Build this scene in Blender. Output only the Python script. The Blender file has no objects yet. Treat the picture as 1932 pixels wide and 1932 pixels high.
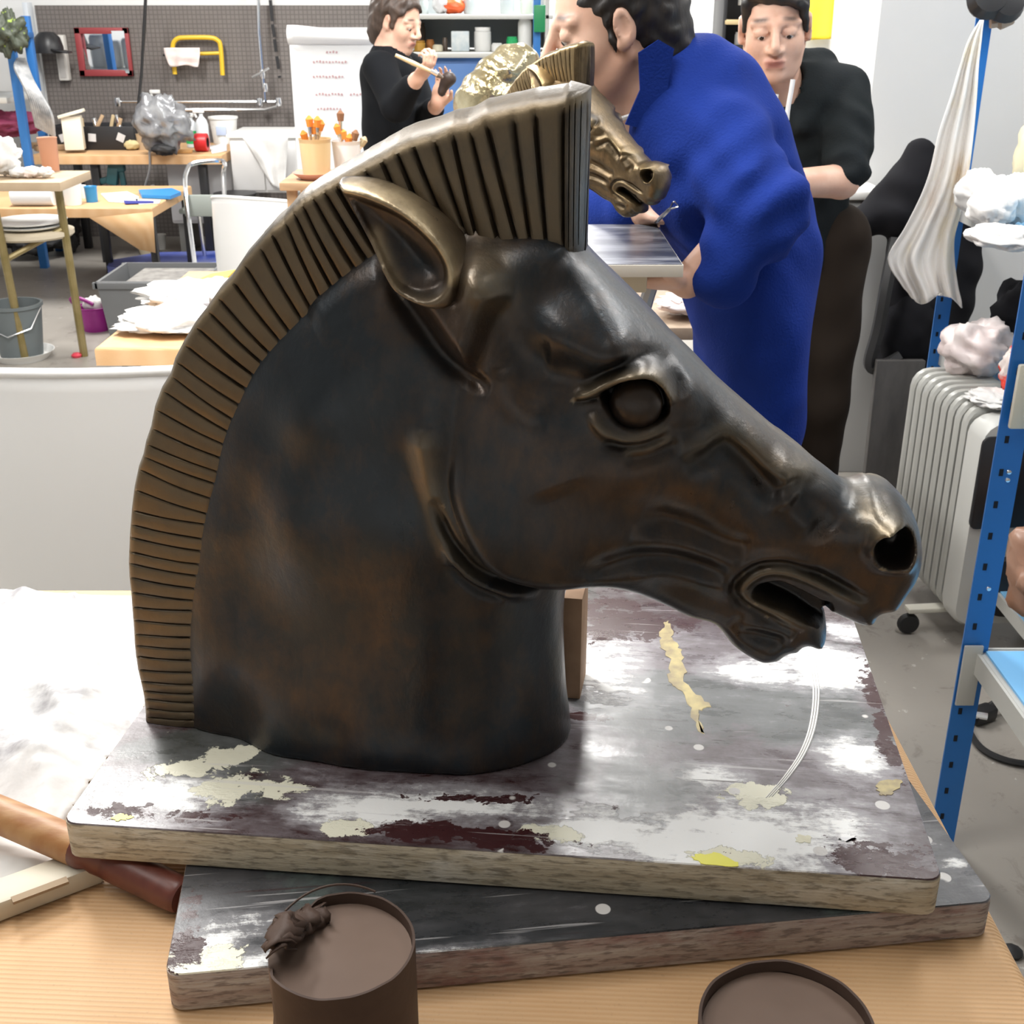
import bpy, bmesh, math, random
import numpy as np
from mathutils import Vector, Matrix, Euler, noise as mnoise
random.seed(7); np.random.seed(7)
D = bpy.data; SC = bpy.context.scene; COL = SC.collection
R = math.radians

# ------------------------------------------------------------------ camera, world, lights
FPX = 2250.0; CAMZ = 1.6; TH = math.atan(956/FPX)
cam_d = D.cameras.new('camera'); cam = D.objects.new('camera', cam_d); COL.objects.link(cam)
cam.location = (0, 0, CAMZ); cam.rotation_euler = (math.pi/2-TH, 0, 0)
cam_d.sensor_width = 36; cam_d.lens = 36*FPX/1932; cam_d.clip_start = .05; cam_d.clip_end = 60
cam_d.dof.use_dof = True; cam_d.dof.focus_distance = 1.08; cam_d.dof.aperture_fstop = 30
SC.camera = cam
SC.view_settings.view_transform = 'Standard'; SC.view_settings.look = 'None'
SC.view_settings.gamma = 1; SC.view_settings.use_curve_mapping = False
SC.view_settings.exposure = -.08
w = D.worlds.new('world'); SC.world = w; w.use_nodes = True
w.node_tree.nodes['Background'].inputs[0].default_value = (.9, .95, 1, 1)
w.node_tree.nodes['Background'].inputs[1].default_value = .25

def area(name, loc, size, power, col=(1, .985, .96), rot=(0, 0, 0)):
    l = D.lights.new(name, 'AREA'); l.shape = 'RECTANGLE'; l.size, l.size_y = size; l.energy = power; l.color = col
    o = D.objects.new(name, l); o.location = loc; o.rotation_euler = rot; COL.objects.link(o)
    return o
LIGHTS = [(-.75, 1.95, 30), (1.0, 2.1, 24), (-.30, 1.12, 17), (-1.6, .85, 17), (-1.5, 2.9, 100), (.2, 4.0, 70), (2.3, 3.2, 40), (-2.4, 6.6, 110), (.2, 6.8, 110), (1.9, 7.6, 110)]  # ceiling lights, some added to brighten horse forehead, white chair and far wall
for i, (x, y, p) in enumerate(LIGHTS):
    area('ceiling_and_fill_light', (x, y, 2.86), (.28, 1.25), p)

# ------------------------------------------------------------------ pixel -> place helpers (real positions on real planes)
def ray(px, py):
    a = (px-966)/FPX; b = (966-py)/FPX
    return np.array([a, math.cos(TH)+b*math.sin(TH), -math.sin(TH)+b*math.cos(TH)])
def atz(px, py, z):
    d = ray(px, py); t = (z-CAMZ)/d[2]; return Vector((d[0]*t, d[1]*t, z))
def aty(px, py, Y):
    d = ray(px, py); t = Y/d[1]; return Vector((d[0]*t, Y, CAMZ+d[2]*t))

# ------------------------------------------------------------------ materials
MATS = {}
def mat(name, col, rough=.6, metal=0., col2=None, scale=8., bump=0., bscale=None, spec=.5, emit=0., stretch=(1, 1, 1), lo=.35, hi=.65, trans=0., alpha=1., coat=0., detail=4.):
    if name in MATS: return MATS[name]
    if any(q in name for q in ('cloth', 'fabric', 'sweater', 'trousers')): spec = .12
    m = D.materials.new(name); m.use_nodes = True; nt = m.node_tree; N = nt.nodes; L = nt.links
    b = N['Principled BSDF']
    b.inputs['Base Color'].default_value = (*col, 1); b.inputs['Roughness'].default_value = rough; b.inputs['Metallic'].default_value = metal
    b.inputs['Specular IOR Level'].default_value = spec; b.inputs['Transmission Weight'].default_value = trans
    b.inputs['Alpha'].default_value = alpha; b.inputs['Coat Weight'].default_value = coat
    tc = N.new('ShaderNodeTexCoord'); mp = N.new('ShaderNodeMapping'); L.new(tc.outputs['Object'], mp.inputs[0]); mp.inputs['Scale'].default_value = stretch
    nz = N.new('ShaderNodeTexNoise'); nz.inputs['Scale'].default_value = scale; nz.inputs['Detail'].default_value = detail
    L.new(mp.outputs[0], nz.inputs['Vector'])
    if col2 is not None:
        cr = N.new('ShaderNodeValToRGB'); cr.color_ramp.elements[0].position = lo; cr.color_ramp.elements[1].position = hi
        cr.color_ramp.elements[0].color = (*col, 1); cr.color_ramp.elements[1].color = (*col2, 1)
        L.new(nz.outputs['Fac'], cr.inputs[0]); L.new(cr.outputs[0], b.inputs['Base Color'])
    if bump:
        n2 = nz
        if bscale: n2 = N.new('ShaderNodeTexNoise'); n2.inputs['Scale'].default_value = bscale; n2.inputs['Detail'].default_value = 3; L.new(mp.outputs[0], n2.inputs['Vector'])
        bp = N.new('ShaderNodeBump'); bp.inputs['Strength'].default_value = 1; bp.inputs['Distance'].default_value = bump
        L.new(n2.outputs['Fac'], bp.inputs['Height']); L.new(bp.outputs[0], b.inputs['Normal'])
    if emit: b.inputs['Emission Color'].default_value = (*col, 1); b.inputs['Emission Strength'].default_value = emit
    MATS[name] = m; return m

class NG:
    """tiny node helper for layered paint materials"""
    def __init__(s, name, coord='Object'):
        s.m = D.materials.new(name); s.m.use_nodes = True; s.N = s.m.node_tree.nodes; s.L = s.m.node_tree.links
        s.b = s.N['Principled BSDF']; s.tc = s.N.new('ShaderNodeTexCoord').outputs[coord]; MATS[name] = s.m
    def map(s, sc=(1, 1, 1), loc=(0, 0, 0), rot=(0, 0, 0), src=None):
        n = s.N.new('ShaderNodeMapping'); n.inputs['Scale'].default_value = sc; n.inputs['Location'].default_value = loc; n.inputs['Rotation'].default_value = rot
        s.L.new(src or s.tc, n.inputs[0]); return n.outputs[0]
    def noise(s, scale, detail=5, rough=.55, vec=None, dist=0.):
        n = s.N.new('ShaderNodeTexNoise'); n.inputs['Scale'].default_value = scale; n.inputs['Detail'].default_value = detail
        n.inputs['Roughness'].default_value = rough; n.inputs['Distortion'].default_value = dist
        s.L.new(vec or s.tc, n.inputs['Vector']); return n.outputs['Fac']
    def ramp(s, fac, lo, hi, a=0., b=1.):
        n = s.N.new('ShaderNodeMapRange'); n.inputs['From Min'].default_value = lo; n.inputs['From Max'].default_value = hi
        n.inputs['To Min'].default_value = a; n.inputs['To Max'].default_value = b; s.L.new(fac, n.inputs['Value']); return n.outputs[0]
    def mix(s, fac, a, b):
        n = s.N.new('ShaderNodeMix'); n.data_type = 'RGBA'
        for k, v in ((6, a), (7, b)):
            if isinstance(v, tuple): n.inputs[k].default_value = (*v, 1)
            else: s.L.new(v, n.inputs[k])
        if isinstance(fac, float): n.inputs[0].default_value = fac
        else: s.L.new(fac, n.inputs[0])
        return n.outputs[2]
    def mth(s, op, a, b=0.):
        n = s.N.new('ShaderNodeMath'); n.operation = op
        for k, v in ((0, a), (1, b)):
            if isinstance(v, (int, float)): n.inputs[k].default_value = v
            else: s.L.new(v, n.inputs[k])
        return n.outputs[0]
    def attr(s, name):
        n = s.N.new('ShaderNodeAttribute'); n.attribute_name = name; return n.outputs['Fac']
    def out(s, col=None, rough=None, metal=None, bump=None, dist=.001, spec=.5):
        b = s.b
        for k, v in (('Base Color', col), ('Roughness', rough), ('Metallic', metal)):
            if v is None: continue
            if isinstance(v, tuple): b.inputs[k].default_value = (*v, 1)
            elif isinstance(v, (int, float)): b.inputs[k].default_value = v
            else: s.L.new(v, b.inputs[k])
        b.inputs['Specular IOR Level'].default_value = spec
        if bump is not None:
            n = s.N.new('ShaderNodeBump'); n.inputs['Distance'].default_value = dist; n.inputs['Strength'].default_value = 1
            s.L.new(bump, n.inputs['Height']); s.L.new(n.outputs[0], b.inputs['Normal'])
        return s.m

# ------------------------------------------------------------------ object helpers
def tag(o, label=None, cat=None, group=None, kind=None):
    if label: o['label'] = label
    if cat: o['category'] = cat
    if group: o['group'] = group
    if kind: o['kind'] = kind
    return o
def thing(name, label, cat, loc=(0, 0, 0), rotz=0., group=None):
    o = D.objects.new(name, None); COL.objects.link(o); o.empty_display_size = .05
    o.location = loc; o.rotation_euler = (0, 0, rotz); tag(o, label, cat, group); o['_w'] = 1
    return o
def wmat(o):
    if o is None: return Matrix.Identity(4)
    m = Matrix.LocRotScale(o.location, o.rotation_euler, o.scale)
    return wmat(o.parent) @ m if o.parent else m
def mesh_obj(name, verts, faces, m, parent=None, smooth=True, local=False, loc=None, attrs=None, sharp=None):
    """verts in WORLD coordinates unless local; the object origin sits at loc / the parent's origin"""
    me = D.meshes.new(name)
    V = np.asarray(verts, dtype=float).reshape(-1, 3)
    if not local:
        if parent is not None:
            inv = np.array(wmat(parent).inverted()); V = V @ inv[:3, :3].T + inv[:3, 3]
        elif loc is None and len(V):
            loc = ((V[:, 0].min()+V[:, 0].max())/2, (V[:, 1].min()+V[:, 1].max())/2, V[:, 2].min()); V = V-np.array(loc)
        elif loc is not None: V = V-np.array(loc)
    if isinstance(faces, np.ndarray): faces = faces.tolist()
    me.from_pydata(V.tolist(), [], faces); me.update()
    if smooth:
        me.polygons.foreach_set('use_smooth', [True]*len(me.polygons))
        if sharp is not None:
            bm = bmesh.new(); bm.from_mesh(me)
            for e in bm.edges:
                if len(e.link_faces) == 2 and e.calc_face_angle(0) > sharp: e.smooth = False
            bm.to_mesh(me); bm.free()
    if attrs:
        for k, a in attrs.items():
            at = me.attributes.new(k, 'FLOAT', 'POINT'); at.data.foreach_set('value', np.asarray(a, dtype=np.float32))
    me.materials.append(m)
    o = D.objects.new(name, me); COL.objects.link(o)
    if parent is not None: o.parent = parent
    elif loc is not None and not local: o.location = loc
    return o

class MB:
    def __init__(s): s.v = []; s.f = []
    def add(s, vs, fs):
        n = len(s.v); s.v += [tuple(v) for v in vs]; s.f += [tuple(i+n for i in f) for f in fs]; return s
    def box(s, c, size, rot=(0, 0, 0), bev=0., M=None):
        bm = bmesh.new(); bmesh.ops.create_cube(bm, size=1)
        for v in bm.verts: v.co = Vector((v.co.x*size[0], v.co.y*size[1], v.co.z*size[2]))
        if bev: bmesh.ops.bevel(bm, geom=list(bm.edges), offset=bev, segments=2, profile=.5, affect='EDGES')
        T = M or (Matrix.Translation(c) @ Euler(rot).to_matrix().to_4x4())
        s.add([T @ v.co for v in bm.verts], [[v.index for v in f.verts] for f in bm.faces]); bm.free(); return s
    def bar(s, p0, p1, w, h=None, up=(0, 0, 1), bev=0.):
        p0 = Vector(p0); p1 = Vector(p1); h = h or w; d = p1-p0; L = d.length; z = d.normalized(); up = Vector(up)
        if abs(z.dot(up)) > .98: up = Vector((0, 1, 0))
        x = up.cross(z).normalized(); y = z.cross(x)
        M = Matrix((x, y, z)).transposed().to_4x4(); M.translation = (p0+p1)/2
        return s.box(None, (w, h, L), bev=bev, M=M)
    def tube(s, pts, r, n=10, cap=True, closed=False):
        pts = [Vector(p) for p in pts]; k = len(pts); rr = r if isinstance(r, (list, tuple)) else [r]*k
        vs = []; fs = []; prev = None
        for i, p in enumerate(pts):
            if closed: t = (pts[(i+1) % k]-pts[i-1]).normalized()
            else: t = (pts[min(i+1, k-1)]-pts[max(i-1, 0)]).normalized()
            if prev is None:
                a = Vector((0, 0, 1)) if abs(t.z) < .9 else Vector((1, 0, 0)); x = a.cross(t).normalized()
            else: x = (prev-t*prev.dot(t)).normalized()
            prev = x; y = t.cross(x)
            for j in range(n):
                a = 2*math.pi*j/n; vs.append(p+(x*math.cos(a)+y*math.sin(a))*rr[i])
        for i in range(k if closed else k-1):
            for j in range(n):
                a = i*n+j; b = i*n+(j+1) % n; i2 = (i+1) % k; fs.append((a, b, i2*n+(j+1) % n, i2*n+j))
        if cap and not closed: fs.append(tuple(range(n-1, -1, -1))); fs.append(tuple((k-1)*n+j for j in range(n)))
        return s.add(vs, fs)
    def lathe(s, prof, c=(0, 0, 0), n=28, M=None, wob=0., seed=0):
        """prof: list of (r, z); r==0 ends make poles"""
        vs = []; fs = []; c = Vector(c); idx = []
        for i, (r, z) in enumerate(prof):
            if r < 1e-6: idx.append([len(vs)]*n); vs.append(Vector((0, 0, z)))
            else:
                row = []
                for j in range(n):
                    a = 2*math.pi*j/n; q = r*(1+wob*mnoise.noise(Vector((math.cos(a)*2+seed, math.sin(a)*2, z*20))))
                    row.append(len(vs)); vs.append(Vector((q*math.cos(a), q*math.sin(a), z)))
                idx.append(row)
        for i in range(len(prof)-1):
            for j in range(n):
                q = [idx[i][j], idx[i][(j+1) % n], idx[i+1][(j+1) % n], idx[i+1][j]]
                u = []
                for t in q:
                    if t not in u: u.append(t)
                if len(u) > 2: fs.append(tuple(u))
        T = M or Matrix.Identity(4)
        return s.add([T @ v + c for v in vs], fs)
    def grid(s, fn, nu, nv):
        vs = [fn(i/(nu-1), j/(nv-1)) for i in range(nu) for j in range(nv)]
        fs = [(i*nv+j, (i+1)*nv+j, (i+1)*nv+j+1, i*nv+j+1) for i in range(nu-1) for j in range(nv-1)]
        return s.add(vs, fs)
    def build(s, name, m, parent=None, smooth=True, sharp=R(35), **kw):
        return mesh_obj(name, s.v, s.f, m, parent, smooth, sharp=sharp, **kw)
def solid(o, t):
    md = o.modifiers.new('thickness', 'SOLIDIFY'); md.thickness = t; md.offset = 0; return o
def dup(root, loc=None, rot=None, label=None, group=None, scale=None):
    r = root.copy(); COL.objects.link(r)
    if loc is not None: r.location = loc
    if rot is not None: r.rotation_euler = rot
    if scale is not None: r.scale = (scale,)*3
    if label: r['label'] = label
    if group: r['group'] = group
    def rec(a, b):
        for ch in list(a.children):
            if ch is b: continue
            c = ch.copy(); COL.objects.link(c); c.parent = b; rec(ch, c)
    rec(root, r); return r
def crsp(pts, n=8, closed=False):
    P = [np.array(p, float) for p in pts]; k = len(P); out = []
    rng = range(k) if closed else range(k-1)
    for i in rng:
        p0 = P[(i-1) % k] if closed or i > 0 else 2*P[0]-P[1]
        p1 = P[i]; p2 = P[(i+1) % k]
        p3 = P[(i+2) % k] if closed or i+2 < k else 2*P[-1]-P[-2]
        for j in range(n):
            t = j/n
            out.append(.5*((2*p1)+(p2-p0)*t+(2*p0-5*p1+4*p2-p3)*t*t+(3*p1-p0-3*p2+p3)*t**3))
    if not closed: out.append(P[-1])
    return np.array(out)

# ------------------------------------------------------------------ implicit surface tools
def surface_nets(F, org, h):
    s = F < 0; nx, ny, nz = F.shape
    cnt = np.zeros((nx-1, ny-1, nz-1), np.uint8)
    for a in (0, 1):
        for b in (0, 1):
            for c in (0, 1): cnt += s[a:nx-1+a, b:ny-1+b, c:nz-1+c]
    act = (cnt > 0) & (cnt < 8); idx = np.argwhere(act)
    gid = np.full(act.shape, -1, np.int64); gid[act] = np.arange(len(idx))
    P = np.zeros((len(idx), 3)); K = np.zeros(len(idx))
    cor = [(a, b, c) for a in (0, 1) for b in (0, 1) for c in (0, 1)]
    val = {q: F[idx[:, 0]+q[0], idx[:, 1]+q[1], idx[:, 2]+q[2]].astype(float) for q in cor}
    for q in cor:
        for ax in range(3):
            if q[ax]: continue
            r = list(q); r[ax] = 1; r = tuple(r); f0 = val[q]; f1 = val[r]; mk = (f0 < 0) != (f1 < 0)
            t = np.where(mk, f0/np.where(mk, f0-f1, 1), 0)
            for k in range(3): P[:, k] += np.where(mk, q[k]+(t if k == ax else 0), 0)
            K += mk
    P = (idx+P/K[:, None])*h+np.array(org)
    quads = []
    for ax in range(3):
        o1, o2 = [k for k in range(3) if k != ax]
        sl0 = [slice(None)]*3; sl1 = [slice(None)]*3; sl0[ax] = slice(0, -1); sl1[ax] = slice(1, None)
        for o in (o1, o2): sl0[o] = slice(1, -1); sl1[o] = slice(1, -1)
        a = s[tuple(sl0)]; b = s[tuple(sl1)]; e = np.argwhere(a != b); inside0 = a[tuple(e.T)]
        e = e.copy(); e[:, o1] += 1; e[:, o2] += 1
        def g(d1, d2):
            q = e.copy(); q[:, o1] -= d1; q[:, o2] -= d2; return gid[q[:, 0], q[:, 1], q[:, 2]]
        Q = np.stack([g(1, 1), g(0, 1), g(0, 0), g(1, 0)], 1)
        flip = inside0 if ax != 1 else ~inside0
        Q[~flip] = Q[~flip][:, ::-1]
        quads.append(Q)
    Q = np.concatenate(quads); Q = Q[(Q >= 0).all(1)]
    return P, Q
def smin(a, b, k):
    h = np.clip(k-np.abs(a-b), 0, None)/k
    return np.minimum(a, b)-h*h*k*.25
class SDF:
    def __init__(s, lo, hi, h):
        s.h = h; s.lo = np.array(lo, float); n = np.ceil((np.array(hi)-s.lo)/h).astype(int)+1
        s.X, s.Y, s.Z = [(s.lo[k]+np.arange(n[k])*h).astype(np.float32) for k in range(3)]
        s.F = np.full(tuple(n), 1., np.float32)
    def _sub(s, lo, hi):
        ii = []
        for k in range(3):
            a = max(0, int((lo[k]-s.lo[k])/s.h)); b = min(s.F.shape[k], int((hi[k]-s.lo[k])/s.h)+2); ii.append(slice(a, max(a, b)))
        x = s.X[ii[0]][:, None, None]; y = s.Y[ii[1]][None, :, None]; z = s.Z[ii[2]][None, None, :]
        return tuple(ii), x, y, z
    def put(s, ii, d, k, op):
        if op == 'add': s.F[ii] = smin(s.F[ii], d, k) if k > 0 else np.minimum(s.F[ii], d)
        else: s.F[ii] = -smin(-s.F[ii], d, k) if k > 0 else np.maximum(s.F[ii], -d)
    def ell(s, c, r, k=.02, op='add', rot=None):
        m = max(r)+k+3*s.h; ii, x, y, z = s._sub(np.array(c)-m, np.array(c)+m)
        x = x-c[0]; y = y-c[1]; z = z-c[2]
        if rot is not None:
            Mx = np.array(rot if isinstance(rot, Matrix) else Euler(rot).to_matrix()).T
            x, y, z = (Mx[0, 0]*x+Mx[0, 1]*y+Mx[0, 2]*z, Mx[1, 0]*x+Mx[1, 1]*y+Mx[1, 2]*z, Mx[2, 0]*x+Mx[2, 1]*y+Mx[2, 2]*z)
        q = np.sqrt((x/r[0])**2+(y/r[1])**2+(z/r[2])**2)+1e-6; g = np.sqrt((x/r[0]**2)**2+(y/r[1]**2)**2+(z/r[2]**2)**2)+1e-6
        s.put(ii, q*(q-1)/g, k, op); return s
    def cone(s, a, b, ra, rb, k=.02, op='add'):
        a = np.array(a, float); b = np.array(b, float); m = max(ra, rb)+k+3*s.h
        ii, x, y, z = s._sub(np.minimum(a, b)-m, np.maximum(a, b)+m)
        d = b-a; L2 = float(d @ d)+1e-9
        t = np.clip(((x-a[0])*d[0]+(y-a[1])*d[1]+(z-a[2])*d[2])/L2, 0, 1)
        q = np.sqrt((x-a[0]-t*d[0])**2+(y-a[1]-t*d[1])**2+(z-a[2]-t*d[2])**2)-(ra+(rb-ra)*t)
        s.put(ii, q, k, op); return s
    def chain(s, pts, rs, k=.02, op='add'):
        for i in range(len(pts)-1): s.cone(pts[i], pts[i+1], rs[i], rs[i+1], k, op)
        return s
    def cutz(s, z0, above=True):
        z = s.Z[None, None, :]; s.F = np.maximum(s.F, (z-z0) if above else (z0-z)); return s
    def folds(s, amp, f, seed=0, zf=1., c=None, rad=.2):
        X = s.X[:, None, None]; Y = s.Y[None, :, None]; Z = s.Z[None, None, :]
        n = np.sin(X*f+3.1*np.sin(Z*f*.37*zf+seed))*np.sin(Y*f*.9+2.3*np.sin(X*f*.41+1.3*seed)+Z*f*.6*zf)+.5*np.sin(Z*f*1.7*zf+2*np.sin(X*f*.8+seed)+1.5*np.sin(Y*f*.7))
        if c is not None: n = n*np.exp(-((X-c[0])**2+(Y-c[1])**2+(Z-c[2])**2)/rad**2)
        s.F += (amp*n).astype(np.float32); return s
    def mesh(s): return surface_nets(s.F, s.lo, s.h)
    def obj(s, name, m, parent=None, **kw):
        P, Q = s.mesh(); return mesh_obj(name, P, Q, m, parent, **kw)
# ================================================================== bronze horse head
ZB = .974; AL = R(8); HO = np.array([-.31, 1.0]); HU = np.array([math.cos(AL), -math.sin(AL)]); HV = np.array([math.sin(AL), math.cos(AL)])
def PU(px, py, v=0.):
    """photo point on the sculpture's vertical plane at offset v (negative = near side) -> local (u, z)"""
    d = ray(px, py); t = (v+HO @ HV)/(d[:2] @ HV); p = d[:2]*t-HO
    return np.array([p @ HU, CAMZ+d[2]*t-ZB])
GH = .001
UX = np.arange(-.08, .80, GH); WZ = np.arange(-.012, .60, GH)
GU, GW = np.meshgrid(UX, WZ, indexing='ij')
def pts2(L, v=-.08): return np.array([PU(p[0], p[1], p[2] if len(p) > 2 else v) for p in L])
def pdist(curve, U=None, W=None, closed=False):
    U = GU if U is None else U; W = GW if W is None else W
    best = np.full(U.shape, 9., np.float32); prm = np.zeros(U.shape, np.float32); C = np.asarray(curve); n = len(C)
    for i in range(n if closed else n-1):
        a = C[i]; b = C[(i+1) % n]; d = b-a; L2 = d @ d+1e-12
        t = np.clip(((U-a[0])*d[0]+(W-a[1])*d[1])/L2, 0, 1); q = (U-a[0]-t*d[0])**2+(W-a[1]-t*d[1])**2
        m = q < best*best; best = np.where(m, np.sqrt(q), best); prm = np.where(m, (i+t)/max(1, n-1), prm)
    return best, prm
def inside(C, U=None, W=None):
    U = GU if U is None else U; W = GW if W is None else W
    r = np.zeros(U.shape, bool); n = len(C)
    for i in range(n):
        x0, y0 = C[i]; x1, y1 = C[(i+1) % n]
        if y0 == y1: continue
        r ^= ((W < y0) != (W < y1)) & (U < x0+(W-y0)*(x1-x0)/(y1-y0))
    return r
def sdist(L, v=-.08, n=5, U=None, W=None):
    C = crsp(pts2(L, v), n, True); d, _ = pdist(C, U, W, True); return np.where(inside(C, U, W), d, -d)
def sst(x, a, b): t = np.clip((x-a)/(b-a), 0, 1); return t*t*(3-2*t)
def field(cps, v=-.07, pw=3.2):
    P = pts2([(c[0], c[1]) for c in cps], v); W = 0; S = [0.]*(len(cps[0])-2)
    for p, c in zip(P, cps):
        w_ = 1/((GU-p[0])**2+(GW-p[1])**2+.0012)**(pw/2); W = W+w_
        for k in range(len(S)): S[k] = S[k]+w_*c[2+k]
    return [q/W for q in S]
gold = np.zeros(GU.shape, np.float32); dark = np.zeros(GU.shape, np.float32); DH = np.zeros(GU.shape)
def blur(A, n):
    for _ in range(n):
        A = (np.roll(A, 1, 0)+np.roll(A, -1, 0)+np.roll(A, 1, 1)+np.roll(A, -1, 1)+A*4)/8
    return A
def ridge(L, h, wd, v=-.08, g=0., taper=True, k=0.):
    """raised (h>0) or cut (h<0) line; w half width in metres; g puts rubbed gold on it, k dark patina in it"""
    global DH, gold, dark
    C = crsp(pts2(L, v), 6); lo = C.min(0)-5*wd; hi = C.max(0)+5*wd
    i0, i1 = np.searchsorted(UX, (lo[0], hi[0])); j0, j1 = np.searchsorted(WZ, (lo[1], hi[1]))
    sl = (slice(i0, i1), slice(j0, j1)); d, t = pdist(C, GU[sl], GW[sl])
    e = np.exp(-(d/wd)**2)
    if taper: e = e*np.clip(np.minimum(t, 1-t)*7, 0, 1)**.7
    DH[sl] += h*e
    if g: gold[sl] = np.maximum(gold[sl], .6*g*e)
    if k: dark[sl] = np.maximum(dark[sl], k*e)
def bump(px, py, ru, rw, h, rot=0., v=-.08, g=0., p=1.):
    global DH, gold
    c = PU(px, py, v); a = R(rot); x = (GU-c[0])*math.cos(a)+(GW-c[1])*math.sin(a); y = -(GU-c[0])*math.sin(a)+(GW-c[1])*math.cos(a)
    e = np.exp(-(((x/ru)**2+(y/rw)**2)**p)); DH += h*e
    if g: gold = np.maximum(gold, g*e)

def layer(outl, v, T, Rr, pw=2.):
    d = sdist(outl, v); a = np.clip(d/Rr, 0, 1)
    H2 = T**2*(1-(1-a)**pw); return np.where(d > 0, H2, (pw*T**2/Rr)*d), d
neck_out = [(360, 1500, 0), (345, 1370, 0), (345, 1100, 0), (355, 1000, 0), (385, 860, 0), (430, 720, 0), (510, 600, 0), (620, 500, 0), (760, 400, 0), (900, 380, 0), (1010, 420, 0), (1100, 520, 0), (1150, 700, 0), (1130, 950, 0),
            (1075, 1080, 0), (1064, 1140, 0), (1063, 1200, 0), (1067, 1290, 0), (1074, 1350, 0), (1078, 1400, 0), (1082, 1500, 0)]
TN, RN = field([(400, 1370, .050, .06), (400, 1100, .050, .06), (410, 950, .050, .06), (450, 800, .052, .06), (520, 680, .056, .06), (620, 580, .058, .06), (740, 520, .062, .06), (900, 440, .05, .05), (1000, 480, .05, .05),
                (560, 1400, .082, .10), (700, 1400, .091, .12), (850, 1400, .09, .13), (980, 1300, .085, .13), (600, 1000, .088, .10), (750, 1000, .092, .12), (900, 1180, .086, .12), (1000, 1170, .078, .12),
                (600, 780, .084, .10), (720, 680, .082, .1), (800, 800, .085, .1), (900, 700, .08, .1), (1000, 900, .075, .1)])
H2n, dn = layer(neck_out, 0, TN, RN)
head_out = [(900, 440, 0), (970, 418, .0), (1045, 412, .01), (1092, 424, .02), (1108, 456, .02), (1160, 506, .03), (1225, 572, .03), (1330, 680, .03), (1450, 785, .03), (1545, 857, .03), (1592, 893, .025), (1640, 896, .02), (1685, 914, .02), (1716, 955, .01), (1734, 1005, 0), (1740, 1050, -.01),
            (1731, 1082, -.01), (1712, 1112, -.01), (1688, 1130, 0), (1657, 1139, 0), (1651, 1151, 0), (1636, 1160, 0), (1612, 1158, 0), (1580, 1145, 0), (1552, 1134, 0), (1556, 1155, 0), (1558, 1187, 0), (1551, 1204, 0), (1535, 1205, 0), (1518, 1200, 0),
            (1505, 1211, 0), (1487, 1214, 0), (1467, 1226, 0), (1435, 1229, 0), (1405, 1216, 0), (1375, 1194, 0), (1352, 1165, 0), (1333, 1150, 0), (1290, 1134, 0), (1220, 1114, -.02), (1160, 1107, -.04), (1110, 1117, -.06),
            (1050, 1132, -.08), (1000, 1128, -.085), (940, 1106, -.085), (890, 1062, -.085), (853, 1000, -.085), (826, 930, -.085), (806, 860, -.085), (798, 790, -.085), (800, 720, -.085), (815, 650, -.08), (830, 570, -.07), (850, 500, -.06)]
TH_, RH_ = field([(1060, 530, .062, .045), (1140, 600, .064, .04), (960, 560, .068, .05), (930, 680, .088, .06), (1000, 720, .094, .06), (1000, 850, .101, .035), (870, 800, .093, .06), (850, 720, .088, .07), (880, 940, .103, .022), (950, 1010, .105, .022), (1040, 1050, .101, .025), (1130, 1000, .096, .035),
                  (1190, 760, .088, .05), (1200, 880, .09, .05), (1200, 1040, .082, .035), (1260, 650, .066, .04), (1350, 770, .058, .04), (1320, 900, .07, .05), (1330, 1040, .06, .035), (1300, 1110, .055, .03), (1420, 850, .053, .035), (1450, 960, .054, .04), (1430, 1060, .054, .03),
                  (1540, 900, .046, .03), (1560, 1010, .05, .04), (1420, 1150, .042, .03), (1450, 1195, .036, .026), (1535, 1185, .03, .016), (1600, 1100, .048, .03), (1690, 1040, .056, .035), (1650, 940, .047, .035), (1620, 1140, .036, .018), (1725, 1010, .05, .035)])
H2h, dh = layer(head_out, -.02, TH_, RH_, 2.8)
K2 = .0007
hh = np.clip(K2-np.abs(H2n-H2h), 0, None)/K2; H2 = np.maximum(H2n, H2h)+hh*hh*K2*.25
# --- relief -------------------------------------------------------
# brow, forehead, temple
ridge([(1058, 490), (1085, 520), (1120, 560), (1160, 610), (1186, 655)], .006, .011, -.06)
bump(1075, 628, .045, .020, .012, -28); bump(985, 575, .02, .03, -.005); bump(975, 545, .018, .03, .006)
bump(1030, 560, .03, .02, -.004, 20)
ridge([(955, 690), (962, 735), (990, 765), (1040, 785)], .0035, .013); bump(1035, 715, .022, .018, -.007)
ridge([(940, 640), (990, 665), (1040, 668)], -.003, .014)
bump(1195, 690, .035, .014, .009, -20)
ridge([(1110, 560), (1210, 655), (1320, 750), (1440, 840), (1540, 900)], .004, .012, -.055)
ridge([(1290, 770), (1400, 850), (1480, 890)], -.004, .012, -.06)
# ear root lump and hollow behind
dr_ = sdist([(728, 535), (790, 608), (848, 670), (884, 698), (912, 672), (935, 612), (962, 560), (940, 508), (900, 470), (850, 480), (800, 520)], -.085, 4); DH += .0175*sst(dr_, -.003, .020)+.004*sst(dr_, .012, .035); bump(915, 520, .016, .026, .007, 25, g=.25); bump(875, 640, .016, .022, .005, 15); bump(930, 570, .010, .02, -.003, 30)
ridge([(722, 545), (780, 615), (838, 678), (882, 708), (930, 730)], -.006, .007, k=.4)
ridge([(560, 620), (640, 560), (720, 530)], .004, .018)
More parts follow.
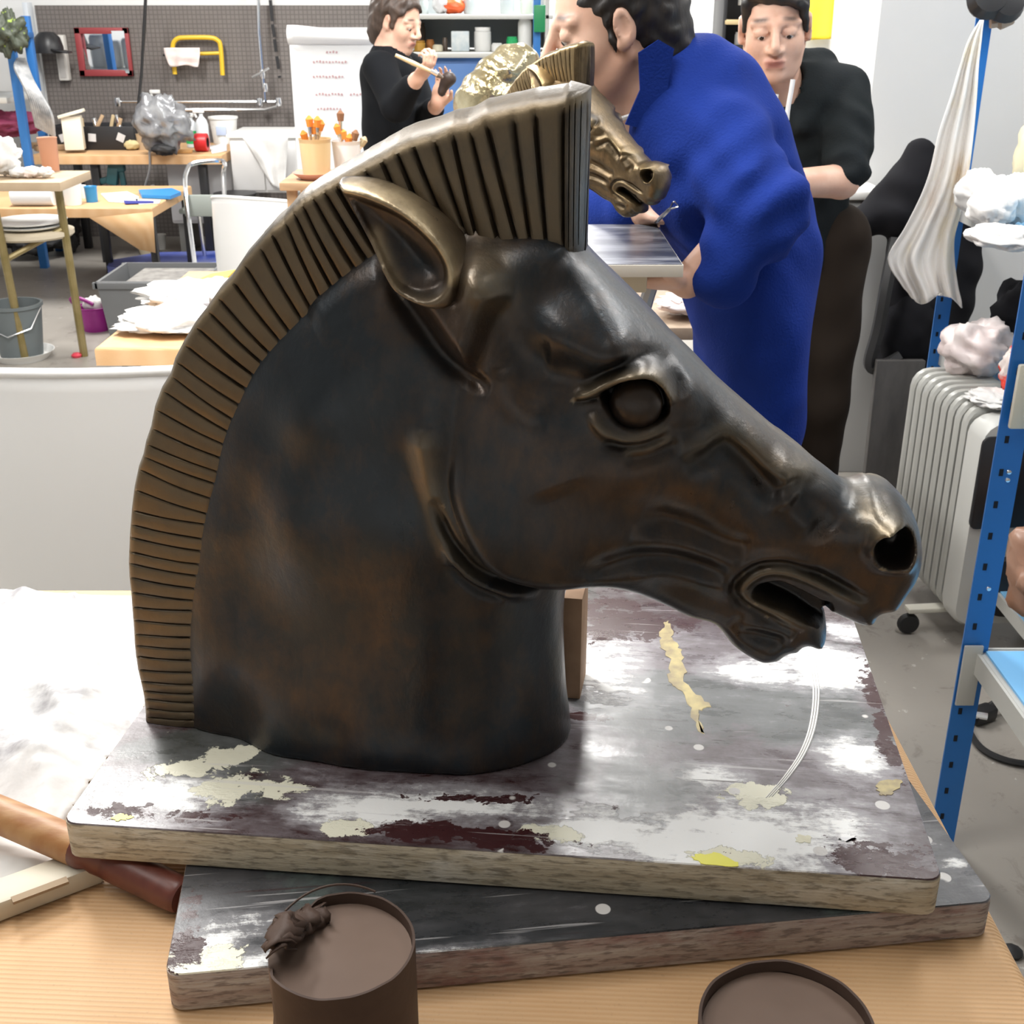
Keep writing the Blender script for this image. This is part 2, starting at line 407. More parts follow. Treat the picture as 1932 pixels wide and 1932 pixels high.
# cheek edge folds on the throat
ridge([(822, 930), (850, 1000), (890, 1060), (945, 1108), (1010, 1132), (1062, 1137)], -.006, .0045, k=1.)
ridge([(845, 1020), (885, 1080), (945, 1128), (1010, 1150)], .004, .005)
ridge([(850, 1055), (890, 1105), (950, 1145)], -.004, .004, k=.6)
ridge([(800, 800), (806, 860), (830, 950), (870, 1040), (930, 1100)], .004, .010, g=.35)
bump(820, 800, .02, .05, .005, 0)
# cheek plane changes
bump(1010, 970, .07, .06, .006); ridge([(1120, 1090), (1090, 980), (1060, 900)], -.003, .02)
bump(1150, 900, .05, .03, .004, -20); bump(1240, 985, .05, .025, -.006, -25)
ridge([(1110, 1085), (1170, 1060), (1230, 1060), (1300, 1085), (1370, 1110)], -.005, .010, k=.4)
ridge([(1190, 1090), (1260, 1095), (1330, 1120), (1400, 1160)], .003, .008)
ridge([(1190, 1010), (1280, 1040), (1360, 1075), (1400, 1090)], .004, .011)
ridge([(1210, 975), (1290, 1010), (1370, 1050), (1420, 1060)], -.004, .010, k=.3)
# facial crest and nose
ridge([(1290, 880), (1330, 855), (1368, 843), (1405, 865), (1450, 900), (1500, 925), (1570, 938), (1640, 962)], .006, .009, g=.3)
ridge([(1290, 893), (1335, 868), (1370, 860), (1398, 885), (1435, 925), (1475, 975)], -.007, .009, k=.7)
ridge([(1490, 935), (1530, 945), (1575, 950), (1640, 975)], -.005, .006, k=.5)
ridge([(1475, 950), (1505, 990), (1540, 1030)], .004, .009)
ridge([(1500, 965), (1535, 1000), (1580, 1035)], -.004, .011, k=.4)
ridge([(1590, 925), (1620, 940), (1650, 945)], -.005, .007, -.04)
bump(1665, 988, .018, .010, .008, -20, v=-.05, g=.45); bump(1610, 1060, .03, .02, .002)
# eye
eo = [(1131, 748), (1149, 737), (1171, 723), (1193, 717), (1215, 718), (1236, 729), (1252, 749), (1260, 771), (1261, 790), (1254, 801), (1236, 807), (1205, 813), (1182, 812), (1162, 802), (1146, 782), (1134, 762)]
de = sdist(eo, -.088)
ridge([(1084, 754), (1112, 737), (1159, 712), (1197, 701), (1225, 704), (1250, 723), (1263, 746), (1268, 770)], .0065, .0045, g=.75)
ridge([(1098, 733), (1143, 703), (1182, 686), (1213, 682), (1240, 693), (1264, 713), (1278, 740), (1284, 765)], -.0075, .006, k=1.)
ridge([(1117, 772), (1128, 794), (1149, 813), (1174, 822), (1205, 824), (1236, 818), (1262, 806)], .005, .0045, g=.3)
ridge([(1140, 825), (1175, 838), (1215, 838), (1262, 824)], -.004, .005, k=.7)
ridge([(1175, 845), (1220, 845), (1270, 830)], .003, .004, g=.3)
ridge([(1180, 862), (1230, 858), (1285, 845)], -.003, .006, k=.4)
ridge([(1084, 757), (1110, 752), (1132, 750)], -.003, .002, k=1.)
ridge([(1275, 690), (1300, 730), (1310, 780), (1300, 820)], .003, .012)
# mouth: lips as bands round the opening
mo = [(1420, 1113), (1433, 1099), (1458, 1094), (1478, 1097), (1512, 1115), (1547, 1135), (1570, 1145), (1565, 1200), (1540, 1188), (1516, 1173), (1482, 1151), (1443, 1134), (1422, 1122)]
dm = sdist(mo, -.04)
ridge([(1636, 1153), (1609, 1139), (1557, 1111), (1495, 1082), (1458, 1075), (1433, 1080), (1412, 1094), (1400, 1112), (1404, 1126), (1420, 1140), (1474, 1168), (1507, 1189), (1538, 1201)], .0045, .0055, -.05, g=.35)
ridge([(1640, 1142), (1600, 1122), (1550, 1094), (1495, 1068), (1455, 1062), (1425, 1068), (1400, 1085), (1386, 1110), (1392, 1130), (1412, 1150), (1465, 1180)], -.005, .0045, -.05, k=.8)
ridge([(1378, 1100), (1400, 1074), (1433, 1056), (1480, 1060), (1540, 1082)], .0035, .006, -.05)
ridge([(1375, 1165), (1410, 1190), (1450, 1205), (1480, 1212)], -.003, .007, -.04, k=.4)
ridge([(1385, 1180), (1430, 1180), (1480, 1195), (1500, 1205)], .003, .006, -.04)
# nostril
no = [(1645, 1035), (1650, 1015), (1665, 1000), (1688, 992), (1710, 996), (1726, 1012), (1732, 1035), (1726, 1058), (1708, 1074), (1680, 1077), (1657, 1066)]
dno = sdist(no, -.05)
DH += .0055*np.exp(-(dno/.006)**2)
ridge([(1668, 1003), (1690, 990), (1712, 992)], .004, .004, -.05, g=.4)
ridge([(1646, 1040), (1655, 1068), (1680, 1084), (1712, 1080)], -.003, .006, -.05)
DH *= 1.45
Hh = np.sqrt(np.clip(H2, 0, None)); wgt = sst(Hh, .004, .03)
H = Hh+DH*wgt
# cavities
H = H-sst(de, -.0005, .003)*.020
H = H+sst(dm, -.0005, .0035)*(.011-H)
no_in = sst(dno, .0, .005); H = H-no_in*.018-sst(dno, .004, .014)*.012
H = np.clip(H, .001, None)
H2 = np.where(H2 > 0, np.where(Hh > .004, H*H, H2), H2)
H2 = blur(H2, 2)
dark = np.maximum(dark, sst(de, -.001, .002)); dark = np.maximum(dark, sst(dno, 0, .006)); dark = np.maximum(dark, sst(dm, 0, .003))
# patina tone: 0 blue-black neck, 1 warm brown face
tone = field([(500, 1000, .25), (600, 700, .0), (700, 900, .0), (560, 1200, .32), (700, 1250, .28), (850, 1350, .1), (1000, 1300, .05), (840, 850, .6), (820, 700, .2), (900, 600, .85), (860, 640, .85), (1000, 560, .25), (1100, 600, .15), (1200, 560, .05), (1300, 700, .2), (1000, 760, .5), (1000, 1000, .45), (1100, 950, .7),
             (1200, 900, .8), (1200, 1060, .45), (1300, 950, .6), (1400, 900, .35), (1450, 1000, .55), (1550, 1050, .7), (1650, 1100, .85), (1600, 930, .25), (1700, 940, .1), (1440, 1190, .35), (1320, 800, .45)], pw=4)[0]
VH = .0022; st = 2.2
ui = np.arange(0, UX[-1]-UX[0]-.002, VH); wi = np.arange(0, WZ[-1]-WZ[0]-.002, VH)
def bil(A, u, w_):
    x = np.clip((u-UX[0])/GH, 0, A.shape[0]-1.001); y = np.clip((w_-WZ[0])/GH, 0, A.shape[1]-1.001); i = x.astype(int); j = y.astype(int); a = x-i; b = y-j
    return A[i, j]*(1-a)*(1-b)+A[i+1, j]*a*(1-b)+A[i, j+1]*(1-a)*b+A[i+1, j+1]*a*b
BU, BW = np.meshgrid(ui+UX[0], wi+WZ[0], indexing='ij')
h2 = bil(H2, BU, BW).astype(np.float32)
vv = (np.arange(-58, 59)*VH).astype(np.float32)
vol = (vv[None, :, None]**2-h2[:, None, :])/.10
vol = np.maximum(vol, (.0-BW.astype(np.float32))[:, None, :])
P, Q = surface_nets(vol, (UX[0], vv[0], WZ[0]), VH)
HM = np.sqrt(np.clip(H2, 1e-8, None)); gu, gw = np.gradient(HM, GH); gm = np.sqrt(gu**2+gw**2)
hp = bil(HM, P[:, 0], P[:, 2]); gp = bil(gm, P[:, 0], P[:, 2]); ok = (gp < 1.6) & (P[:, 2] > .002) & (hp > .008)
sg = np.sign(P[:, 1]); d_ = np.clip(sg*hp-P[:, 1], -.0015, .0015); P[:, 1] += np.where(ok, d_, 0)
_ge = np.clip(bil(gold, P[:, 0], P[:, 2]), 0, 1); _de = bil(dark, P[:, 0], P[:, 2]); _te = bil(tone, P[:, 0], P[:, 2])

def bronze(name, blue, brown, goldc, rough=.36, metal=.75):
    g = NG(name); n1 = g.noise(9, 7, .65, dist=.5); n2 = g.noise(24, 6, .65, vec=g.map((1, 1, .45)), dist=.4); n3 = g.noise(240, 3); n4 = g.noise(60, 6, .7, vec=g.map((1, 1, .6)), dist=.3)
    tn = g.mth('ADD', g.attr('tone'), g.mth('ADD', g.ramp(n1, .3, .7, -.5, .5), g.ramp(n4, .35, .65, -.25, .25)))
    c = g.mix(g.ramp(tn, .05, .95), blue, brown)
    c = g.mix(g.ramp(n2, .35, .70, 0., .7), c, tuple(x*.45 for x in blue))
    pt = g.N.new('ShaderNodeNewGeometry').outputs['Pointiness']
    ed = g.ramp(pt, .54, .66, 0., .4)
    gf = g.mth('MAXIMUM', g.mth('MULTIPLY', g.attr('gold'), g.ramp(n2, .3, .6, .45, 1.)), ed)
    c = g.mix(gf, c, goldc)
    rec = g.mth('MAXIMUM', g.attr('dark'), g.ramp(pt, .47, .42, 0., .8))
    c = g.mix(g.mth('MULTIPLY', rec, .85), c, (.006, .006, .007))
    g.b.inputs['Coat Weight'].default_value = .22; g.b.inputs['Coat Roughness'].default_value = .27
    return g.out(c, g.ramp(n2, .3, .7, rough-.05, rough+.12), metal, g.mth('ADD', g.mth('MULTIPLY', n2, .6), g.mth('ADD', g.mth('MULTIPLY', n3, .2), g.mth('MULTIPLY', n4, .45))), .0011)
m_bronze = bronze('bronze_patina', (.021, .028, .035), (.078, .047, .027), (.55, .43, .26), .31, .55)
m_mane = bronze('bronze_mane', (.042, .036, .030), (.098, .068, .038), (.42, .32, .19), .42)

horse = thing('horse_head_sculpture', 'large dark bronze horse head sculpture with cropped ribbed mane on paint-stained board', 'sculpture', (HO[0], HO[1], ZB), -AL)
def hm(name, P, Q, m, ge, de_, te, sharp=None):
    return mesh_obj(name, P, Q, m, horse, local=True, attrs={'gold': ge, 'dark': de_, 'tone': te}, sharp=sharp)
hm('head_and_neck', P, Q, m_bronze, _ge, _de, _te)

# ---- eyeballs
_ER = .0205
for s_ in (-1, 1):
    c = PU(1199, 764, -.075); e = MB(); M_ = Matrix.Diagonal((.023, .014, .023, 1))
    bm = bmesh.new(); bmesh.ops.create_uvsphere(bm, u_segments=32, v_segments=20, radius=1)
    vs = [(c[0]+v.co.x*_ER, s_*.071+v.co.y*.0165, c[1]+v.co.z*_ER) for v in bm.verts]; fs = [[v.index for v in f.verts] for f in bm.faces]; bm.free()
    hm('eyeball', vs, fs, m_bronze, [0]*len(vs), [.5]*len(vs), [.7]*len(vs))

# ---- mane
stn = [((1063, 203), (1063, 478)), ((1009, 211), (1032, 474)), ((968, 221), (1003, 480)), ((917, 233), (984, 488)), ((887, 250), (950, 492)), ((855, 256), (905, 475)), ((820, 270), (880, 445)), ((780, 280), (843, 430)),
       ((750, 293), (810, 430)), ((722, 308), (790, 455)), ((690, 325), (770, 475)), ((660, 341), (750, 492)), ((635, 354), (730, 505)), ((613, 366), (706, 513)), ((592, 378), (678, 524)), ((572, 391), (653, 543)), ((556, 406), (634, 560)),
       ((540, 424), (613, 583)), ((515, 445), (597, 602)), ((492, 471), (580, 622)), ((463, 504), (560, 646)), ((442, 536), (543, 662)), ((414, 566), (522, 680)), ((396, 592), (508, 697)), ((373, 621), (496, 722)), ((352, 655), (483, 747)),
       ((336, 686), (469, 777)), ((328, 713), (454, 802)), ((311, 740), (444, 822)), ((298, 775), (437, 846)), ((291, 811), (429, 869)), ((281, 840), (422, 894)), ((276, 864), (415, 916)), ((267, 888), (405, 944)), ((259, 926), (402, 973)),
       ((254, 965), (400, 991)), ((252, 991), (402, 1020)), ((250, 1015), (405, 1044)), ((249, 1042), (405, 1069)), ((248, 1064), (400, 1090)), ((249, 1090), (397, 1114)), ((252, 1118), (394, 1135)), ((254, 1146), (394, 1152)),
       ((256, 1170), (395, 1180)), ((258, 1197), (399, 1202)), ((259, 1218), (400, 1226)), ((261, 1239), (400, 1246)), ((265, 1264), (399, 1268)), ((270, 1286), (399, 1291)), ((274, 1304), (401, 1309)), ((277, 1319), (401, 1326)),
       ((279, 1337), (406, 1343)), ((280, 1354), (411, 1357)), ((281, 1370), (412, 1372))]
MT = .042
O_ = np.array([PU(a[0], a[1], -MT) for a, b in stn]); I_ = np.array([PU(b[0], b[1], -MT) for a, b in stn])
dirs = (O_-I_)/np.linalg.norm(O_-I_, axis=1)[:, None]; O_ = O_+dirs*.003
ns = len(stn)
cols = []   # (outer, inner, groove depth, half thickness scale, bulge, gold, extra)
def blg(i):
    x = stn[int(min(i, ns-1))][0][0]; return float(np.interp(x, [250, 330, 450, 600, 800, 1063], [.001, .003, .006, .009, .012, .010]))
def colat(f):
    i = int(min(f, ns-1.0001)); a = f-i; return O_[i]*(1-a)+O_[i+1]*a, I_[i]*(1-a)+I_[i+1]*a
# front prow facets (from the ridge line backwards to the side face)
fO = PU(1116, 172, 0.); fI = PU(1107, 462, 0.)
for k, dp in ((1., 0), (.93, .0), (.90, .0022), (.87, .0), (.72, 0), (.69, .0025), (.66, 0), (.50, 0), (.47, .0025), (.44, 0), (.28, 0), (.25, .002), (.22, 0), (.08, 0)):
    o = O_[0]*(1-k)+fO*k; i_ = I_[0]*(1-k)+fI*k; cols.append((o, i_, dp, max(.02, math.sqrt(max(0, 1-k**1.6))), .010*(1-k)+.002, .0))
for s_i in range(ns-1):
    seg = np.linalg.norm((O_[s_i+1]+I_[s_i+1]-O_[s_i]-I_[s_i])/2); fr = s_i < 14
    wd = (.0021 if fr else .0016 if s_i < 26 else .0010)/seg; wd = min(wd, .2); dp = (.0040 if fr else .0032 if s_i < 26 else .0020)
    for f, q in ((0, dp), (wd, 0), (wd*2, -.0004), (1-wd*2, -.0004), (1-wd, 0)):
        o, i_ = colat(s_i+f); cols.append((o, i_, q, 1., blg(s_i), .22 if q < 0 else .08))
o, i_ = colat(ns-1); cols.append((o, i_, 0, 1., .001, 0.))
ts = [-.18, 0, .04, .1, .25, .4, .55, .7, .83, .92, .97, 1.0]
V_ = []; G_ = []; K_ = []; T_ = []
NR = 0
for ci, (o, i_, dp, th, bl, gd) in enumerate(cols):
    row = []; t0 = MT*th
    for t in ts:
        p = i_+(o-i_)*t; wgt_ = min(1, max(0, (t-.02)/.08))*min(1, max(0, (.985-t)/.07)); bow = .003*math.sin(math.pi*max(0, min(1, t)))
        jit = .0006*mnoise.noise(Vector((p[0]*60, p[1]*60, ci*.7)))
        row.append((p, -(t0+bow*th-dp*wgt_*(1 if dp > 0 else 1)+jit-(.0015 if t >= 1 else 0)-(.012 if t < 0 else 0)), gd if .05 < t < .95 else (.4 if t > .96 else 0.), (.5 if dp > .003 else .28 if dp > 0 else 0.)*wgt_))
    dr = (o-i_)/np.linalg.norm(o-i_)
    for k in (.88, .7, .45, .2, 0):
        p = o+dr*(.0015+bl*(1-k*k)); row.append((p, -t0*k, .12, 0.))
    full = row+[(p, -v, g_, k_) for p, v, g_, k_ in row[-2::-1]]
    NR = len(full)
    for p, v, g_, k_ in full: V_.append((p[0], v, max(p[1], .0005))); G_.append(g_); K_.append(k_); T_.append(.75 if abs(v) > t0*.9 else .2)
F_ = []
nc = len(cols)
for c_ in range(nc-1):
    for r_ in range(NR-1): a = c_*NR+r_; F_.append((a, a+1, a+NR+1, a+NR))
    F_.append((c_*NR+NR-1, c_*NR, (c_+1)*NR, (c_+1)*NR+NR-1))
F_.append(tuple(range(NR-1, -1, -1))); F_.append(tuple((nc-1)*NR+r_ for r_ in range(NR)))
T_ = [t*(1. if v[0] < .2 else .9) for t, v in zip(T_, V_)]
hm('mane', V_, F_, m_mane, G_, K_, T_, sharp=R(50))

# ---- ears: hollow cupped, laid back against the mane
eu = np.arange(UX[0], UX[-1], GH)
er_out = [(612, 351), (672, 347), (727, 364), (775, 389), (822, 424), (858, 464), (874, 505), (878, 545), (866, 585), (832, 594), (790, 584), (742, 560), (714, 524), (688, 476), (658, 428), (628, 380)]
er_in = [(640, 376), (690, 384), (747, 406), (792, 434), (824, 464), (843, 496), (847, 526), (830, 550), (795, 560), (758, 550), (732, 524), (704, 476), (674, 428)]
eO = sdist(er_out, -.085); eI = sdist(er_in, -.085)
Te = field([(620, 352, .058), (700, 400, .078), (760, 400, .082), (800, 470, .094), (860, 500, .090), (760, 540, .092), (840, 560, .100), (870, 585, .098)], v=-.085)[0]
a_ = np.clip(eO/.009, 0, 1); He = np.where(eO > 0, .034+(Te-.034)*np.sqrt(1-(1-a_)**2), .034+eO*4)
He = He-sst(eI, -.003, .005)*.013-sst(eI, .004, .025)*.009
C2 = crsp(pts2([(640, 362), (700, 368), (765, 395), (820, 445), (852, 490), (858, 522)], -.085), 6); dd, _ = pdist(C2); He += .004*np.exp(-(dd/.006)**2)
gE = np.exp(-(dd/.005)**2)
C3 = crsp(pts2([(728, 510), (750, 545), (785, 566), (825, 566), (850, 545)], -.085), 6); dd3, _ = pdist(C3); He += .003*np.exp(-(dd3/.005)**2); gE = np.maximum(gE, .25*np.exp(-(dd3/.005)**2))
C4 = crsp(pts2([(700, 450), (722, 497), (748, 540)], -.085), 6); dd4, _ = pdist(C4); gE = np.maximum(gE, .5*np.exp(-(dd4/.005)**2))
He = blur(He, 2); lo = PU(600, 640, -.085); hi = PU(900, 335, -.085)
ua = np.arange(lo[0]-.01, hi[0]+.02, .0018); wa = np.arange(lo[1]-.01, hi[1]+.01, .0018); A, B = np.meshgrid(ua, wa, indexing='ij'); he = bil(He, A, B)
va = np.arange(-.118, -.025, .0018)
gx, gy = np.gradient(he, .0018); nrm = np.sqrt(1+np.clip(gx**2+gy**2, 0, 16))
Fe = ((-va[None, :, None])-he[:, None, :])/nrm[:, None, :]; Fe = np.maximum(Fe, (.036+va)[None, :, None])
Pe, Qe = surface_nets(Fe.astype(np.float32), (ua[0], va[0], wa[0]), .0018)
for s_ in (1, -1):
    P2 = Pe*np.array([1, s_, 1]); Q2 = Qe if s_ == 1 else Qe[:, ::-1]
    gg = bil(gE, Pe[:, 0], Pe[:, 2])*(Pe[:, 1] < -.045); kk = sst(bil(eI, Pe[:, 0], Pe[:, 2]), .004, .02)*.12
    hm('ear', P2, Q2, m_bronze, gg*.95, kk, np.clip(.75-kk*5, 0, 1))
# ================================================================== foreground: table, boards, pots
def quadboard(name, c, size, ang, z0, z1, m, parent=None, bev=.004):
    b = MB(); b.box((c[0], c[1], (z0+z1)/2), (size[0], size[1], z1-z0), (0, 0, ang), bev=bev); return b.build(name, m, parent)
# painted board material: dark maroon phenolic face, worn white paint in streaks, spots of cream, green, yellow
def paint_face(name, seed, base=(.035, .012, .012), green=.5, regs=(), wt=.635, hz=.72, sf=.6):
    """worn phenolic board: haze, brushed grime, and splashes gathered where the real splashes are (regs, board-local metres)"""
    g = NG(name); o = (seed*1.7, seed*.9, 0)
    wv_ = g.noise(4, 3, .5, vec=g.map((1, 1, 1), (seed, 2, 0)))
    n_a = g.noise(7, 9, .70, vec=g.map((.75, 1.2, 1), o), dist=.5); n_b = g.noise(26, 7, .72, vec=g.map((.5, 1.5, 1), o), dist=.3); n_c = g.noise(75, 4, .7, vec=g.map((.25, 1.6, 1), o)); n_d = g.noise(60, 5, .7, vec=g.map((1, 1, 1), o))
    R_ = {}
    for kind, cx, cy, rx, ry, rot in regs:
        gr = g.N.new('ShaderNodeTexGradient'); gr.gradient_type = 'SPHERICAL'
        a = g.map((1, 1, 1), (-cx, -cy, 0)); b = g.map((1, 1, 1), rot=(0, 0, -rot), src=a); c_ = g.map((1/rx, 1/ry, 0), src=b); g.L.new(c_, gr.inputs[0]); f = g.mth('POWER', gr.outputs['Fac'], .6)
        R_[kind] = f if kind not in R_ else g.mth('MAXIMUM', R_[kind], f)
    mixn = g.mth('ADD', g.mth('MULTIPLY', n_a, .40), g.mth('ADD', g.mth('MULTIPLY', n_b, .26), g.mth('ADD', g.mth('MULTIPLY', n_c, .17), g.mth('MULTIPLY', n_d, .19))))
    reg = lambda k, amt: g.mth('MULTIPLY', R_[k], amt) if k in R_ else 0.
    haze = g.ramp(g.mth('ADD', mixn, g.mth('ADD', reg('haze', .12), reg('white', .12))), .44, .62, 0, hz)
    c = g.mix(haze, base, (.27, .25, .27))
    c = g.mix(g.mth('MULTIPLY', g.ramp(g.mth('ADD', g.noise(5, 7, .65, vec=g.map((1, 1.3, 1), (seed, 9, 0)), dist=.4), reg('green', .2)), .54, .62), green), c, (.085, .115, .105))
    wsrc = g.mth('ADD', mixn, reg('white', .22)); wh = g.ramp(wsrc, wt-.012, wt+.045)
    soft = g.ramp(wsrc, wt-.10, wt+.03, 0, sf); c = g.mix(soft, c, (.50, .49, .51))
    c = g.mix(wh, c, (.84, .84, .83))
    cream = g.ramp(g.mth('ADD', g.mth('ADD', g.mth('MULTIPLY', g.noise(13, 8, .68, vec=g.map((1, 1.3, 1), (seed+7, 1, 0)), dist=.6), .7), g.mth('MULTIPLY', n_d, .3)), reg('cream', .30)), .665, .68)
    c = g.mix(cream, c, (.74, .72, .58))
    drk = g.ramp(g.mth('ADD', g.mth('ADD', g.mth('MULTIPLY', g.noise(16, 9, .72, vec=g.map((1, 1.7, 1), (seed+3, 4, 0)), dist=.6), .6), g.mth('MULTIPLY', n_d, .4)), reg('maroon', .22)), .635, .645)
    c = g.mix(drk, c, (.040, .010, .011))
    v = g.N.new('ShaderNodeTexVoronoi'); v.inputs['Scale'].default_value = 26; v.inputs['Randomness'].default_value = 1; g.L.new(g.map((1, 1, 1), (seed, seed, 0)), v.inputs['Vector'])
    spot = g.mth('MULTIPLY', g.ramp(v.outputs['Distance'], .17, .15), g.ramp(g.noise(9, 3), .56, .57)); c = g.mix(spot, c, (.62, .60, .58))
    lines = g.ramp(g.noise(120, 2, .5, vec=g.map((.05, 1.2, 1), o, (0, 0, R(12)))), .68, .72, 0, .4); c = g.mix(lines, c, (.62, .60, .60))
    l2 = g.ramp(g.noise(90, 2, .5, vec=g.map((.06, 1.4, 1), o, (0, 0, R(-55)))), .72, .75, 0, .6); c = g.mix(l2, c, (.03, .01, .012))
    bmp = g.mth('ADD', g.mth('MULTIPLY', wh, .5), g.mth('ADD', g.mth('MULTIPLY', cream, .5), g.mth('MULTIPLY', n_d, .25)))
    rg = g.mth('ADD', g.ramp(n_b, .3, .7, .20, .42), g.mth('MULTIPLY', wh, .2))
    return g.out(c, rg, 0., bmp, .0010, spec=.6)
def breg(fl, fr, depth, z, L):
    fl = Vector((*fl, 0)); fr = Vector((*fr, 0)); x = (fr-fl).normalized(); y = Vector((-x.y, x.x, 0)); c = (fl+fr)/2+y*depth/2; out = []
    for kind, px, py, rx, ry, rot in L: p = atz(px, py, z); d = Vector((p.x-c.x, p.y-c.y, 0)); out.append((kind, d.dot(x), d.dot(y), rx, ry, R(rot)))
    return out
def edge_mat(name, a, b_, c_, seed):
    g = NG(name); n = g.noise(5, 8, .7, vec=g.map((1, 1, 22), (seed, 0, 0))); n2 = g.noise(11, 6, .65, vec=g.map((1, 1, 2.5), (seed, 3, 0))); n3 = g.noise(160, 3, .6, vec=g.map((.3, .3, 1.6)))
    c = g.mix(g.ramp(n, .35, .65), a, b_); c = g.mix(g.ramp(n2, .5, .66, 0, .8), c, c_); c = g.mix(g.ramp(n3, .50, .62, 0, .7), c, tuple(x*.4 for x in a))
    return g.out(c, .75, 0., g.mth('ADD', n, n3), .0008)
TZ = .9
U_FL, U_FR, U_D, L_FL, L_FR, L_D = (-.376, .8125), (.336, .741), .50, (-.2585, .680), (.390, .760), .46
m_face1 = paint_face('board_paint', 1.3, regs=breg(U_FL, U_FR, U_D, ZB, [
    ('white', 300, 1500, .10, .05, 0), ('white', 700, 1530, .09, .04, 0), ('white', 900, 1520, .14, .035, 0), ('white', 1120, 1570, .10, .035, 0), ('white', 1420, 1570, .13, .07, 10), ('white', 1560, 1260, .09, .06, 0), ('white', 1600, 1190, .04, .03, 0), ('white', 1130, 1270, .06, .11, 0), ('white', 1440, 1265, .08, .04, 0), ('white', 1340, 1465, .05, .03, 0), ('white', 1620, 1430, .05, .05, 0),
    ('haze', 1300, 1350, .3, .2, 0), ('cream', 480, 1490, .10, .040, 10), ('cream', 350, 1450, .06, .025, 20), ('cream', 440, 1425, .05, .03, 20), ('cream', 1380, 1620, .06, .02, 0), ('cream', 1050, 1575, .05, .02, 0), ('cream', 650, 1560, .03, .02, 0), ('cream', 1410, 1500, .06, .025, 0),
    ('maroon', 790, 1568, .075, .022, 0), ('maroon', 950, 1580, .075, .020, -3), ('maroon', 250, 1530, .12, .018, 0), ('maroon', 900, 1505, .09, .012, 4), ('maroon', 1090, 1350, .05, .012, 0), ('maroon', 1700, 1620, .08, .05, 0), ('maroon', 1660, 1350, .02, .16, 0), ('maroon', 1150, 1170, .12, .08, 0), ('green', 1250, 1500, .06, .08, 0), ('green', 380, 1410, .12, .04, 0), ('green', 1400, 1330, .16, .09, 0)]))
m_face2 = paint_face('dark_board_paint', 6.1, (.016, .019, .021), .6, wt=.70, hz=.16, sf=.3, regs=breg(L_FL, L_FR, L_D, TZ+.037, [
    ('white', 395, 1780, .07, .04, 20), ('white', 450, 1822, .12, .030, 8), ('haze', 420, 1700, .08, .06, 0), ('white', 860, 1800, .07, .016, 5), ('cream', 370, 1820, .06, .025, 0), ('white', 1800, 1620, .035, .12, 10), ('haze', 1780, 1640, .1, .2, 0), ('maroon', 345, 1800, .02, .1, 0)]))
m_edge1 = edge_mat('board_edge_ply', (.33, .275, .19), (.52, .46, .35), (.62, .58, .50), 1.); m_edge2 = edge_mat('board_edge_painted', (.27, .19, .165), (.46, .41, .36), (.18, .06, .05), 4.)
def board(name, label, fl, fr, depth, z0, z1, mf, me_):
    fl = Vector((*fl, 0)); fr = Vector((*fr, 0)); x = (fr-fl).normalized(); y = Vector((-x.y, x.x, 0)); c = (fl+fr)/2+y*depth/2; ang = math.atan2(x.y, x.x); wd = (fr-fl).length
    root = thing(name, label, 'board', (c.x, c.y, z0), ang)
    # rounded corner outline
    def ring(rad, inset, z):
        out = []
        for sx, sy, a0 in ((1, 1, 0), (-1, 1, 90), (-1, -1, 180), (1, -1, 270)):
            for k in range(5):
                a = R(a0+90*k/4); out.append(((wd/2-inset-rad)*sx+rad*math.cos(a), (depth/2-inset-rad)*sy+rad*math.sin(a), z))
        return out
    n = 20; h_ = z1-z0
    rs = [ring(.012, .002, .0), ring(.012, 0, .002), ring(.012, 0, h_-.0022), ring(.012, .0008, h_-.0012)]
    v = sum(rs, []); f = [(i*n+j, i*n+(j+1) % n, (i+1)*n+(j+1) % n, (i+1)*n+j) for i in range(3) for j in range(n)]; f.append(tuple(range(n-1, -1, -1))); f.append(tuple(3*n+j for j in range(n)))
    mesh_obj('plywood_core', v, f, me_, root, local=True, sharp=R(40))
    rs = [ring(.012, .0004, h_-.0012), ring(.012, .001, h_)]; v = sum(rs, []); f = [(j, (j+1) % n, n+(j+1) % n, n+j) for j in range(n)]; f.append(tuple(n+j for j in range(n))); f.append(tuple(range(n-1, -1, -1)))
    mesh_obj('painted_face', v, f, mf, root, local=True, sharp=R(20)); return root

board('work_board', 'lower dark paint-stained plywood board lying on brown kraft paper', (-.2585, .680), (.390, .760), .46, TZ+.0002, TZ+.037, m_face2, m_edge2)
up = board('work_board', 'upper plywood board splashed with white paint, carrying the big bronze horse head', (-.376, .8125), (.336, .741), .50, TZ+.0372, ZB-.0002, m_face1, m_edge1)
def blob(name, pts, z, th, m, parent, jag=.0015, dens=6):
    C = crsp(pts, dens, True); C = [(p[0]+random.uniform(-jag, jag), p[1]+random.uniform(-jag, jag)) for p in C]; n = len(C)
    cx = sum(p[0] for p in C)/n; cy = sum(p[1] for p in C)/n
    v = [(p[0], p[1], z) for p in C]+[(cx+(p[0]-cx)*.985, cy+(p[1]-cy)*.985, z+th) for p in C]
    f = [(i, (i+1) % n, n+(i+1) % n, n+i) for i in range(n)]+[tuple(range(n, 2*n))]
    return mesh_obj(name, v, f, m, parent, smooth=False)
m_white_p = mat('white_paint', (.86, .86, .85), .35, col2=(.62, .62, .64), scale=60, lo=.45, hi=.75, bump=.001, stretch=(.5, 2, 1)); m_cream_p = mat('cream_paint', (.78, .76, .60), .4, col2=(.60, .55, .40), scale=40, bump=.001); m_yel_p = mat('yellow_paint', (.80, .76, .10), .4); m_ochre_p = mat('ochre_paint', (.52, .43, .20), .45, col2=(.30, .24, .14), scale=70)
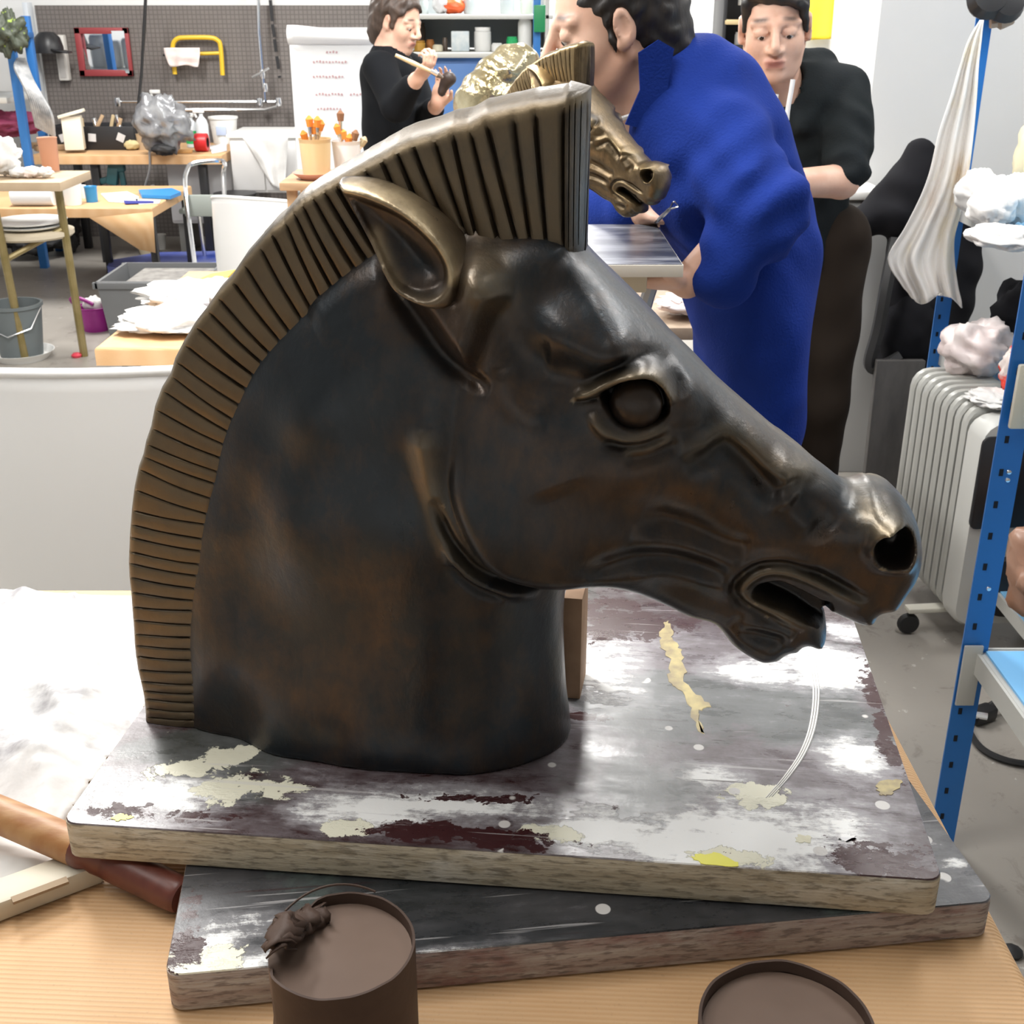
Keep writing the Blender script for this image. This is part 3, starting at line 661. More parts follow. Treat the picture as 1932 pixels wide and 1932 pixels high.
m_green_p = mat('green_paint', (.17, .22, .19), .4); m_maroon_p = mat('maroon_paint', (.05, .012, .012), .3)
def bpx(L, z=ZB): return [tuple(atz(x, y, z))[:2] for x, y in L]
def stain(L, m, z=ZB, par=up, jag=.0018, name='paint_splash'): return blob(name, bpx(L, z), z-.0001, .0004, m, par, jag)
stain([(1250, 1185), (1262, 1172), (1268, 1200), (1285, 1225), (1290, 1260), (1300, 1300), (1338, 1330), (1322, 1345), (1325, 1385), (1305, 1345), (1280, 1300), (1265, 1280), (1262, 1240), (1245, 1215)], m_ochre_p, jag=.003)
stain([(1655, 1478), (1690, 1470), (1700, 1480), (1680, 1500), (1660, 1498)], m_ochre_p); stain([(1502, 1578), (1530, 1577), (1528, 1588), (1506, 1590)], m_cream_p)
stain([(1585, 1580), (1600, 1574), (1615, 1580), (1602, 1587), (1588, 1585)], m_white_p); 0 and stain([(1310, 1455), (1340, 1447), (1364, 1460), (1362, 1475), (1335, 1480), (1312, 1470)], mat('grey_wash', (.50, .49, .49), .35))
stain([(1305, 1618), (1350, 1610), (1395, 1632), (1340, 1630)], m_yel_p); stain([(213, 1541), (235, 1536), (250, 1543), (225, 1549)], m_yel_p)
# pale drawn arc on the board
arc = [tuple(atz(x, y, ZB)) for x, y in ((1523, 1205), (1530, 1260), (1535, 1310), (1528, 1370), (1510, 1420), (1480, 1465), (1445, 1505))]
C = crsp(arc, 6); mb = MB()
for k in range(3):
    off = Vector((.0028*k, .001*k, 0)); q = [Vector(p)+off for p in C]; mb.tube(q, [.0004+.0007*math.sin(math.pi*i/(len(q)-1)) for i in range(len(q))], 5)
mb.build('chalk_arc', mat('chalk', (.75, .74, .72), .8), up)
# kraft paper table
g = NG('kraft_paper'); wv = g.N.new('ShaderNodeTexWave'); wv.bands_direction = 'Y'; wv.inputs['Scale'].default_value = 66; wv.inputs['Distortion'].default_value = .35; wv.inputs['Detail'].default_value = 2; g.L.new(g.map((1, 1, 1), rot=(0, 0, R(3))), wv.inputs['Vector'])
n1 = g.noise(5, 4); n2 = g.noise(300, 3); kc = g.mix(g.ramp(n1, .35, .65), (.54, .315, .145), (.60, .37, .185)); kc = g.mix(g.mth('MULTIPLY', wv.outputs['Fac'], .16), kc, (.80, .60, .40)); kc = g.mix(g.ramp(n2, .6, .75, 0, .2), kc, (.25, .14, .07))
m_kraft = g.out(kc, .62, 0., wv.outputs['Fac'], .00035)
tbl = thing('work_table', 'near work table wrapped in ribbed brown kraft paper under the boards', 'table', (-.35, 1.05, 0))
def paper_top(x0, x1, y0, y1, z, drop, rad=.018):
    ks = [(0, -drop)]+[(rad*(1-math.cos(a)), -rad*(1-math.sin(a))) for a in [R(q) for q in (0, 22, 45, 68, 90)]]
    b = MB(); rows = []
    for ins, dz in ks: rows.append([(x0+ins, y0+ins, z+dz), (x1-ins, y0+ins, z+dz), (x1-ins, y1-ins, z+dz), (x0+ins, y1-ins, z+dz)])
    v = sum(rows, []); f = [(i*4+j, i*4+(j+1) % 4, (i+1)*4+(j+1) % 4, (i+1)*4+j) for i in range(len(rows)-1) for j in range(4)]; k = (len(rows)-1)*4; f.append((k, k+1, k+2, k+3))
    b.add(v, f); return b
tb = paper_top(-1.25, .408, .38, 1.40, TZ, .07)
tb.build('kraft_paper_cover', m_kraft, tbl, sharp=R(60))
m_darkmetal = mat('dark_metal', (.05, .05, .055), .45, .3); m_wood = mat('wood', (.45, .30, .17), .6, col2=(.32, .2, .11), scale=6, stretch=(1, 1, 8))
for x, y in ((-1.18, .46), (.33, .46), (-1.18, 1.32), (.33, 1.32)):
    MB().box((x, y, .415), (.05, .05, .83), bev=.004).build('leg', m_darkmetal, tbl)
MB().box((-.42, .89, .852), (1.6, .98, .04), bev=.003).build('table_panel', m_wood, tbl)
# pots of brown clay slip
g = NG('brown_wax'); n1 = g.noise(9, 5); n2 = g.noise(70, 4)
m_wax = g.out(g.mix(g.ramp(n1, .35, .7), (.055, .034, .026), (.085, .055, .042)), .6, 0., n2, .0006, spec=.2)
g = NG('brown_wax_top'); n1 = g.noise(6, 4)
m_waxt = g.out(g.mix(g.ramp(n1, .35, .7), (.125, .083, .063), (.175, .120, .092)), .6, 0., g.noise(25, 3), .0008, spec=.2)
def pot(label, px, py, rpx, ztop, tear, seed):
    c = atz(px, py, ztop); r_ = rpx; root = thing('clay_pot', label, 'pot', (c.x, c.y, TZ)); n = 96
    def edge(a):
        """height and radius of the torn rim at angle a"""
        q = mnoise.noise(Vector((math.cos(a)*3+seed, math.sin(a)*3, seed))); z = ztop+.0015*q; rr = r_
        if tear:
            d = (a-tear+math.pi) % (2*math.pi)-math.pi
            e = math.exp(-(d/.55)**2); z -= .020*e+.010*e*mnoise.noise(Vector((a*9, seed, 0))); rr += -.010*e+.004*math.sin(a*17)*e
        return z, rr
    v = []; f = []
    prof = [(.94, TZ, 0), (1., TZ+.006, 0), (1.0, TZ+.04, 0), (1., .6, 1), (1., .86, 1), (1.0, 1., 1), (.965, 1., 1), (.955, .90, 1)]
    for j in range(n):
        a = 2*math.pi*j/n; ze, re = edge(a)
        for k, z, rel in prof:
            if rel: zz = TZ+(ze-TZ)*z
            else: zz = z
            q = r_+(re-r_)*(1 if rel else 0); v.append((c.x+q*k*math.cos(a)*(1+.006*math.sin(3*a+seed)), c.y+q*k*math.sin(a)*(1+.006*math.sin(3*a+seed)), zz))
    m_ = len(prof)
    for j in range(n):
        for k in range(m_-1): a = j*m_+k; b = ((j+1) % n)*m_+k; f.append((a, b, b+1, a+1))
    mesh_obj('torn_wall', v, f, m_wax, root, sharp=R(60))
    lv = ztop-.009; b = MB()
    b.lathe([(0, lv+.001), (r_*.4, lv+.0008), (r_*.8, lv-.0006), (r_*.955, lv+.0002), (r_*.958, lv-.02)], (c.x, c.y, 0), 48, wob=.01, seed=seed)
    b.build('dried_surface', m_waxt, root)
    if tear:
        # torn curls of skin at the rim
        for k in range(9):
            a = tear+random.uniform(-.6, .6); p = Vector((c.x+(r_-.004)*math.cos(a), c.y+(r_-.004)*math.sin(a), lv+.003+.002*k)); t = Vector((-math.sin(a), math.cos(a), 0)); nn = Vector((-math.cos(a), -math.sin(a), 0))
            def fn(u, w_, p=p, t=t, nn=nn, k=k): s_ = mnoise.noise(Vector((u*3+k, w_*3, seed)))*.006; return p+t*(u-.5)*.034*(1-w_*.4)+nn*(w_*.020+s_*1.4)+Vector((0, 0, .006*math.sin(w_*3)+s_*.8-.002))
            solid(MB().grid(fn, 8, 6).build('torn_skin', m_wax, root, sharp=None), .0012)
        q = []
        for k in range(13):
            a = R(68)+R(78)*k/12; q.append((c.x+r_*1.0*math.cos(a), c.y+r_*1.05*math.sin(a), ztop+.004*math.sin(math.pi*k/12)+.001))
        MB().tube(q, .0009, 6).build('rim_thread', m_wax, root)
    return root
pot('brown clay pot with torn rim in front of the boards, left of the other pot', 641, 1779, .0508, TZ+.115, R(165), 2.)
pot('brown clay pot cut by the bottom edge, right of the torn pot', 1486, 1932, .0575, TZ+.085, 0, 5.)
# cardboard block just behind the neck
b = MB(); p = aty(1077, 1220, 1.03)
b.box((.062, 1.03, ZB+.055), (.018, .05, .11), (0, 0, R(-10)), bev=.001); b.build('cardboard_block', mat('cardboard', (.42, .27, .17), .8, col2=(.33, .2, .12), scale=30)); tag(D.objects['cardboard_block'], 'brown cardboard block propped behind the neck of the bronze horse', 'block')
# ================================================================== the room
def struct(name, b, m, **kw):
    o = b.build(name, m, **kw) if isinstance(b, MB) else b; o['kind'] = 'structure'; return o
g = NG('grey_floor'); n1 = g.noise(.9, 6, .6); n2 = g.noise(11, 7, .7, dist=.6)
fc = g.mix(g.ramp(n1, .3, .7), (.27, .25, .225), (.35, .325, .29)); fc = g.mix(g.ramp(n2, .57, .66, 0, .55), fc, (.16, .14, .12))
fc = g.mix(g.ramp(g.noise(23, 4, .6), .68, .70, 0, .6), fc, (.6, .58, .55)); m_floor = g.out(fc, .38, 0., n2, .0004)
m_wall = mat('white_wall', (.82, .82, .80), .7, col2=(.77, .77, .76), scale=2); m_gwall = mat('grey_wall', (.56, .56, .55), .65, col2=(.51, .52, .53), scale=1.6)
X0, X1, Y0, Y1, ZC = -3.9, 4.0, -2.2, 9.1, 2.92
struct('floor', MB().box(((X0+X1)/2, (Y0+Y1)/2, -.05), (X1-X0+.2, Y1-Y0+.2, .1)), m_floor)
struct('ceiling', MB().box(((X0+X1)/2, (Y0+Y1)/2, ZC+.05), (X1-X0+.2, Y1-Y0+.2, .1)), m_wall)
struct('wall_back', MB().box(((X0+X1)/2, Y1+.05, ZC/2), (X1-X0+.2, .1, ZC)), m_wall)
struct('wall_front', MB().box(((X0+X1)/2, Y0-.05, ZC/2), (X1-X0+.2, .1, ZC)), m_wall)
struct('wall_left', MB().box((X0-.05, (Y0+Y1)/2, ZC/2), (.1, Y1-Y0, ZC)), m_gwall)
struct('wall_right', MB().box((X1+.05, (Y0+Y1)/2, ZC/2), (.1, Y1-Y0, ZC)), m_wall)
pw = aty(1648, 60, 4.42).x
struct('wall_partition', MB().box(((pw+X1)/2, 4.42, ZC/2), (X1-pw, .12, ZC)), m_gwall)
# left return wall beside the pegboard
a = aty(66, 60, 9.0)
struct('trim_1', MB().box((a.x-.02, 8.98, .79), (.035, .1, 1.66), bev=.004), mat('pale_grey_trim', (.62, .66, .70), .5))
# ---- tiled panel wall
g = NG('panel_tiles'); br = g.N.new('ShaderNodeTexBrick'); br.offset = 0; br.inputs['Scale'].default_value = 1; br.inputs['Brick Width'].default_value = .030; br.inputs['Row Height'].default_value = .030; br.inputs['Mortar Size'].default_value = .0035
g.L.new(g.map((1, 1, 1), rot=(R(90), 0, 0)), br.inputs['Vector']); br.inputs['Color1'].default_value = (.165, .145, .135, 1); br.inputs['Color2'].default_value = (.18, .16, .147, 1); br.inputs['Mortar'].default_value = (.115, .10, .093, 1)
m_tiles = g.out(br.outputs['Color'], .5)
px0 = a.x; px1 = aty(720, 60, 8.97).x
struct('trim_2', MB().box(((px0+px1)/2, 9.08, .79), (px1-px0, .04, 1.62)), m_tiles)
def P8(x, y, Y=9.0): return aty(x, y, Y)
# ---- things hanging on the panel
m_red = mat('red_frame', (.30, .045, .05), .5); m_mirror = mat('mirror_glass', (.85, .9, .95), .04, 1.)
def rectw(x0, y0, x1, y1, Y): a = aty(x0, y1, Y); b = aty(x1, y0, Y); return a.x, a.z, b.x, b.z
x0, z0, x1, z1 = rectw(150, 52, 240, 144, 9.02)
r_ = thing('wall_mirror', 'small square mirror in red frame on the mosaic panel', 'mirror', ((x0+x1)/2, 9.05, z0)); f_ = .042
b = MB()
for c, s_ in ((((x0+x1)/2, 9.04, z1-f_/2), (x1-x0, .03, f_)), (((x0+x1)/2, 9.04, z0+f_/2), (x1-x0, .03, f_)), ((x0+f_/2, 9.04, (z0+z1)/2), (f_, .03, z1-z0)), ((x1-f_/2, 9.04, (z0+z1)/2), (f_, .03, z1-z0))): b.box(c, s_, bev=.004)
b.build('frame', m_red, r_); MB().box(((x0+x1)/2, 9.045, (z0+z1)/2), (x1-x0-f_, .01, z1-z0-f_), (R(2), 0, R(-8))).build('mirror_glass', m_mirror, r_)
m_yellow = mat('yellow_paint_metal', (.78, .50, .03), .4); m_chrome = mat('chrome', (.75, .76, .78), .18, 1.); m_black = mat('black_rubber', (.012, .012, .013), .6); m_blackp = mat('black_plastic', (.016, .016, .018), .4)
r_ = thing('bow_saw', 'yellow bent-tube bow saw hanging on the mosaic panel beside the mirror', 'saw', P8(375, 110, 9.0))
b = MB(); q = crsp([P8(330, 140), P8(326, 100), P8(327, 82), P8(335, 73), P8(350, 71), P8(395, 71), P8(410, 76), P8(416, 88), P8(420, 142)], 5); b.tube(q, .016, 8); b.build('bent_tube', m_yellow, r_)
MB().tube([P8(326, 103), P8(418, 100)], .012, 8).build('cross_bar', m_yellow, r_); MB().tube([P8(308, 104), P8(318, 104)], .008, 6).build('pin', m_black, r_)
def crumple(name, label, cat, c, size, m, seed=0, amp=.25, n=4, fq=3.2, flat=0., parent=None, sub=24):
    """soft crumpled heap: a closed lumpy shell with creases"""
    b = MB(); nu, nv = sub*2, sub; vs = []; fs = []
    for i in range(nv+1):
        t = math.pi*i/nv
        for j in range(nu):
            a = 2*math.pi*j/nu; d = Vector((math.sin(t)*math.cos(a), math.sin(t)*math.sin(a), math.cos(t)))
            q = d*fq+Vector((seed, seed*.7, seed*1.3)); k = 1+amp*(mnoise.noise(q*.8)+.45*(1-2.4*abs(mnoise.noise(q*1.5)))-.25+.16*(abs(mnoise.noise(q*3.1))-.2))
            z = d.z*k*size[2]/2
            if z < 0: z *= (1-flat)
            vs.append((c[0]+d.x*k*size[0]/2, c[1]+d.y*k*size[1]/2, c[2]+size[2]/2*(1-flat)+z))
    for i in range(nv):
        for j in range(nu): fs.append((i*nu+j, (i+1)*nu+j, (i+1)*nu+(j+1) % nu, i*nu+(j+1) % nu))
    mn = min(v[2] for v in vs); vs = [(v[0], v[1], v[2]-mn+c[2]) for v in vs]
    o = mesh_obj(name, vs, fs, m, parent)
    if parent is None: tag(o, label, cat)
    return o
m_wcloth = mat('white_cloth', (.80, .79, .77), .85, col2=(.68, .67, .65), scale=9, bump=.002); m_pcloth = mat('pink_white_cloth', (.80, .66, .62), .85, col2=(.84, .78, .76), scale=7)
def drape(name, label, cat, top, w_, h_, m, folds=5, amp=.015, seed=0, th=.003, shape=None, nrm=(0, -1, 0), parent=None, nu=40, nv=40):
    """hanging cloth sheet. top: centre of the upper edge; shape(t)->(left,right) half widths 0..1"""
    n = Vector(nrm).normalized(); s_ = Vector((0, 0, 1)).cross(n).normalized()*-1; top = Vector(top)
    def fn(u, t):
        l, r = shape(t) if shape else (-.5, .5); x = (l+(r-l)*u)*w_; a = amp*(math.sin(u*folds*2*math.pi+seed+2*t)+.6*math.sin(u*folds*3.7+seed*2+3*t))*(.35+.65*t)+.012*mnoise.noise(Vector((u*3, t*3, seed)))
        zz = h_*t*(1+.05*math.sin(u*7+seed)); return top+s_*x*(1 if s_.x > 0 else -1)+n*a-Vector((0, 0, zz))
    o = MB().grid(fn, nu, nv).build(name, m, parent, sharp=None); solid(o, th)
    if parent is None: tag(o, label, cat)
    return o
drape('hanging_rag', 'pink-white rag draped over the yellow frame', 'rag', P8(343, 90, 8.93), .25, .12, m_pcloth, 2, .012, 1., shape=lambda t: (-.5+.12*t*t, .5-.1*t*t), nu=16, nv=12)
def lathe_thing(name, label, cat, prof, c, m, group=None, n=24, part=None, **kw):
    o = MB().lathe(prof, c, n).build(name, m, part, **kw)
    if part is None: tag(o, label, cat, group)
    return o
o = MB().lathe([(0, .14), (.05, .135), (.085, .10), (.10, .04), (.10, 0), (.085, 0), (.08, .04), (0, .11)], P8(93, 100, 8.9)).box(P8(116, 96, 8.86), (.11, .12, .012), (0, .2, 0), bev=.004).build('black_hat', m_blackp); tag(o, 'black peaked hat hanging at the left edge of the mosaic panel', 'hat')
r_ = thing('wall_lamp', 'narrow white box lamp on the panel between black hat and red mirror', 'lamp', P8(116, 150, 9.03)); x0, z0, x1, z1 = rectw(105, 66, 128, 152, 9.0)
MB().box(((x0+x1)/2, 9.02, (z0+z1)/2), (.07, .07, z1-z0), bev=.008).build('housing', mat('offwhite_plastic', (.66, .64, .60), .5), r_); MB().box(((x0+x1)/2, 8.985, (z0+z1)/2-.05), (.045, .01, (z1-z0)*.55), bev=.003).build('diffuser', mat('grey_diffuser', (.5, .48, .46), .3), r_)
def cable(name, label, pts, rad, m, cat='cable', n=6): o = MB().tube(crsp(pts, 6), rad, n).build(name, m); return tag(o, label, cat)
cable('hanging_cable', 'thick dark cable hanging in front of the panel down to the back table', [P8(276, -30, 8.6), P8(271, 60, 8.6), P8(266, 150, 8.6), P8(256, 230, 8.55), P8(247, 262, 8.5)], .010, m_black)
cable('hanging_cable', 'thin dark cable hanging beside the thick one', [P8(277, -30, 8.62), P8(273, 70, 8.62), P8(262, 180, 8.6), P8(262, 250, 8.5), P8(252, 268, 8.45)], .006, mat('dark_cable', (.05, .045, .045), .6))
r_ = thing('chrome_air_pipe', 'chrome pipe running down the panel to a double horizontal rail', 'pipe', P8(400, 200, 8.9))
MB().tube([P8(487, -30, 8.93), P8(489, 60, 8.93), P8(495, 130, 8.93), P8(500, 190, 8.93)], .012, 8).build('drop_pipe', m_chrome, r_)
MB().tube([P8(222, 192, 8.95), P8(526, 192, 8.95)], .010, 8).build('upper_rail', m_chrome, r_)
MB().tube([P8(290, 207, 8.85), P8(500, 207, 8.85), P8(520, 202, 8.88), P8(526, 192, 8.95)], .012, 8).build('lower_rail', m_chrome, r_)
for x, y in ((222, 192), (526, 192), (495, 140), (500, 165), (490, 193)): MB().lathe([(0, -.03), (.022, -.028), (.026, 0), (.022, .028), (0, .03)], P8(x, y, 8.93), 12).build('coupling', m_chrome, r_)
MB().tube([P8(476, 146, 8.9), P8(508, 128, 8.9)], .009, 6).build('valve_handle', m_chrome, r_)
for k in range(8): pass
r_ = thing('wall_hook_rail', 'black slotted strap hanging on the panel beside the chrome pipe', 'strap', P8(517, 145, 9.02))
for k, (xa, ya, xb, yb) in enumerate(((510, 0, 514, 40), (514, 46, 518, 70), (518, 74, 521, 98), (522, 106, 526, 130), (527, 143, 528, 147))): MB().bar(P8(xa, ya, 9.03), P8(xb, yb, 9.03), .022, .01).build('strap_link', m_blackp, r_)
# ---- blue rack in the far left corner
m_bluerack = mat('blue_rack_metal', (.025, .16, .46), .4); m_ltshelf = mat('light_blue_shelf', (.22, .50, .78), .4); m_gshelf = mat('grey_shelf_metal', (.50, .50, .47), .45)
r_ = thing('steel_shelving', 'blue-posted steel shelving in the far left corner', 'shelving', aty(30, 250, 8.0))
for (xa, ya, xb, yb, Y) in ((12, 28, 42, 262, 7.9), (48, 30, 75, 262, 8.5)):
    a = aty(xa, ya, Y); MB().box((a.x, Y, (a.z+.0)/2+.0), (.05, .05, a.z), bev=.003).build('post', m_bluerack, r_)
for z, in ((1.42,), (1.05,), (.55,)): MB().box((aty(10, 200, 8.2).x-.35, 8.2, z), (.98, .62, .035), bev=.004).build('shelf', m_gshelf if z < 1.3 else m_bluerack, r_)
xr = aty(10, 200, 8.2).x
for k, (dx, w_, h_, cc) in enumerate(((-.02, .13, .22, (.7, .7, .68)), (.0-.16, .12, .2, (.75, .75, .72)), (-.31, .13, .24, (.65, .66, .66)))):
    o = MB().lathe([(0, 0), (w_/2*.9, .002), (w_/2, .02), (w_/2, h_*.9), (w_/2*.8, h_), (0, h_)], (xr+dx, 8.02, 1.0675), 20).build('plastic_tub', mat('tub_%d' % k, cc, .4)); tag(o, ['white plastic tub at the right end of the blue corner rack', 'middle white plastic tub on the blue corner rack', 'grey-white tub furthest left on the blue corner rack'][k], 'tub', 'tubs on the corner rack')
crumple('tangled_tools', 'dark tangle of hoses and straps hanging on the blue corner rack post', 'tools', aty(26, 112, 7.75), (.20, .14, .22), mat('dark_green_grey', (.05, .06, .04), .6, col2=(.25, .35, .05), scale=25, lo=.6, hi=.65), 3, .5)
o = MB(); 
for k in range(9): o.tube(crsp([aty(34+k*1.5, 112, 7.88), aty(30+k*4, 130+k*3, 7.7), aty(55+k*5, 180+k*4, 7.65), aty(70+k*4, 240+2*k, 7.7)], 5), .012, 6)
o = o.build('hanging_hoses', mat('grey_hose', (.16, .17, .18), .5, col2=(.4, .4, .4), scale=12)); tag(o, 'bundle of grey hoses and clamps hanging under the corner rack', 'hoses')
crumple('magenta_sack', 'dark magenta sack on the lower shelf of the corner rack', 'sack', (aty(20, 262, 8.1).x, 8.1, .80), (.45, .3, .16), mat('magenta_sack', (.22, .03, .08), .7), 9, .3)

# ================================================================== tables on the left
def ktable(name, label, x0, x1, y0, y1, z, drop, legs, m_leg, lw=.04, cover=m_kraft):
    r_ = thing(name, label, 'table', ((x0+x1)/2, (y0+y1)/2, 0)); paper_top(x0, x1, y0, y1, z, drop, .01).build('paper_cover', cover, r_, sharp=R(60))
    MB().box(((x0+x1)/2, (y0+y1)/2, z-.035), (x1-x0-.03, y1-y0-.03, .03)).build('table_panel', m_wood, r_)
    for lx, ly in legs: MB().box((lx, ly, (z-.05)/2), (lw, lw, z-.05), bev=.003).build('leg', m_leg, r_)
    return r_
m_bleg = mat('black_leg', (.02, .02, .022), .4); m_gleg = mat('grey_leg', (.28, .28, .27), .4, .5)
# middle table
fy = 6.85; zt = aty(300, 392, fy).z; x1 = aty(303, 400, fy).x; x0 = -3.6
x1b = aty(345, 372, 7.7).x; x1 = (x1+x1b)/2
ktable('paper_covered_table', 'middle left table covered in kraft paper with a folded corner hanging down', x0, x1, fy, 7.75, zt, .055, [(x1-.04, fy+.1), (x1-.03, 7.68), (aty(201, 450, 7.68).x, 7.68), (x0+.1, fy+.1)], m_bleg)
fl = MB(); a = Vector((x1+.006, fy-.008, zt-.02)); fl.add([a, a+Vector((-.36, 0, -.035)), a+Vector((-.10, -.01, -.21)), a+Vector((-.01, -.005, -.23))], [(0, 1, 2, 3)]); fl = fl.build('folded_paper_corner', m_kraft, sharp=None); solid(fl, .002); tag(fl, 'triangular flap of kraft paper hanging off the corner of the middle left table', 'paper')
T2 = zt+.0005
def on(px, py, z): v = atz(px, py, z); return v
def slab(name, label, cat, pxs, z, th, m, group=None):
    """flat thing with its outline given on the plane z"""
    L = [on(x, y, z) for x, y in pxs]; n = len(L); v = [(p.x, p.y, z) for p in L]+[(p.x, p.y, z+th) for p in L]
    f = [(i, (i+1) % n, n+(i+1) % n, n+i) for i in range(n)]+[tuple(range(n, 2*n)), tuple(range(n-1, -1, -1))]
    o = mesh_obj(name, v, f, m, None, smooth=False); tag(o, label, cat, group); return o
m_btray = mat('blue_tray', (.03, .25, .62), .35); m_paper = mat('white_paper', (.82, .82, .82), .8)
slab('blue_tray', 'bright blue tray at the right end of the middle left table', 'tray', [(262, 364), (268, 374), (322, 376), (342, 368), (325, 361)], T2+.002, .02, m_btray)
slab('paper_sheet', 'white sheet of paper left of the blue tray', 'paper', [(190, 366), (205, 381), (258, 384), (262, 372), (240, 362)], T2+.001, .003, m_paper)
slab('paper_sheet', 'white sheet sticking out in front of the blue tray', 'paper', [(255, 376), (262, 386), (300, 384), (303, 378)], T2+.001, .003, m_paper)
slab('blue_folder', 'dark blue folder edge at the front of the middle left table', 'folder', [(233, 379), (236, 385), (290, 383), (290, 380)], T2+.005, .003, mat('navy', (.02, .03, .25), .4))
def cup(px, py, z, r_, h_, m, label, cat='cup', taper=.8, name='cup', group=None, n=20):
    c = on(px, py, z); t = .08*r_; return lathe_thing(name, label, cat, [(0, 0), (r_*taper, 0), (r_, h_), (r_*1.05, h_), (r_*1.03, h_+.004), (r_-t, h_), (r_*taper-t, .01), (0, .008)], (c.x, c.y, z), m, group, n)
m_wplast = mat('white_plastic', (.80, .80, .78), .35)
cup(174, 381, T2, .036, .085, mat('blue_cup', (.03, .22, .45), .4), 'small blue cup on the middle left table', taper=.9)
cup(138, 386, T2, .065, .17, m_wplast, 'large white plastic beaker beside the olive stand post', 'beaker', .75, 'beaker'); cup(155, 374, T2, .03, .07, m_wplast, 'small white cup behind the blue cup', taper=.85)
r_ = thing('paper_roll', 'roll of white paper lying on the middle left table', 'paper roll', on(65, 388, T2)); a = on(28, 388, T2); b_ = on(105, 388, T2)
MB().tube([a+Vector((0, 0, .058)), b_+Vector((0, 0, .058))], .057, 20).build('rolled_paper', m_paper, r_); MB().tube([a+Vector((-.01, 0, .058)), a+Vector((.02, 0, .058))], .022, 12).build('cardboard_core', mat('core', (.25, .14, .08), .8), r_)
# olive stand near left
m_olive = mat('olive_metal', (.20, .155, .055), .4, .35, col2=(.28, .22, .10), scale=10)
sy = 5.62; zs = aty(120, 338, sy).z
r_ = thing('modelling_stand', 'tall olive metal stand with wooden top at the left edge', 'stand', (-2.35, 5.7, 0))
xA = atz(49, 684, 0); xB = atz(159, 672, 0); xt = aty(147, 330, 5.75).x
MB().box((xt-.33, 5.72, zs-.02), (.66, .42, .04), bev=.004).build('wooden_top', mat('pale_wood', (.52, .40, .27), .6, col2=(.42, .31, .2), scale=5), r_)
for (p, q) in ((aty(108, 345, 5.75), xB), (aty(2, 400, 5.57)+Vector((-.03, 0, .1)), xA)): MB().tube([p, q], .019, 10).build('leg', m_olive, r_)
for (p, q) in ((aty(-60, 345, 5.95), Vector((xA.x-.32, 6.0, 0))),): MB().tube([p, q], .019, 10).build('leg', m_olive, r_)
MB().tube([xA+Vector((-.012, 0, .50)), xB+Vector((-.02, 0, .62))], .014, 8).build('brace', m_olive, r_)
c = aty(50, 436, 5.7); MB().lathe([(0, 0), (.19, 0), (.20, .01), (.20, .028), (.18, .035), (0, .035)], (c.x-.02, 5.8, c.z-.04), 28).build('lower_shelf', mat('cream_wood', (.55, .48, .36), .5), r_)
lathe_thing('stacked_plate', 'cream plates stacked on the lower shelf of the olive stand', 'plates', [(0, 0), (.10, 0), (.165, .014), (.172, .02), (.1, .02), (.172, .034), (.176, .04), (.1, .03), (0, .03)], (c.x-.02, 5.8, c.z-.004), m_wplast)
S1 = zs+.0005
cup(97, 322, S1, .045, .15, mat('terracotta', (.50, .24, .14), .6), 'terracotta coloured cup on the olive stand', taper=.85)
crumple('plastic_bag', 'white crumpled bag at the left edge on top of the olive stand', 'bag', (aty(2, 300, 5.7).x, 5.7, S1), (.17, .16, .17), m_wcloth, 5, .3)
for k, (x, s_) in enumerate(((38, .09), (62, .11), (88, .07))): crumple('crumpled_tissue', ['small crumpled tissue beside the bag on the olive stand', 'larger crumpled tissue in the middle of the olive stand top', 'small tissue beside the terracotta cup'][k], 'tissue', (aty(x, 320, 5.68).x, 5.66, S1), (s_, .08, .045), m_pcloth if k == 1 else m_wcloth, 7+k, .35, sub=14)
# back table
fy = 8.0; zb = aty(300, 292, fy).z; xb0 = aty(60, 300, fy).x; xb1 = aty(432, 290, fy).x
ktable('paper_covered_table', 'back table along the mosaic panel, covered in kraft paper and loaded with tools', xb0, xb1-.05, fy, 8.75, zb, .06, [(aty(172, 330, fy).x, fy+.1), (aty(377, 330, fy).x, fy+.1), (xb0+.08, 8.6), (xb1-.12, 8.6)], m_bleg, .05)
T3 = zb+.0005
r_ = thing('tool_crate', 'black plastic crate full of tools on the back table', 'crate', on(178, 283, T3)); c = on(178, 283, T3)
for s_, cc in (((.56, .015, .15), (0, -.15, .075)), ((.56, .015, .15), (0, .15, .075)), ((.015, .3, .15), (-.28, 0, .075)), ((.015, .3, .15), (.28, 0, .075)), ((.56, .3, .01), (0, 0, .006))): MB().box((c.x+cc[0], c.y+.15+cc[1], T3+cc[2]), s_, bev=.002).build('crate_side', m_blackp, r_)
for k in range(3): MB().box((c.x-.19+.19*k, c.y-.01, T3+.08), (.05, .008, .05), (0, R(20*k-15), 0)).build('paint_spot', mat('spot_white', (.6, .6, .6), .5), r_)
for k in range(9):
    x = c.x-.22+.055*k; MB().bar((x, c.y+.12+.02*(k % 3), T3+.05), (x+random.uniform(-.05, .09), c.y+.16, T3+.19+.02*(k % 2)), .022, .022, bev=.003).build('hand_tool', [m_wood, m_chrome, mat('tan_handle', (.5, .38, .22), .6)][k % 3])
    tag(D.objects['hand_tool' if k == 0 else 'hand_tool.%03d' % k], '%s hand tool in the black crate, %s from its left end' % (['dark wooden', 'shiny metal', 'tan'][k % 3], ['first', 'second', 'third', 'fourth', 'fifth', 'sixth', 'seventh', 'eighth', 'ninth'][k]), 'tool', 'tools in the black crate')
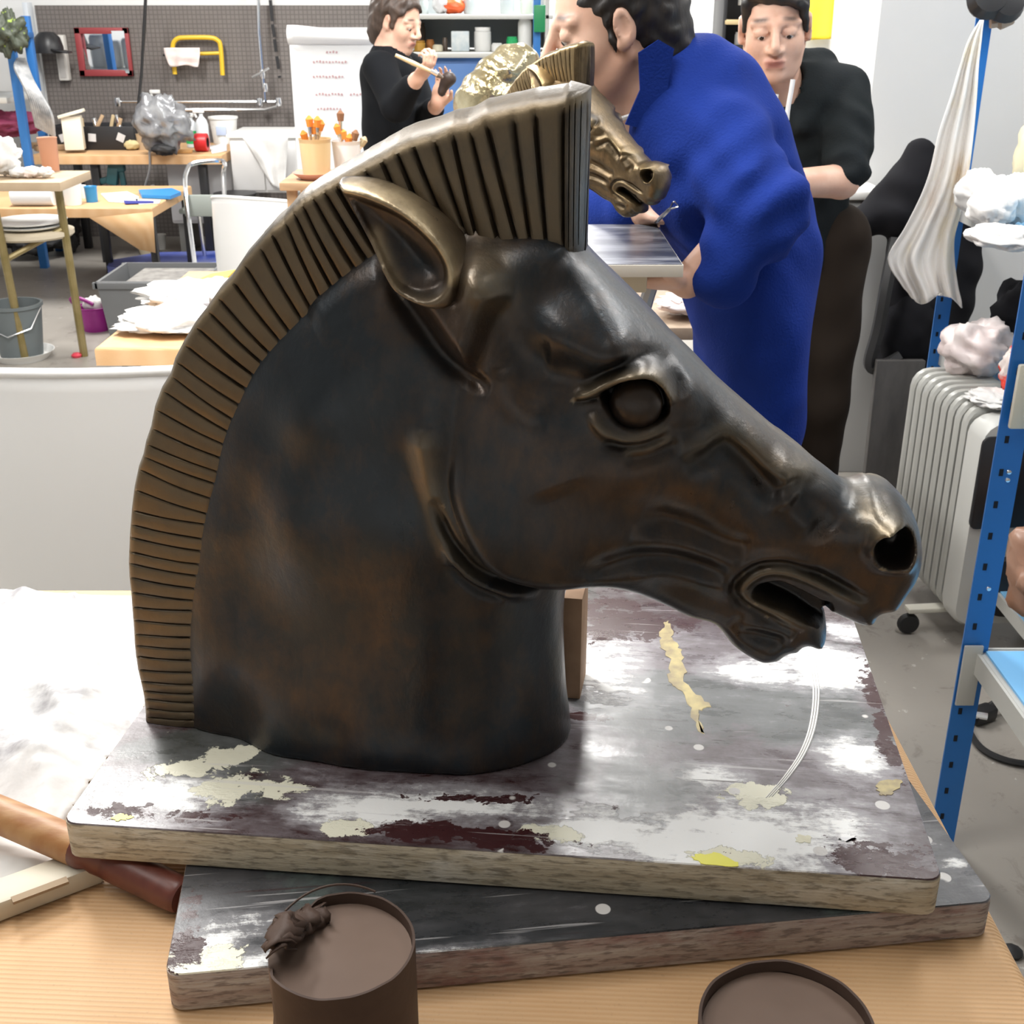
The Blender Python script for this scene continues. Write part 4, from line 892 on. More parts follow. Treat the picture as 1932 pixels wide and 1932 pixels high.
o = MB(); c2 = aty(131, 258, 8.12); c2.z = T3+.02; o.box((c2.x+.03, 8.12, c2.z+.105), (.12, .10, .21), (0, 0, .2), bev=.004).box((c2.x+.04, 8.10, c2.z+.225), (.16, .10, .02), (0, -.25, .1), bev=.003); o = o.build('paper_box', mat('cream_card', (.74, .70, .58), .7)); tag(o, 'cream box lying on the tools at the left end of the black crate', 'box')
cup(270, 282, T3, .042, .10, mat('beige_cup', (.46, .34, .22), .6), 'beige paper cup right of the black crate')
crumple('yellow_sponge', 'yellowish sponge between crate and beige cup', 'sponge', on(250, 283, T3), (.10, .09, .065), mat('sponge', (.62, .52, .28), .9), 4, .2, sub=14)
crumple('grey_plastic_bag', 'bulging silvery grey plastic bag on the back table', 'bag', on(315, 292, T3), (.34, .26, .33), mat('grey_bag', (.34, .35, .36), .25, .25, col2=(.18, .18, .19), scale=9), 2, .42, fq=2.6)
crumple('black_cloth', 'small black cloth lump at the foot of the grey plastic bag', 'cloth', on(310, 295, T3), (.15, .10, .07), m_black, 8, .3, sub=14)
def bottle(px, py, z, r_, h_, m, label, pump=True, lab=None, name='spray_bottle'):
    c = on(px, py, z); t = thing(name, label, 'bottle', c); MB().lathe([(0, 0), (r_, .003), (r_, h_*.6), (r_*.8, h_*.72), (r_*.32, h_*.82), (r_*.32, h_*.88), (0, h_*.88)], c, 18).build('bottle_body', m, t)
    if lab: MB().lathe([(r_*1.02, h_*.12), (r_*1.02, h_*.5)], c, 18).build('label_band', lab, t)
    if pump:
        MB().box((c.x-.015, c.y, z+h_*.95), (.075, .022, .026), bev=.006).build('pump_head', m_wplast, t); MB().bar((c.x-.045, c.y, z+h_*.93), (c.x-.03, c.y, z+h_*.78), .008, .012).build('trigger', m_wplast, t)
    else: MB().lathe([(r_*.36, h_*.86), (r_*.36, h_), (0, h_)], c, 14).build('bottle_cap', m_wplast, t)
    return t
m_clear = mat('milky_plastic', (.62, .66, .68), .3); m_greenlab = mat('green_label', (.02, .40, .12), .5)
bottle(306, 262, T3, .04, .34, m_wplast, 'tall white spray bottle behind the grey bag'); bottle(365, 278, T3, .042, .22, m_clear, 'spray bottle with green label right of the grey bag', lab=m_greenlab); bottle(385, 279, T3, .042, .25, m_clear, 'plain milky bottle between green-labelled bottle and white bucket')
r_ = thing('tape_roll', 'red tape roll standing on the back table', 'tape', on(382, 286, T3)); c = on(382, 286, T3); Mx = Matrix.Rotation(R(90), 4, 'X')
MB().lathe([(.055, -.04), (.058, -.036), (.058, .036), (.055, .04), (.03, .04), (.03, -.04), (.055, -.04)], c+Vector((0, 0, .058)), 24, M=Matrix.Rotation(R(90), 4, 'Y')).build('red_tape', mat('red_tape', (.55, .015, .02), .4), r_)
MB().lathe([(.032, -.042), (.028, -.042), (.028, .042), (.032, .042)], c+Vector((0, 0, .058)), 20, M=Matrix.Rotation(R(90), 4, 'Y')).build('core', m_black, r_)
o = MB().box(on(345, 289, T3)+Vector((0, 0, .012)), (.12, .05, .022), (0, 0, .1), bev=.003).build('wood_block', mat('orange_wood', (.60, .33, .12), .6)); tag(o, 'small orange wood block in front of the grey bag', 'block')
r_ = thing('white_bucket', 'white plastic bucket with bluish print at the right end of the back table', 'bucket', on(424, 268, T3)); c = on(425, 270, T3)
MB().lathe([(0, 0), (.078, 0), (.095, .165), (.102, .165), (.102, .178), (.092, .178), (.075, .01), (0, .01)], c, 28).build('tub', m_wplast, r_); MB().box((c.x, c.y-.089, T3+.09), (.07, .006, .06), bev=.002).build('print', mat('faint_blue', (.45, .52, .68), .5), r_)
slab('white_sheet', 'white sheet on the right corner of the back table', 'paper', [(395, 276), (400, 290), (428, 285), (428, 270)], T3+.001, .003, m_paper)
for k, (x, y, s_) in enumerate(((70, 280, .12), (92, 276, .09), (100, 284, .14))):
    o = MB().box(on(x, y, T3)+Vector((0, 0, .02+.0*k)), (s_*1.6, .08, .035), (0, 0, .3*k), bev=.004).build('wooden_offcut', m_wood); tag(o, ['dark offcut at the left end of the back table', 'short offcut between the other two on the back table', 'offcut touching the black crate'][k], 'offcut', 'offcuts on the back table')
# teal bench vise hanging under back table
r_ = thing('teal_clamp', 'dark teal metal clamp under the back table', 'clamp', aty(215, 345, 8.1)); m_teal = mat('teal_iron', (.03, .10, .11), .5)
MB().bar(aty(205, 312, 8.1), aty(235, 312, 8.1), .06, .08, bev=.01).build('jaw', m_teal, r_); MB().bar(aty(215, 315, 8.1), aty(212, 348, 8.1), .07, .07, bev=.01).build('body', m_teal, r_); MB().bar(aty(190, 342, 8.1), aty(215, 336, 8.1), .04, .04, bev=.008).build('arm', m_teal, r_); MB().bar(aty(228, 318, 8.1), aty(234, 350, 8.1), .035, .035, bev=.008).build('screw', m_teal, r_)
cable('table_cable', 'thin grey cable looping down under the back table', [aty(282, 285, 7.98), aty(282, 320, 8.0), aty(272, 360, 8.05), aty(290, 350, 8.1), aty(300, 372, 8.1)], .007, mat('grey_cable', (.25, .25, .25), .5))
# white cabinets and sink
for (xa, ya, xb, yb, Y, lab) in ((322, 300, 432, 424, 8.55, 'white cupboard under the right end of the back table'), (438, 262, 556, 366, 8.4, 'white chest cabinet with a rag over its edge, against the mosaic panel')):
    x0, z0, x1, z1 = rectw(xa, ya, xb, yb, Y-.3); r_ = thing('white_cupboard', lab, 'cupboard', ((x0+x1)/2, Y, 0)); MB().box(((x0+x1)/2, Y, (z0+z1)/2), (x1-x0, .5, z1-z0), bev=.01).build('carcass', mat('cupboard_white', (.68, .67, .65), .5), r_)
    for k in (-1, 1): MB().box(((x0+x1)/2+k*(x1-x0)*.25, Y-.256, (z0+z1)/2), ((x1-x0)*.48, .014, (z1-z0)*.9), bev=.004).build('door', mat('cupboard_door', (.64, .63, .62), .5), r_)
    for sx in (x0+.05, x1-.05): MB().box((sx, Y, z0/2), (.05, .4, max(.02, z0)), bev=.003).build('leg', m_gleg, r_)
    MB().box(((x0+x1)/2, Y, z1+.012), (x1-x0+.03, .53, .025), bev=.004).build('top', m_wplast, r_)
drape('draped_rag', 'white rag hanging over the front edge of the white chest cabinet', 'rag', aty(500, 261, 8.06)+Vector((0, .0, .012)), .30, .32, m_wcloth, 2, .014, 4., shape=lambda t: (-.5+.55*t, .5-.15*t), nu=16, nv=14)
# chrome lab chair
r_ = thing('chrome_chair', 'chrome tube chair with grey-green seat in front of the white cupboard', 'chair', atz(395, 520, 0)); yc = 7.35
def ap(x, y, Y=yc): return aty(x, y, Y)
MB().tube(crsp([ap(368, 503, 7.3), ap(350, 360, 7.4), ap(353, 322, 7.5), ap(366, 308, 7.55), ap(412, 303, 7.55), ap(424, 310, 7.5), ap(422, 340, 7.5), ap(432, 505, 7.3)], 6), .014, 8).build('back_frame', m_chrome, r_)
for x, Y in ((375, 7.85), (418, 7.85)): q = ap(x, 400, Y); MB().tube([q, (q.x, Y+.05, 0)], .014, 8).build('leg', m_chrome, r_)
q = ap(390, 392, 7.6); MB().box((q.x, 7.62, q.z), (.27, .36, .03), bev=.01).build('seat', mat('greygreen_seat', (.30, .33, .30), .5), r_); q = ap(389, 388, 7.42); MB().box((q.x, 7.42, q.z), (.27, .02, .13), bev=.008).build('backrest', mat('greygreen_back', (.33, .36, .33), .5), r_)
o = MB().lathe([(0, 0), (.16, 0), (.17, .02), (.03, .04), (.03, .42), (.13, .44), (.14, .47), (0, .48)], ap(365, 470, 7.9)*1, 20); o = MB().lathe([(0, 0), (.16, 0), (.17, .02), (.03, .04), (.03, .42), (.13, .44), (.14, .47), (0, .48)], (ap(338, 400, 7.9).x+.35, 8.0, 0), 20).build('black_stool', m_blackp); tag(o, 'black round swivel stool behind the chrome chair', 'stool')
# tub chairs
m_tub = mat('white_chair_plastic', (.88, .88, .87), .3)
def tub_chair(label, c, rz, s=1.):
    r_ = thing('tub_chair', label, 'chair', c, rz)
    def shell(u, t):
        a = R(-115)+R(230)*u; top = .80-.17*(abs(u-.5)*2)**2.2; z = .12+(top-.12)*t; rr = .31+.02*t+.015*math.sin(math.pi*t)
        return Vector((rr*math.sin(a)*1.05, -rr*math.cos(a), z))
    b = MB(); nu, nv = 49, 22
    vs = [shell(i/(nu-1), j/(nv-1)) for i in range(nu) for j in range(nv)]
    fs = []
    for i in range(nu-1):
        for j in range(nv-1):
            u = (i+.5)/(nu-1); t = (j+.5)/(nv-1)
            if (.04 < u < .17 or .83 < u < .96) and .62 < t < .86: continue   # hand holes under the arms
            fs.append((i*nv+j, (i+1)*nv+j, (i+1)*nv+j+1, i*nv+j+1))
    o = mesh_obj('backrest_shell', vs, fs, m_tub, r_, local=True); solid(o, .008)
    rim = [shell(i/(nu-1), 1)+Vector((0, 0, 0)) for i in range(nu)]; mb = MB(); mb.tube(rim, .009, 8); mesh_obj('rim', mb.v, mb.f, m_tub, r_, local=True)
    mb = MB(); mb.lathe([(0, .40), (.20, .405), (.275, .43), (.285, .425), (.27, .40), (0, .385)], (0, 0, 0), 36); mesh_obj('seat', mb.v, mb.f, m_tub, r_, local=True)
    for sx in (-1, 1):
        for sy in (-1, 1): mb = MB(); mb.tube([(sx*.17, sy*.16, .42), (sx*.24, sy*.24, 0)], [.026, .02], 8); mesh_obj('leg', mb.v, mb.f, m_tub, r_, local=True)
    r_.scale = (s, s, s); return r_
tub_chair('large bright white tub chair just behind the near table', (aty(165, 690, 2.27).x, 2.62, 0), R(4), 1.18)
tub_chair('white tub chair with a hand hole standing by the white cabinets, further back', (aty(525, 380, 5.6).x, 5.8, 0), R(-22))
# floor things left
def bin_box(name, label, cat, xa, ya, xb, Yf, depth, h_, m, lip=.02):
    a = atz(xa, ya, 0); b_ = aty(xb, ya, a.y); w_ = b_.x-a.x; cx = (a.x+b_.x)/2; cy = a.y+depth/2; r_ = thing(name, label, cat, (cx, cy, 0)); b = MB()
    k = .9; vs = []; 
    for (sx, z) in ((k, 0), (1., h_)):
        for x, y in ((-1, -1), (1, -1), (1, 1), (-1, 1)): vs.append((cx+x*w_/2*sx, cy+y*depth/2*sx, z))
    for (sx, z) in ((.95, h_), (k*.95, .02)):
        for x, y in ((-1, -1), (1, -1), (1, 1), (-1, 1)): vs.append((cx+x*w_/2*sx, cy+y*depth/2*sx, z))
    fs = [(3, 2, 1, 0)]+[(i*4+j, i*4+(j+1) % 4, (i+1)*4+(j+1) % 4, (i+1)*4+j) for i in range(3) for j in range(4)]+[(12, 13, 14, 15)]
    b.add(vs, fs); b.build('tub', m, r_)
    for sg in (-1, 1): MB().box((cx, cy+sg*depth/2, h_-.02), (w_+lip*2, .02, .035), bev=.004).build('rim', m, r_)
    for sg in (-1, 1): MB().box((cx+sg*w_/2, cy, h_-.02), (.02, depth+.02, .035), bev=.004).build('rim', m, r_)
    return r_
m_gcrate = mat('grey_crate', (.17, .175, .18), .5)
bin_box('storage_crate', 'large grey plastic storage crate on the floor beneath the middle table', 'crate', 196, 640, 392, 0, .50, .30, m_gcrate)
o = MB().box((atz(196, 640, 0).x+.35, atz(196, 640, 0).y+.25, .20), (.46, .36, .17), bev=.01).build('grey_rubble', mat('clay_rubble', (.3, .29, .27), .9, col2=(.2, .19, .18), scale=20, bump=.01)); tag(o, 'dry grey clay lumps inside the storage crate', 'clay')
slab('blue_tray', 'flat faded blue tray on the floor behind the grey storage crate', 'tray', [(204, 517), (210, 505), (300, 490), (425, 487), (440, 500), (350, 520), (240, 524)], .03, .05, mat('blue_lid', (.05, .10, .55), .35, col2=(.35, .38, .62), scale=1.5))
r_ = thing('grey_bucket', 'grey-green bucket standing in a white dish at the left edge', 'bucket', atz(45, 668, 0)); c = atz(42, 668, .02); m_buck = mat('bucket_grey', (.13, .15, .155), .5)
MB().lathe([(0, 0), (.10, 0), (.125, .24), (.132, .24), (.132, .255), (.12, .255), (.095, .012), (0, .012)], c, 28).build('bucket_body', m_buck, r_); MB().tube([c+Vector((-.128, 0, .235)), c+Vector((-.1, -.09, .15)), c+Vector((0, -.135, .12)), c+Vector((.1, -.09, .15)), c+Vector((.128, 0, .235))], .004, 6).build('handle', m_chrome, r_)
lathe_thing('white_dish', 'white round dish under the grey bucket', 'dish', [(0, 0), (.12, 0), (.15, .04), (.155, .04), (.125, .008), (0, .008)], (c.x, c.y, .0), m_wplast)
r_ = thing('purple_basket', 'small purple plastic basket beside the grey crate', 'basket', atz(180, 622, 0)); c = atz(183, 622, 0); m_pur = mat('purple_plastic', (.30, .02, .22), .4)
MB().lathe([(0, 0), (.065, 0), (.09, .13), (.098, .13), (.085, .12), (.06, .01), (0, .01)], c, 22).build('basket_body', m_pur, r_); MB().tube(crsp([c+Vector((-.09, 0, .12)), c+Vector((-.11, -.02, .17)), c+Vector((-.05, -.05, .18)), c+Vector((.02, -.06, .15))], 5), .010, 6).build('handle', m_pur, r_)
crumple('white_rag', 'white rag stuffed in the purple basket', 'rag', (c.x, c.y, .09), (.11, .11, .08), m_wcloth, 3, .3, sub=12)
for k, (x, y, rr, h_, m, lab) in enumerate(((280, 480, .075, .10, mat('cream_pot', (.62, .54, .40), .5), 'cream bowl on the floor far under the tables'), (305, 470, .04, .10, m_wplast, 'white cup on the floor beside the cream bowl'), (357, 478, .05, .06, m_chrome, 'shiny tin on the floor under the chrome chair'))): cup(x, y, 0, rr, h_, m, lab, 'bowl', .7, 'floor_bowl')
crumple('black_bundle', 'black bundle on the floor behind the olive stand legs', 'bundle', atz(60, 486, 0), (.45, .35, .22), m_black, 6, .35)
crumple('black_bag', 'black bag on the floor under the middle table, beside the bundle', 'bag', atz(128, 478, 0), (.20, .3, .30), m_blackp, 12, .3)
o = MB().lathe([(0, 0), (.022, .001), (.026, .012), (.015, .022), (0, .022)], atz(145, 674, 0), 12).build('red_disc', mat('red_plastic', (.6, .05, .08), .4)); tag(o, 'tiny red plastic disc on the floor near the olive stand', 'disc')
# kraft table right behind the horse
zk = .76; a = atz(196, 652, zk); 
ktable('paper_covered_table', 'low kraft-covered table directly behind the horse mane with white cloths', a.x-.02, .24, a.y-.02, a.y+.98, zk, .05, [(a.x+.05, a.y+.05), (.16, a.y+.05), (a.x+.05, a.y+.88), (.16, a.y+.88)], m_gleg)
crumple('white_cloth', 'white cloth heap on the kraft table behind the mane, nearest', 'cloth', atz(340, 622, zk+.002), (.34, .22, .09), m_wcloth, 3, .3, flat=.6)
crumple('white_cloth', 'white cloth heap behind the grey card on the kraft table', 'cloth', atz(395, 575, zk+.002), (.42, .25, .10), m_wcloth, 13, .3, flat=.6)
slab('grey_card', 'flat grey card lying between the white cloths', 'card', [(308, 572), (312, 580), (395, 576), (395, 562)], zk+.05, .006, mat('grey_card', (.35, .33, .34), .6))
slab('yellow_cloth', 'yellow edged cloth at the back of the kraft table', 'cloth', [(366, 543), (366, 552), (420, 545), (445, 520), (400, 528)], zk+.03, .02, mat('yellow_cloth', (.70, .52, .12), .8))
cable('brown_stick', 'thin brown stick on the kraft table behind the mane', [atz(304, 628, zk+.01), atz(362, 617, zk+.01)], .006, mat('brown_stick', (.12, .05, .04), .6), 'stick')
# flip chart
r_ = thing('flip_chart', 'white flip chart pad with a rolled-over top sheet in front of the mosaic panel', 'flip chart', (aty(640, 300, 7.2).x, 7.25, 0)); x0, z0, x1, z1 = rectw(562, 52, 716, 330, 7.2)
g = NG('flip_paper'); br = g.noise(9, 3, .5, vec=g.map((1, 1, 9))); m_flip = g.out(g.mix(g.ramp(br, .62, .70, 0, .12), (.86, .86, .85), (.5, .3, .32)), .8)
MB().box(((x0+x1)/2, 7.22, (z0+z1)/2), (x1-x0, .02, z1-z0)).build('paper_pad', m_flip, r_); b = MB()
b.grid(lambda u, t: Vector((x0-.004+(x1-x0)*u*.97, 7.20-.035*math.sin(t*math.pi), z1+.0-.10*t-.05*max(0, u-.1)*(1-t)+.012)), 12, 10); solid(b.build('rolled_sheet', mat('flip_sheet', (.84, .83, .82), .8), r_, sharp=None), .003)
MB().box(((x0+x1)/2, 7.245, (z0+z1)/2), (x1-x0-.04, .015, z1-z0-.02)).build('backing_board', m_gshelf, r_)
for sx in (x0+.06, x1-.06): MB().bar((sx, 7.26, z1), (sx+(.06 if sx > -1.0 else -.06), 7.45, 0), .03, .03).build('easel_leg', m_gleg, r_)
m_ink = mat('faint_red_ink', (.55, .35, .36), .8)
for k, (xa, y, ln) in enumerate(((615, 98, 26), (590, 117, 70), (590, 145, 60), (595, 178, 55), (660, 178, 30), (598, 205, 50))):
    b = MB()
    for j in range(int(ln/6)): b.box(aty(xa+j*6+2, y+random.uniform(-1, 1), 7.2068), (.010, .001, .008+.006*random.random()), (0, random.uniform(-.6, .6), 0))
    b.build('ink_scribble', m_ink, r_)
# brush jars on a modelling stand
ys = 3.75; zj = aty(598, 338, ys).z
r_ = thing('small_stand', 'small wooden stand on the low kraft table carrying the brush jars', 'stand', (aty(640, 330, ys).x, ys+.08, zk)); cx = aty(640, 330, ys).x
MB().box((cx, ys+.08, zj-.012), (.34, .32, .024), bev=.003).build('top', m_wood, r_)
for sx in (-1, 1):
    for sy_ in (-1, 1): MB().box((cx+sx*.14, ys+.08+sy_*.12, (zj-.024+zk)/2+.001), (.03, .03, zj-.026-zk), bev=.003).build('leg', m_wood, r_)
lathe_thing('pink_saucer', 'pinkish saucer under the amber brush jar', 'saucer', [(0, 0), (.04, 0), (.065, .018), (.067, .02), (.04, .006), (0, .006)], (aty(594, 340, ys).x, ys, zj+.0005), mat('pink_clay', (.55, .26, .20), .5))
def brushjar(px, r_, h_, m, label, Y, brushes, seed):
    c = Vector((aty(px, 300, Y).x, Y, zj+.0075)); j = thing('brush_jar', label, 'jar', c); MB().lathe([(0, 0), (r_*.85, 0), (r_, h_), (r_*1.06, h_), (r_*1.0, h_-.004), (r_*.8, .01), (0, .01)], c, 24).build('jar_wall', m, j)
    random.seed(seed)
    for k, (bx, by, tip) in enumerate(brushes):
        b0 = c+Vector((random.uniform(-.4, .4)*r_, random.uniform(-.4, .4)*r_, .012)); e = aty(bx, by, Y+random.uniform(-.02, .02)); d = (e-b0).normalized(); L_ = (e-b0).length
        rk = sorted(q[0] for q in brushes).index(bx); br_ = thing('paintbrush', '%s paintbrush, %s from the left in the %s' % ({m_or.name: 'orange-tipped', m_brn.name: 'brown-bristled', m_tanb.name: 'tan-bristled'}[tip.name], ['first', 'second', 'third', 'fourth', 'fifth', 'sixth', 'seventh'][rk], label.split(' with')[0]), 'brush', b0, 0, 'brushes in the '+label.split(' with')[0])
        MB().tube([b0, b0+d*(L_-.055)], .004, 6).build('handle', m_wood, br_); MB().tube([b0+d*(L_-.055), b0+d*(L_-.032)], [.0055, .007], 8).build('ferrule', m_chrome, br_); MB().tube([b0+d*(L_-.032), b0+d*(L_-.01), e], [.009, .012, .003], 8).build('bristles', tip, br_)
m_or = mat('orange_bristle', (.70, .22, .03), .8); m_brn = mat('brown_bristle', (.20, .09, .04), .8); m_tanb = mat('tan_bristle', (.45, .36, .22), .8)
brushjar(596, .048, .112, mat('amber_plastic', (.62, .45, .24), .3), 'amber brush jar with orange-tipped brushes', ys, [(583, 218, m_or), (599, 219, m_or), (607, 226, m_or), (571, 246, m_or), (592, 232, m_or)], 3)
brushjar(655, .045, .10, mat('clear_plastic', (.7, .68, .66), .2), 'clear brush jar with mixed brushes beside the amber one', ys+.06, [(634, 233, m_or), (645, 243, m_or), (642, 208, m_brn), (660, 252, m_or), (690, 258, m_tanb), (672, 245, m_brn), (652, 270, m_or)], 5)
random.seed(11)
# near left: cloth heap, wooden tools on the table
def heap(name, label, cat, pxs, z, h_, m, seed, fq=14, parent=None):
    """crumpled sheet lying on the plane z: outline from the table, height from layered noise"""
    C = np.array([tuple(atz(x, y, z))[:2] for x, y in pxs]); lo = C.min(0); hi = C.max(0); n = 120
    U, W_ = np.meshgrid(np.linspace(lo[0], hi[0], n), np.linspace(lo[1], hi[1], n), indexing='ij'); d, _t = pdist(C, U, W_, True); ins = inside(C, U, W_); cell = max(hi-lo)/n; idx = -np.ones((n, n), int); vs = []; fs = []
    for i in range(n):
        for j in range(n):
            if ins[i, j]:
                idx[i, j] = len(vs); e = min(1, d[i, j]/.06); p = Vector((U[i, j]*fq, W_[i, j]*fq, seed))
                q = 1-abs(mnoise.noise(p))*1.6; q2 = 1-abs(mnoise.noise(p*2.3+Vector((3, 1, 4))))*1.8; q3 = abs(mnoise.noise(p*5.))
                ux, wy = U[i, j], W_[i, j]
                if d[i, j] < cell*.9:
                    ft = float(_t[i, j])*max(1, len(C)-1); k0 = int(ft) % len(C); ff = ft-int(ft); ux, wy = C[k0]*(1-ff)+C[(k0+1) % len(C)]*ff
                vs.append((ux, wy, z+.002+e**1.1*h_*(.30+.42*max(0, q)+.2*max(0, q2)+.12*q3)))
    for i in range(n-1):
        for j in range(n-1):
            q = (idx[i, j], idx[i+1, j], idx[i+1, j+1], idx[i, j+1])
            if min(q) >= 0: fs.append(q)
    o = mesh_obj(name, vs, fs, m, parent); solid(o, .002); o.modifiers[-1].offset = 1
    if parent is None: tag(o, label, cat)
    return o
g = NG('stained_cloth'); n1 = g.noise(4.5, 7, .65, dist=.6); n2 = g.noise(22, 4, .6)
m_stain = g.out(g.mix(g.mth('MULTIPLY', g.ramp(n1, .48, .62, 0, .9), g.ramp(n2, .35, .6, .4, 1)), (.66, .655, .65), (.20, .19, .205)), .85, 0., n2, .0015)
heap('stained_cloth', 'crumpled white cloth with grey stains left of the boards', 'cloth', [(-420, 1140), (-100, 1125), (120, 1128), (255, 1130), (290, 1200), (275, 1360), (215, 1430), (165, 1500), (118, 1560), (90, 1590), (20, 1540), (-200, 1500), (-500, 1480)], TZ, .05, m_stain, 4.2, 9)
heap('white_rag', 'white rag with a blue-grey fold lying under the wooden handle at the left edge', 'rag', [(-300, 1560), (-40, 1548), (60, 1600), (180, 1645), (110, 1660), (40, 1675), (-60, 1700), (-300, 1720)], TZ, .03, m_wcloth, 8., 12)
r_ = thing('rolling_tool', 'long wooden tool with orange-brown shaft and dark red round handle', 'tool', atz(170, 1620, TZ)); m_orw = mat('orange_varnish', (.30, .125, .04), .45, col2=(.44, .25, .11), scale=26, bump=.001, stretch=(1, 3, 1)); m_redw = mat('red_varnish', (.075, .016, .012), .4, col2=(.15, .045, .03), scale=30, bump=.001)
p0 = atz(-160, 1470, TZ+.052); p1 = atz(150, 1600, TZ+.03); p2 = atz(205, 1622, TZ+.022); p3 = atz(345, 1692, TZ+.0155)
MB().tube([p0, p0.lerp(p1, .5), p1], [.0155, .016, .0165], 20).build('shaft', m_orw, r_); MB().tube(crsp([p1, p1.lerp(p3, .12), p2, p2.lerp(p3, .3), p2.lerp(p3, .65), p2.lerp(p3, .93), p3], 3), [.0165, .0168, .0165, .014, .0155, .0158, .016, .0165, .0165, .0162, .016, .0158, .0158, .0156, .0155, .015, .0148, .0142, .0135], 20).build('handle', m_redw, r_)
r_ = thing('stretcher_bar', 'cream wooden stretcher bar with a slot at the left edge', 'bar', atz(80, 1700, TZ)); a = atz(-60, 1745, TZ); b_ = atz(186, 1652, TZ)
m_crw = mat('cream_painted_wood', (.60, .55, .44), .6, col2=(.40, .33, .24), scale=12, lo=.5, hi=.75, bump=.001); MB().bar(a+Vector((0, .004, .0105)), b_+Vector((0, .004, .0105)), .034, .02, bev=.004).build('bar', m_crw, r_)
d = (b_-a).normalized(); c = atz(70, 1682, TZ+.021); MB().bar(c-d*.02, c+d*.025, .008, .0025).build('slot', mat('slot_dark', (.30, .22, .14), .8), r_)
random.seed(21)
SM_S = .5; SM_R = R(-42)
# ================================================================== centre: blue cabinet with shelves of jars
yc = 6.5; a = aty(772, 104, yc); b_ = aty(1036, 104, yc); zc = a.z; xc0, xc1 = a.x, b_.x
r_ = thing('blue_cabinet', 'blue two-door cabinet with grey top behind the man in black', 'cabinet', ((xc0+xc1)/2, yc+.25, 0)); m_bcab = mat('cabinet_blue', (.055, .16, .42), .45, col2=(.07, .19, .47), scale=3)
MB().box(((xc0+xc1)/2, yc+.28, zc/2), (xc1-xc0, .5, zc), bev=.004).build('carcass', m_bcab, r_)
for k in (-1, 1):
    d_ = MB().box(((xc0+xc1)/2+k*(xc1-xc0)*.25, yc+.02, zc/2), ((xc1-xc0)*.49, .02, zc-.08), bev=.004).build('door', m_bcab, r_)
    MB().tube([((xc0+xc1)/2+k*.04, yc+.0, zc*.55), ((xc0+xc1)/2+k*.04, yc-.02, zc*.57), ((xc0+xc1)/2+k*.04, yc-.02, zc*.66), ((xc0+xc1)/2+k*.04, yc, zc*.68)], .006, 6).build('handle', m_chrome, d_)
MB().box(((xc0+xc1)/2, yc+.27, zc+.0), (xc1-xc0+.06, .58, .025), bev=.003).build('top', m_gshelf, r_)
z2 = aty(900, 32, yc).z; r_ = thing('wall_shelf', 'grey metal shelf unit standing on the blue cabinet', 'shelf', ((xc0+xc1)/2, yc+.3, zc+.0126))
MB().box(((xc0+xc1)/2, yc+.27, z2), (xc1-xc0+.04, .46, .022), bev=.003).build('shelf_board', m_gshelf, r_)
MB().box(((xc0+xc1)/2, yc+.50, zc+.42), (xc1-xc0, .012, .80), bev=.002).build('back_panel', mat('shelf_back', (.42, .47, .50), .5), r_)
for sx in (xc0+.01, xc1-.01): MB().box((sx, yc+.27, zc+.42), (.02, .46, .80), bev=.002).build('side_panel', m_gshelf, r_)
def jar(px, py0, py1, wpx, m, label, Y, z, cat='jar', name='jar', lid=None, sq=False):
    s_ = Y*.93/FPX; x = aty(px, 100, Y).x; h_ = (py1-py0)*s_; w_ = wpx*s_
    if sq: o = MB().box((x, Y, z+h_/2), (w_, w_*.7, h_), bev=w_*.06).build(name, m); return tag(o, label, cat)
    o = MB().lathe([(0, 0), (w_*.46, 0), (w_*.5, h_*.06), (w_*.5, h_*.8), (w_*.42, h_*.88), (w_*.42, h_), (0, h_)], (x, Y, z), 20)
    if lid:
        t = thing(name, label, cat, (x, Y, z)); o.build('jar_body', m, t); MB().lathe([(w_*.46, h_*.86), (w_*.47, h_*1.01), (0, h_*1.02)], (x, Y, z), 20).build('lid', lid, t); return t
    return tag(o.build(name, m), label, cat)
m_jw = mat('jar_white', (.74, .74, .72), .35); m_glassy = mat('jar_glassy', (.42, .48, .50), .15, col2=(.5, .55, .56), scale=6); m_och = mat('jar_ochre', (.50, .27, .04), .45); m_dkj = mat('jar_dark', (.12, .09, .07), .4)
Zc = zc+.0132; Z2 = z2+.0116; yj = yc+.14
jar(790, 84, 103, 26, m_och, 'ochre yellow jar on the cabinet just right of the man\'s chin', yj, Zc, lid=mat('ochre_lid', (.4, .2, .03), .5)); jar(793, 52, 100, 22, m_dkj, 'tall dark bottle behind the ochre jar', yj+.18, Zc, 'bottle', 'bottle')
jar(812, 80, 100, 16, mat('brown_orange_jar', (.45, .18, .05), .5), 'small brown-orange jar beside the ochre jar', yj+.1, Zc); jar(826, 90, 102, 20, mat('cream_tub', (.72, .66, .50), .4), 'flat cream tub on the cabinet top', yj, Zc, 'tub', 'tub'); jar(840, 78, 102, 10, m_dkj, 'narrow dark bottle right of the cream tub', yj+.05, Zc, 'bottle', 'bottle')
jar(869, 64, 100, 34, mat('white_blue_jar', (.68, .72, .72), .35, col2=(.5, .58, .62), scale=25), 'wide white jar with faint blue label, left of the white pot', yj, Zc, sq=True); jar(911, 58, 100, 32, m_jw, 'white round pot in the middle of the cabinet top', yj, Zc, 'pot', 'pot', lid=m_wplast); jar(938, 86, 101, 22, m_jw, 'small white tub right of the white pot', yj-.02, Zc, 'tub', 'tub')
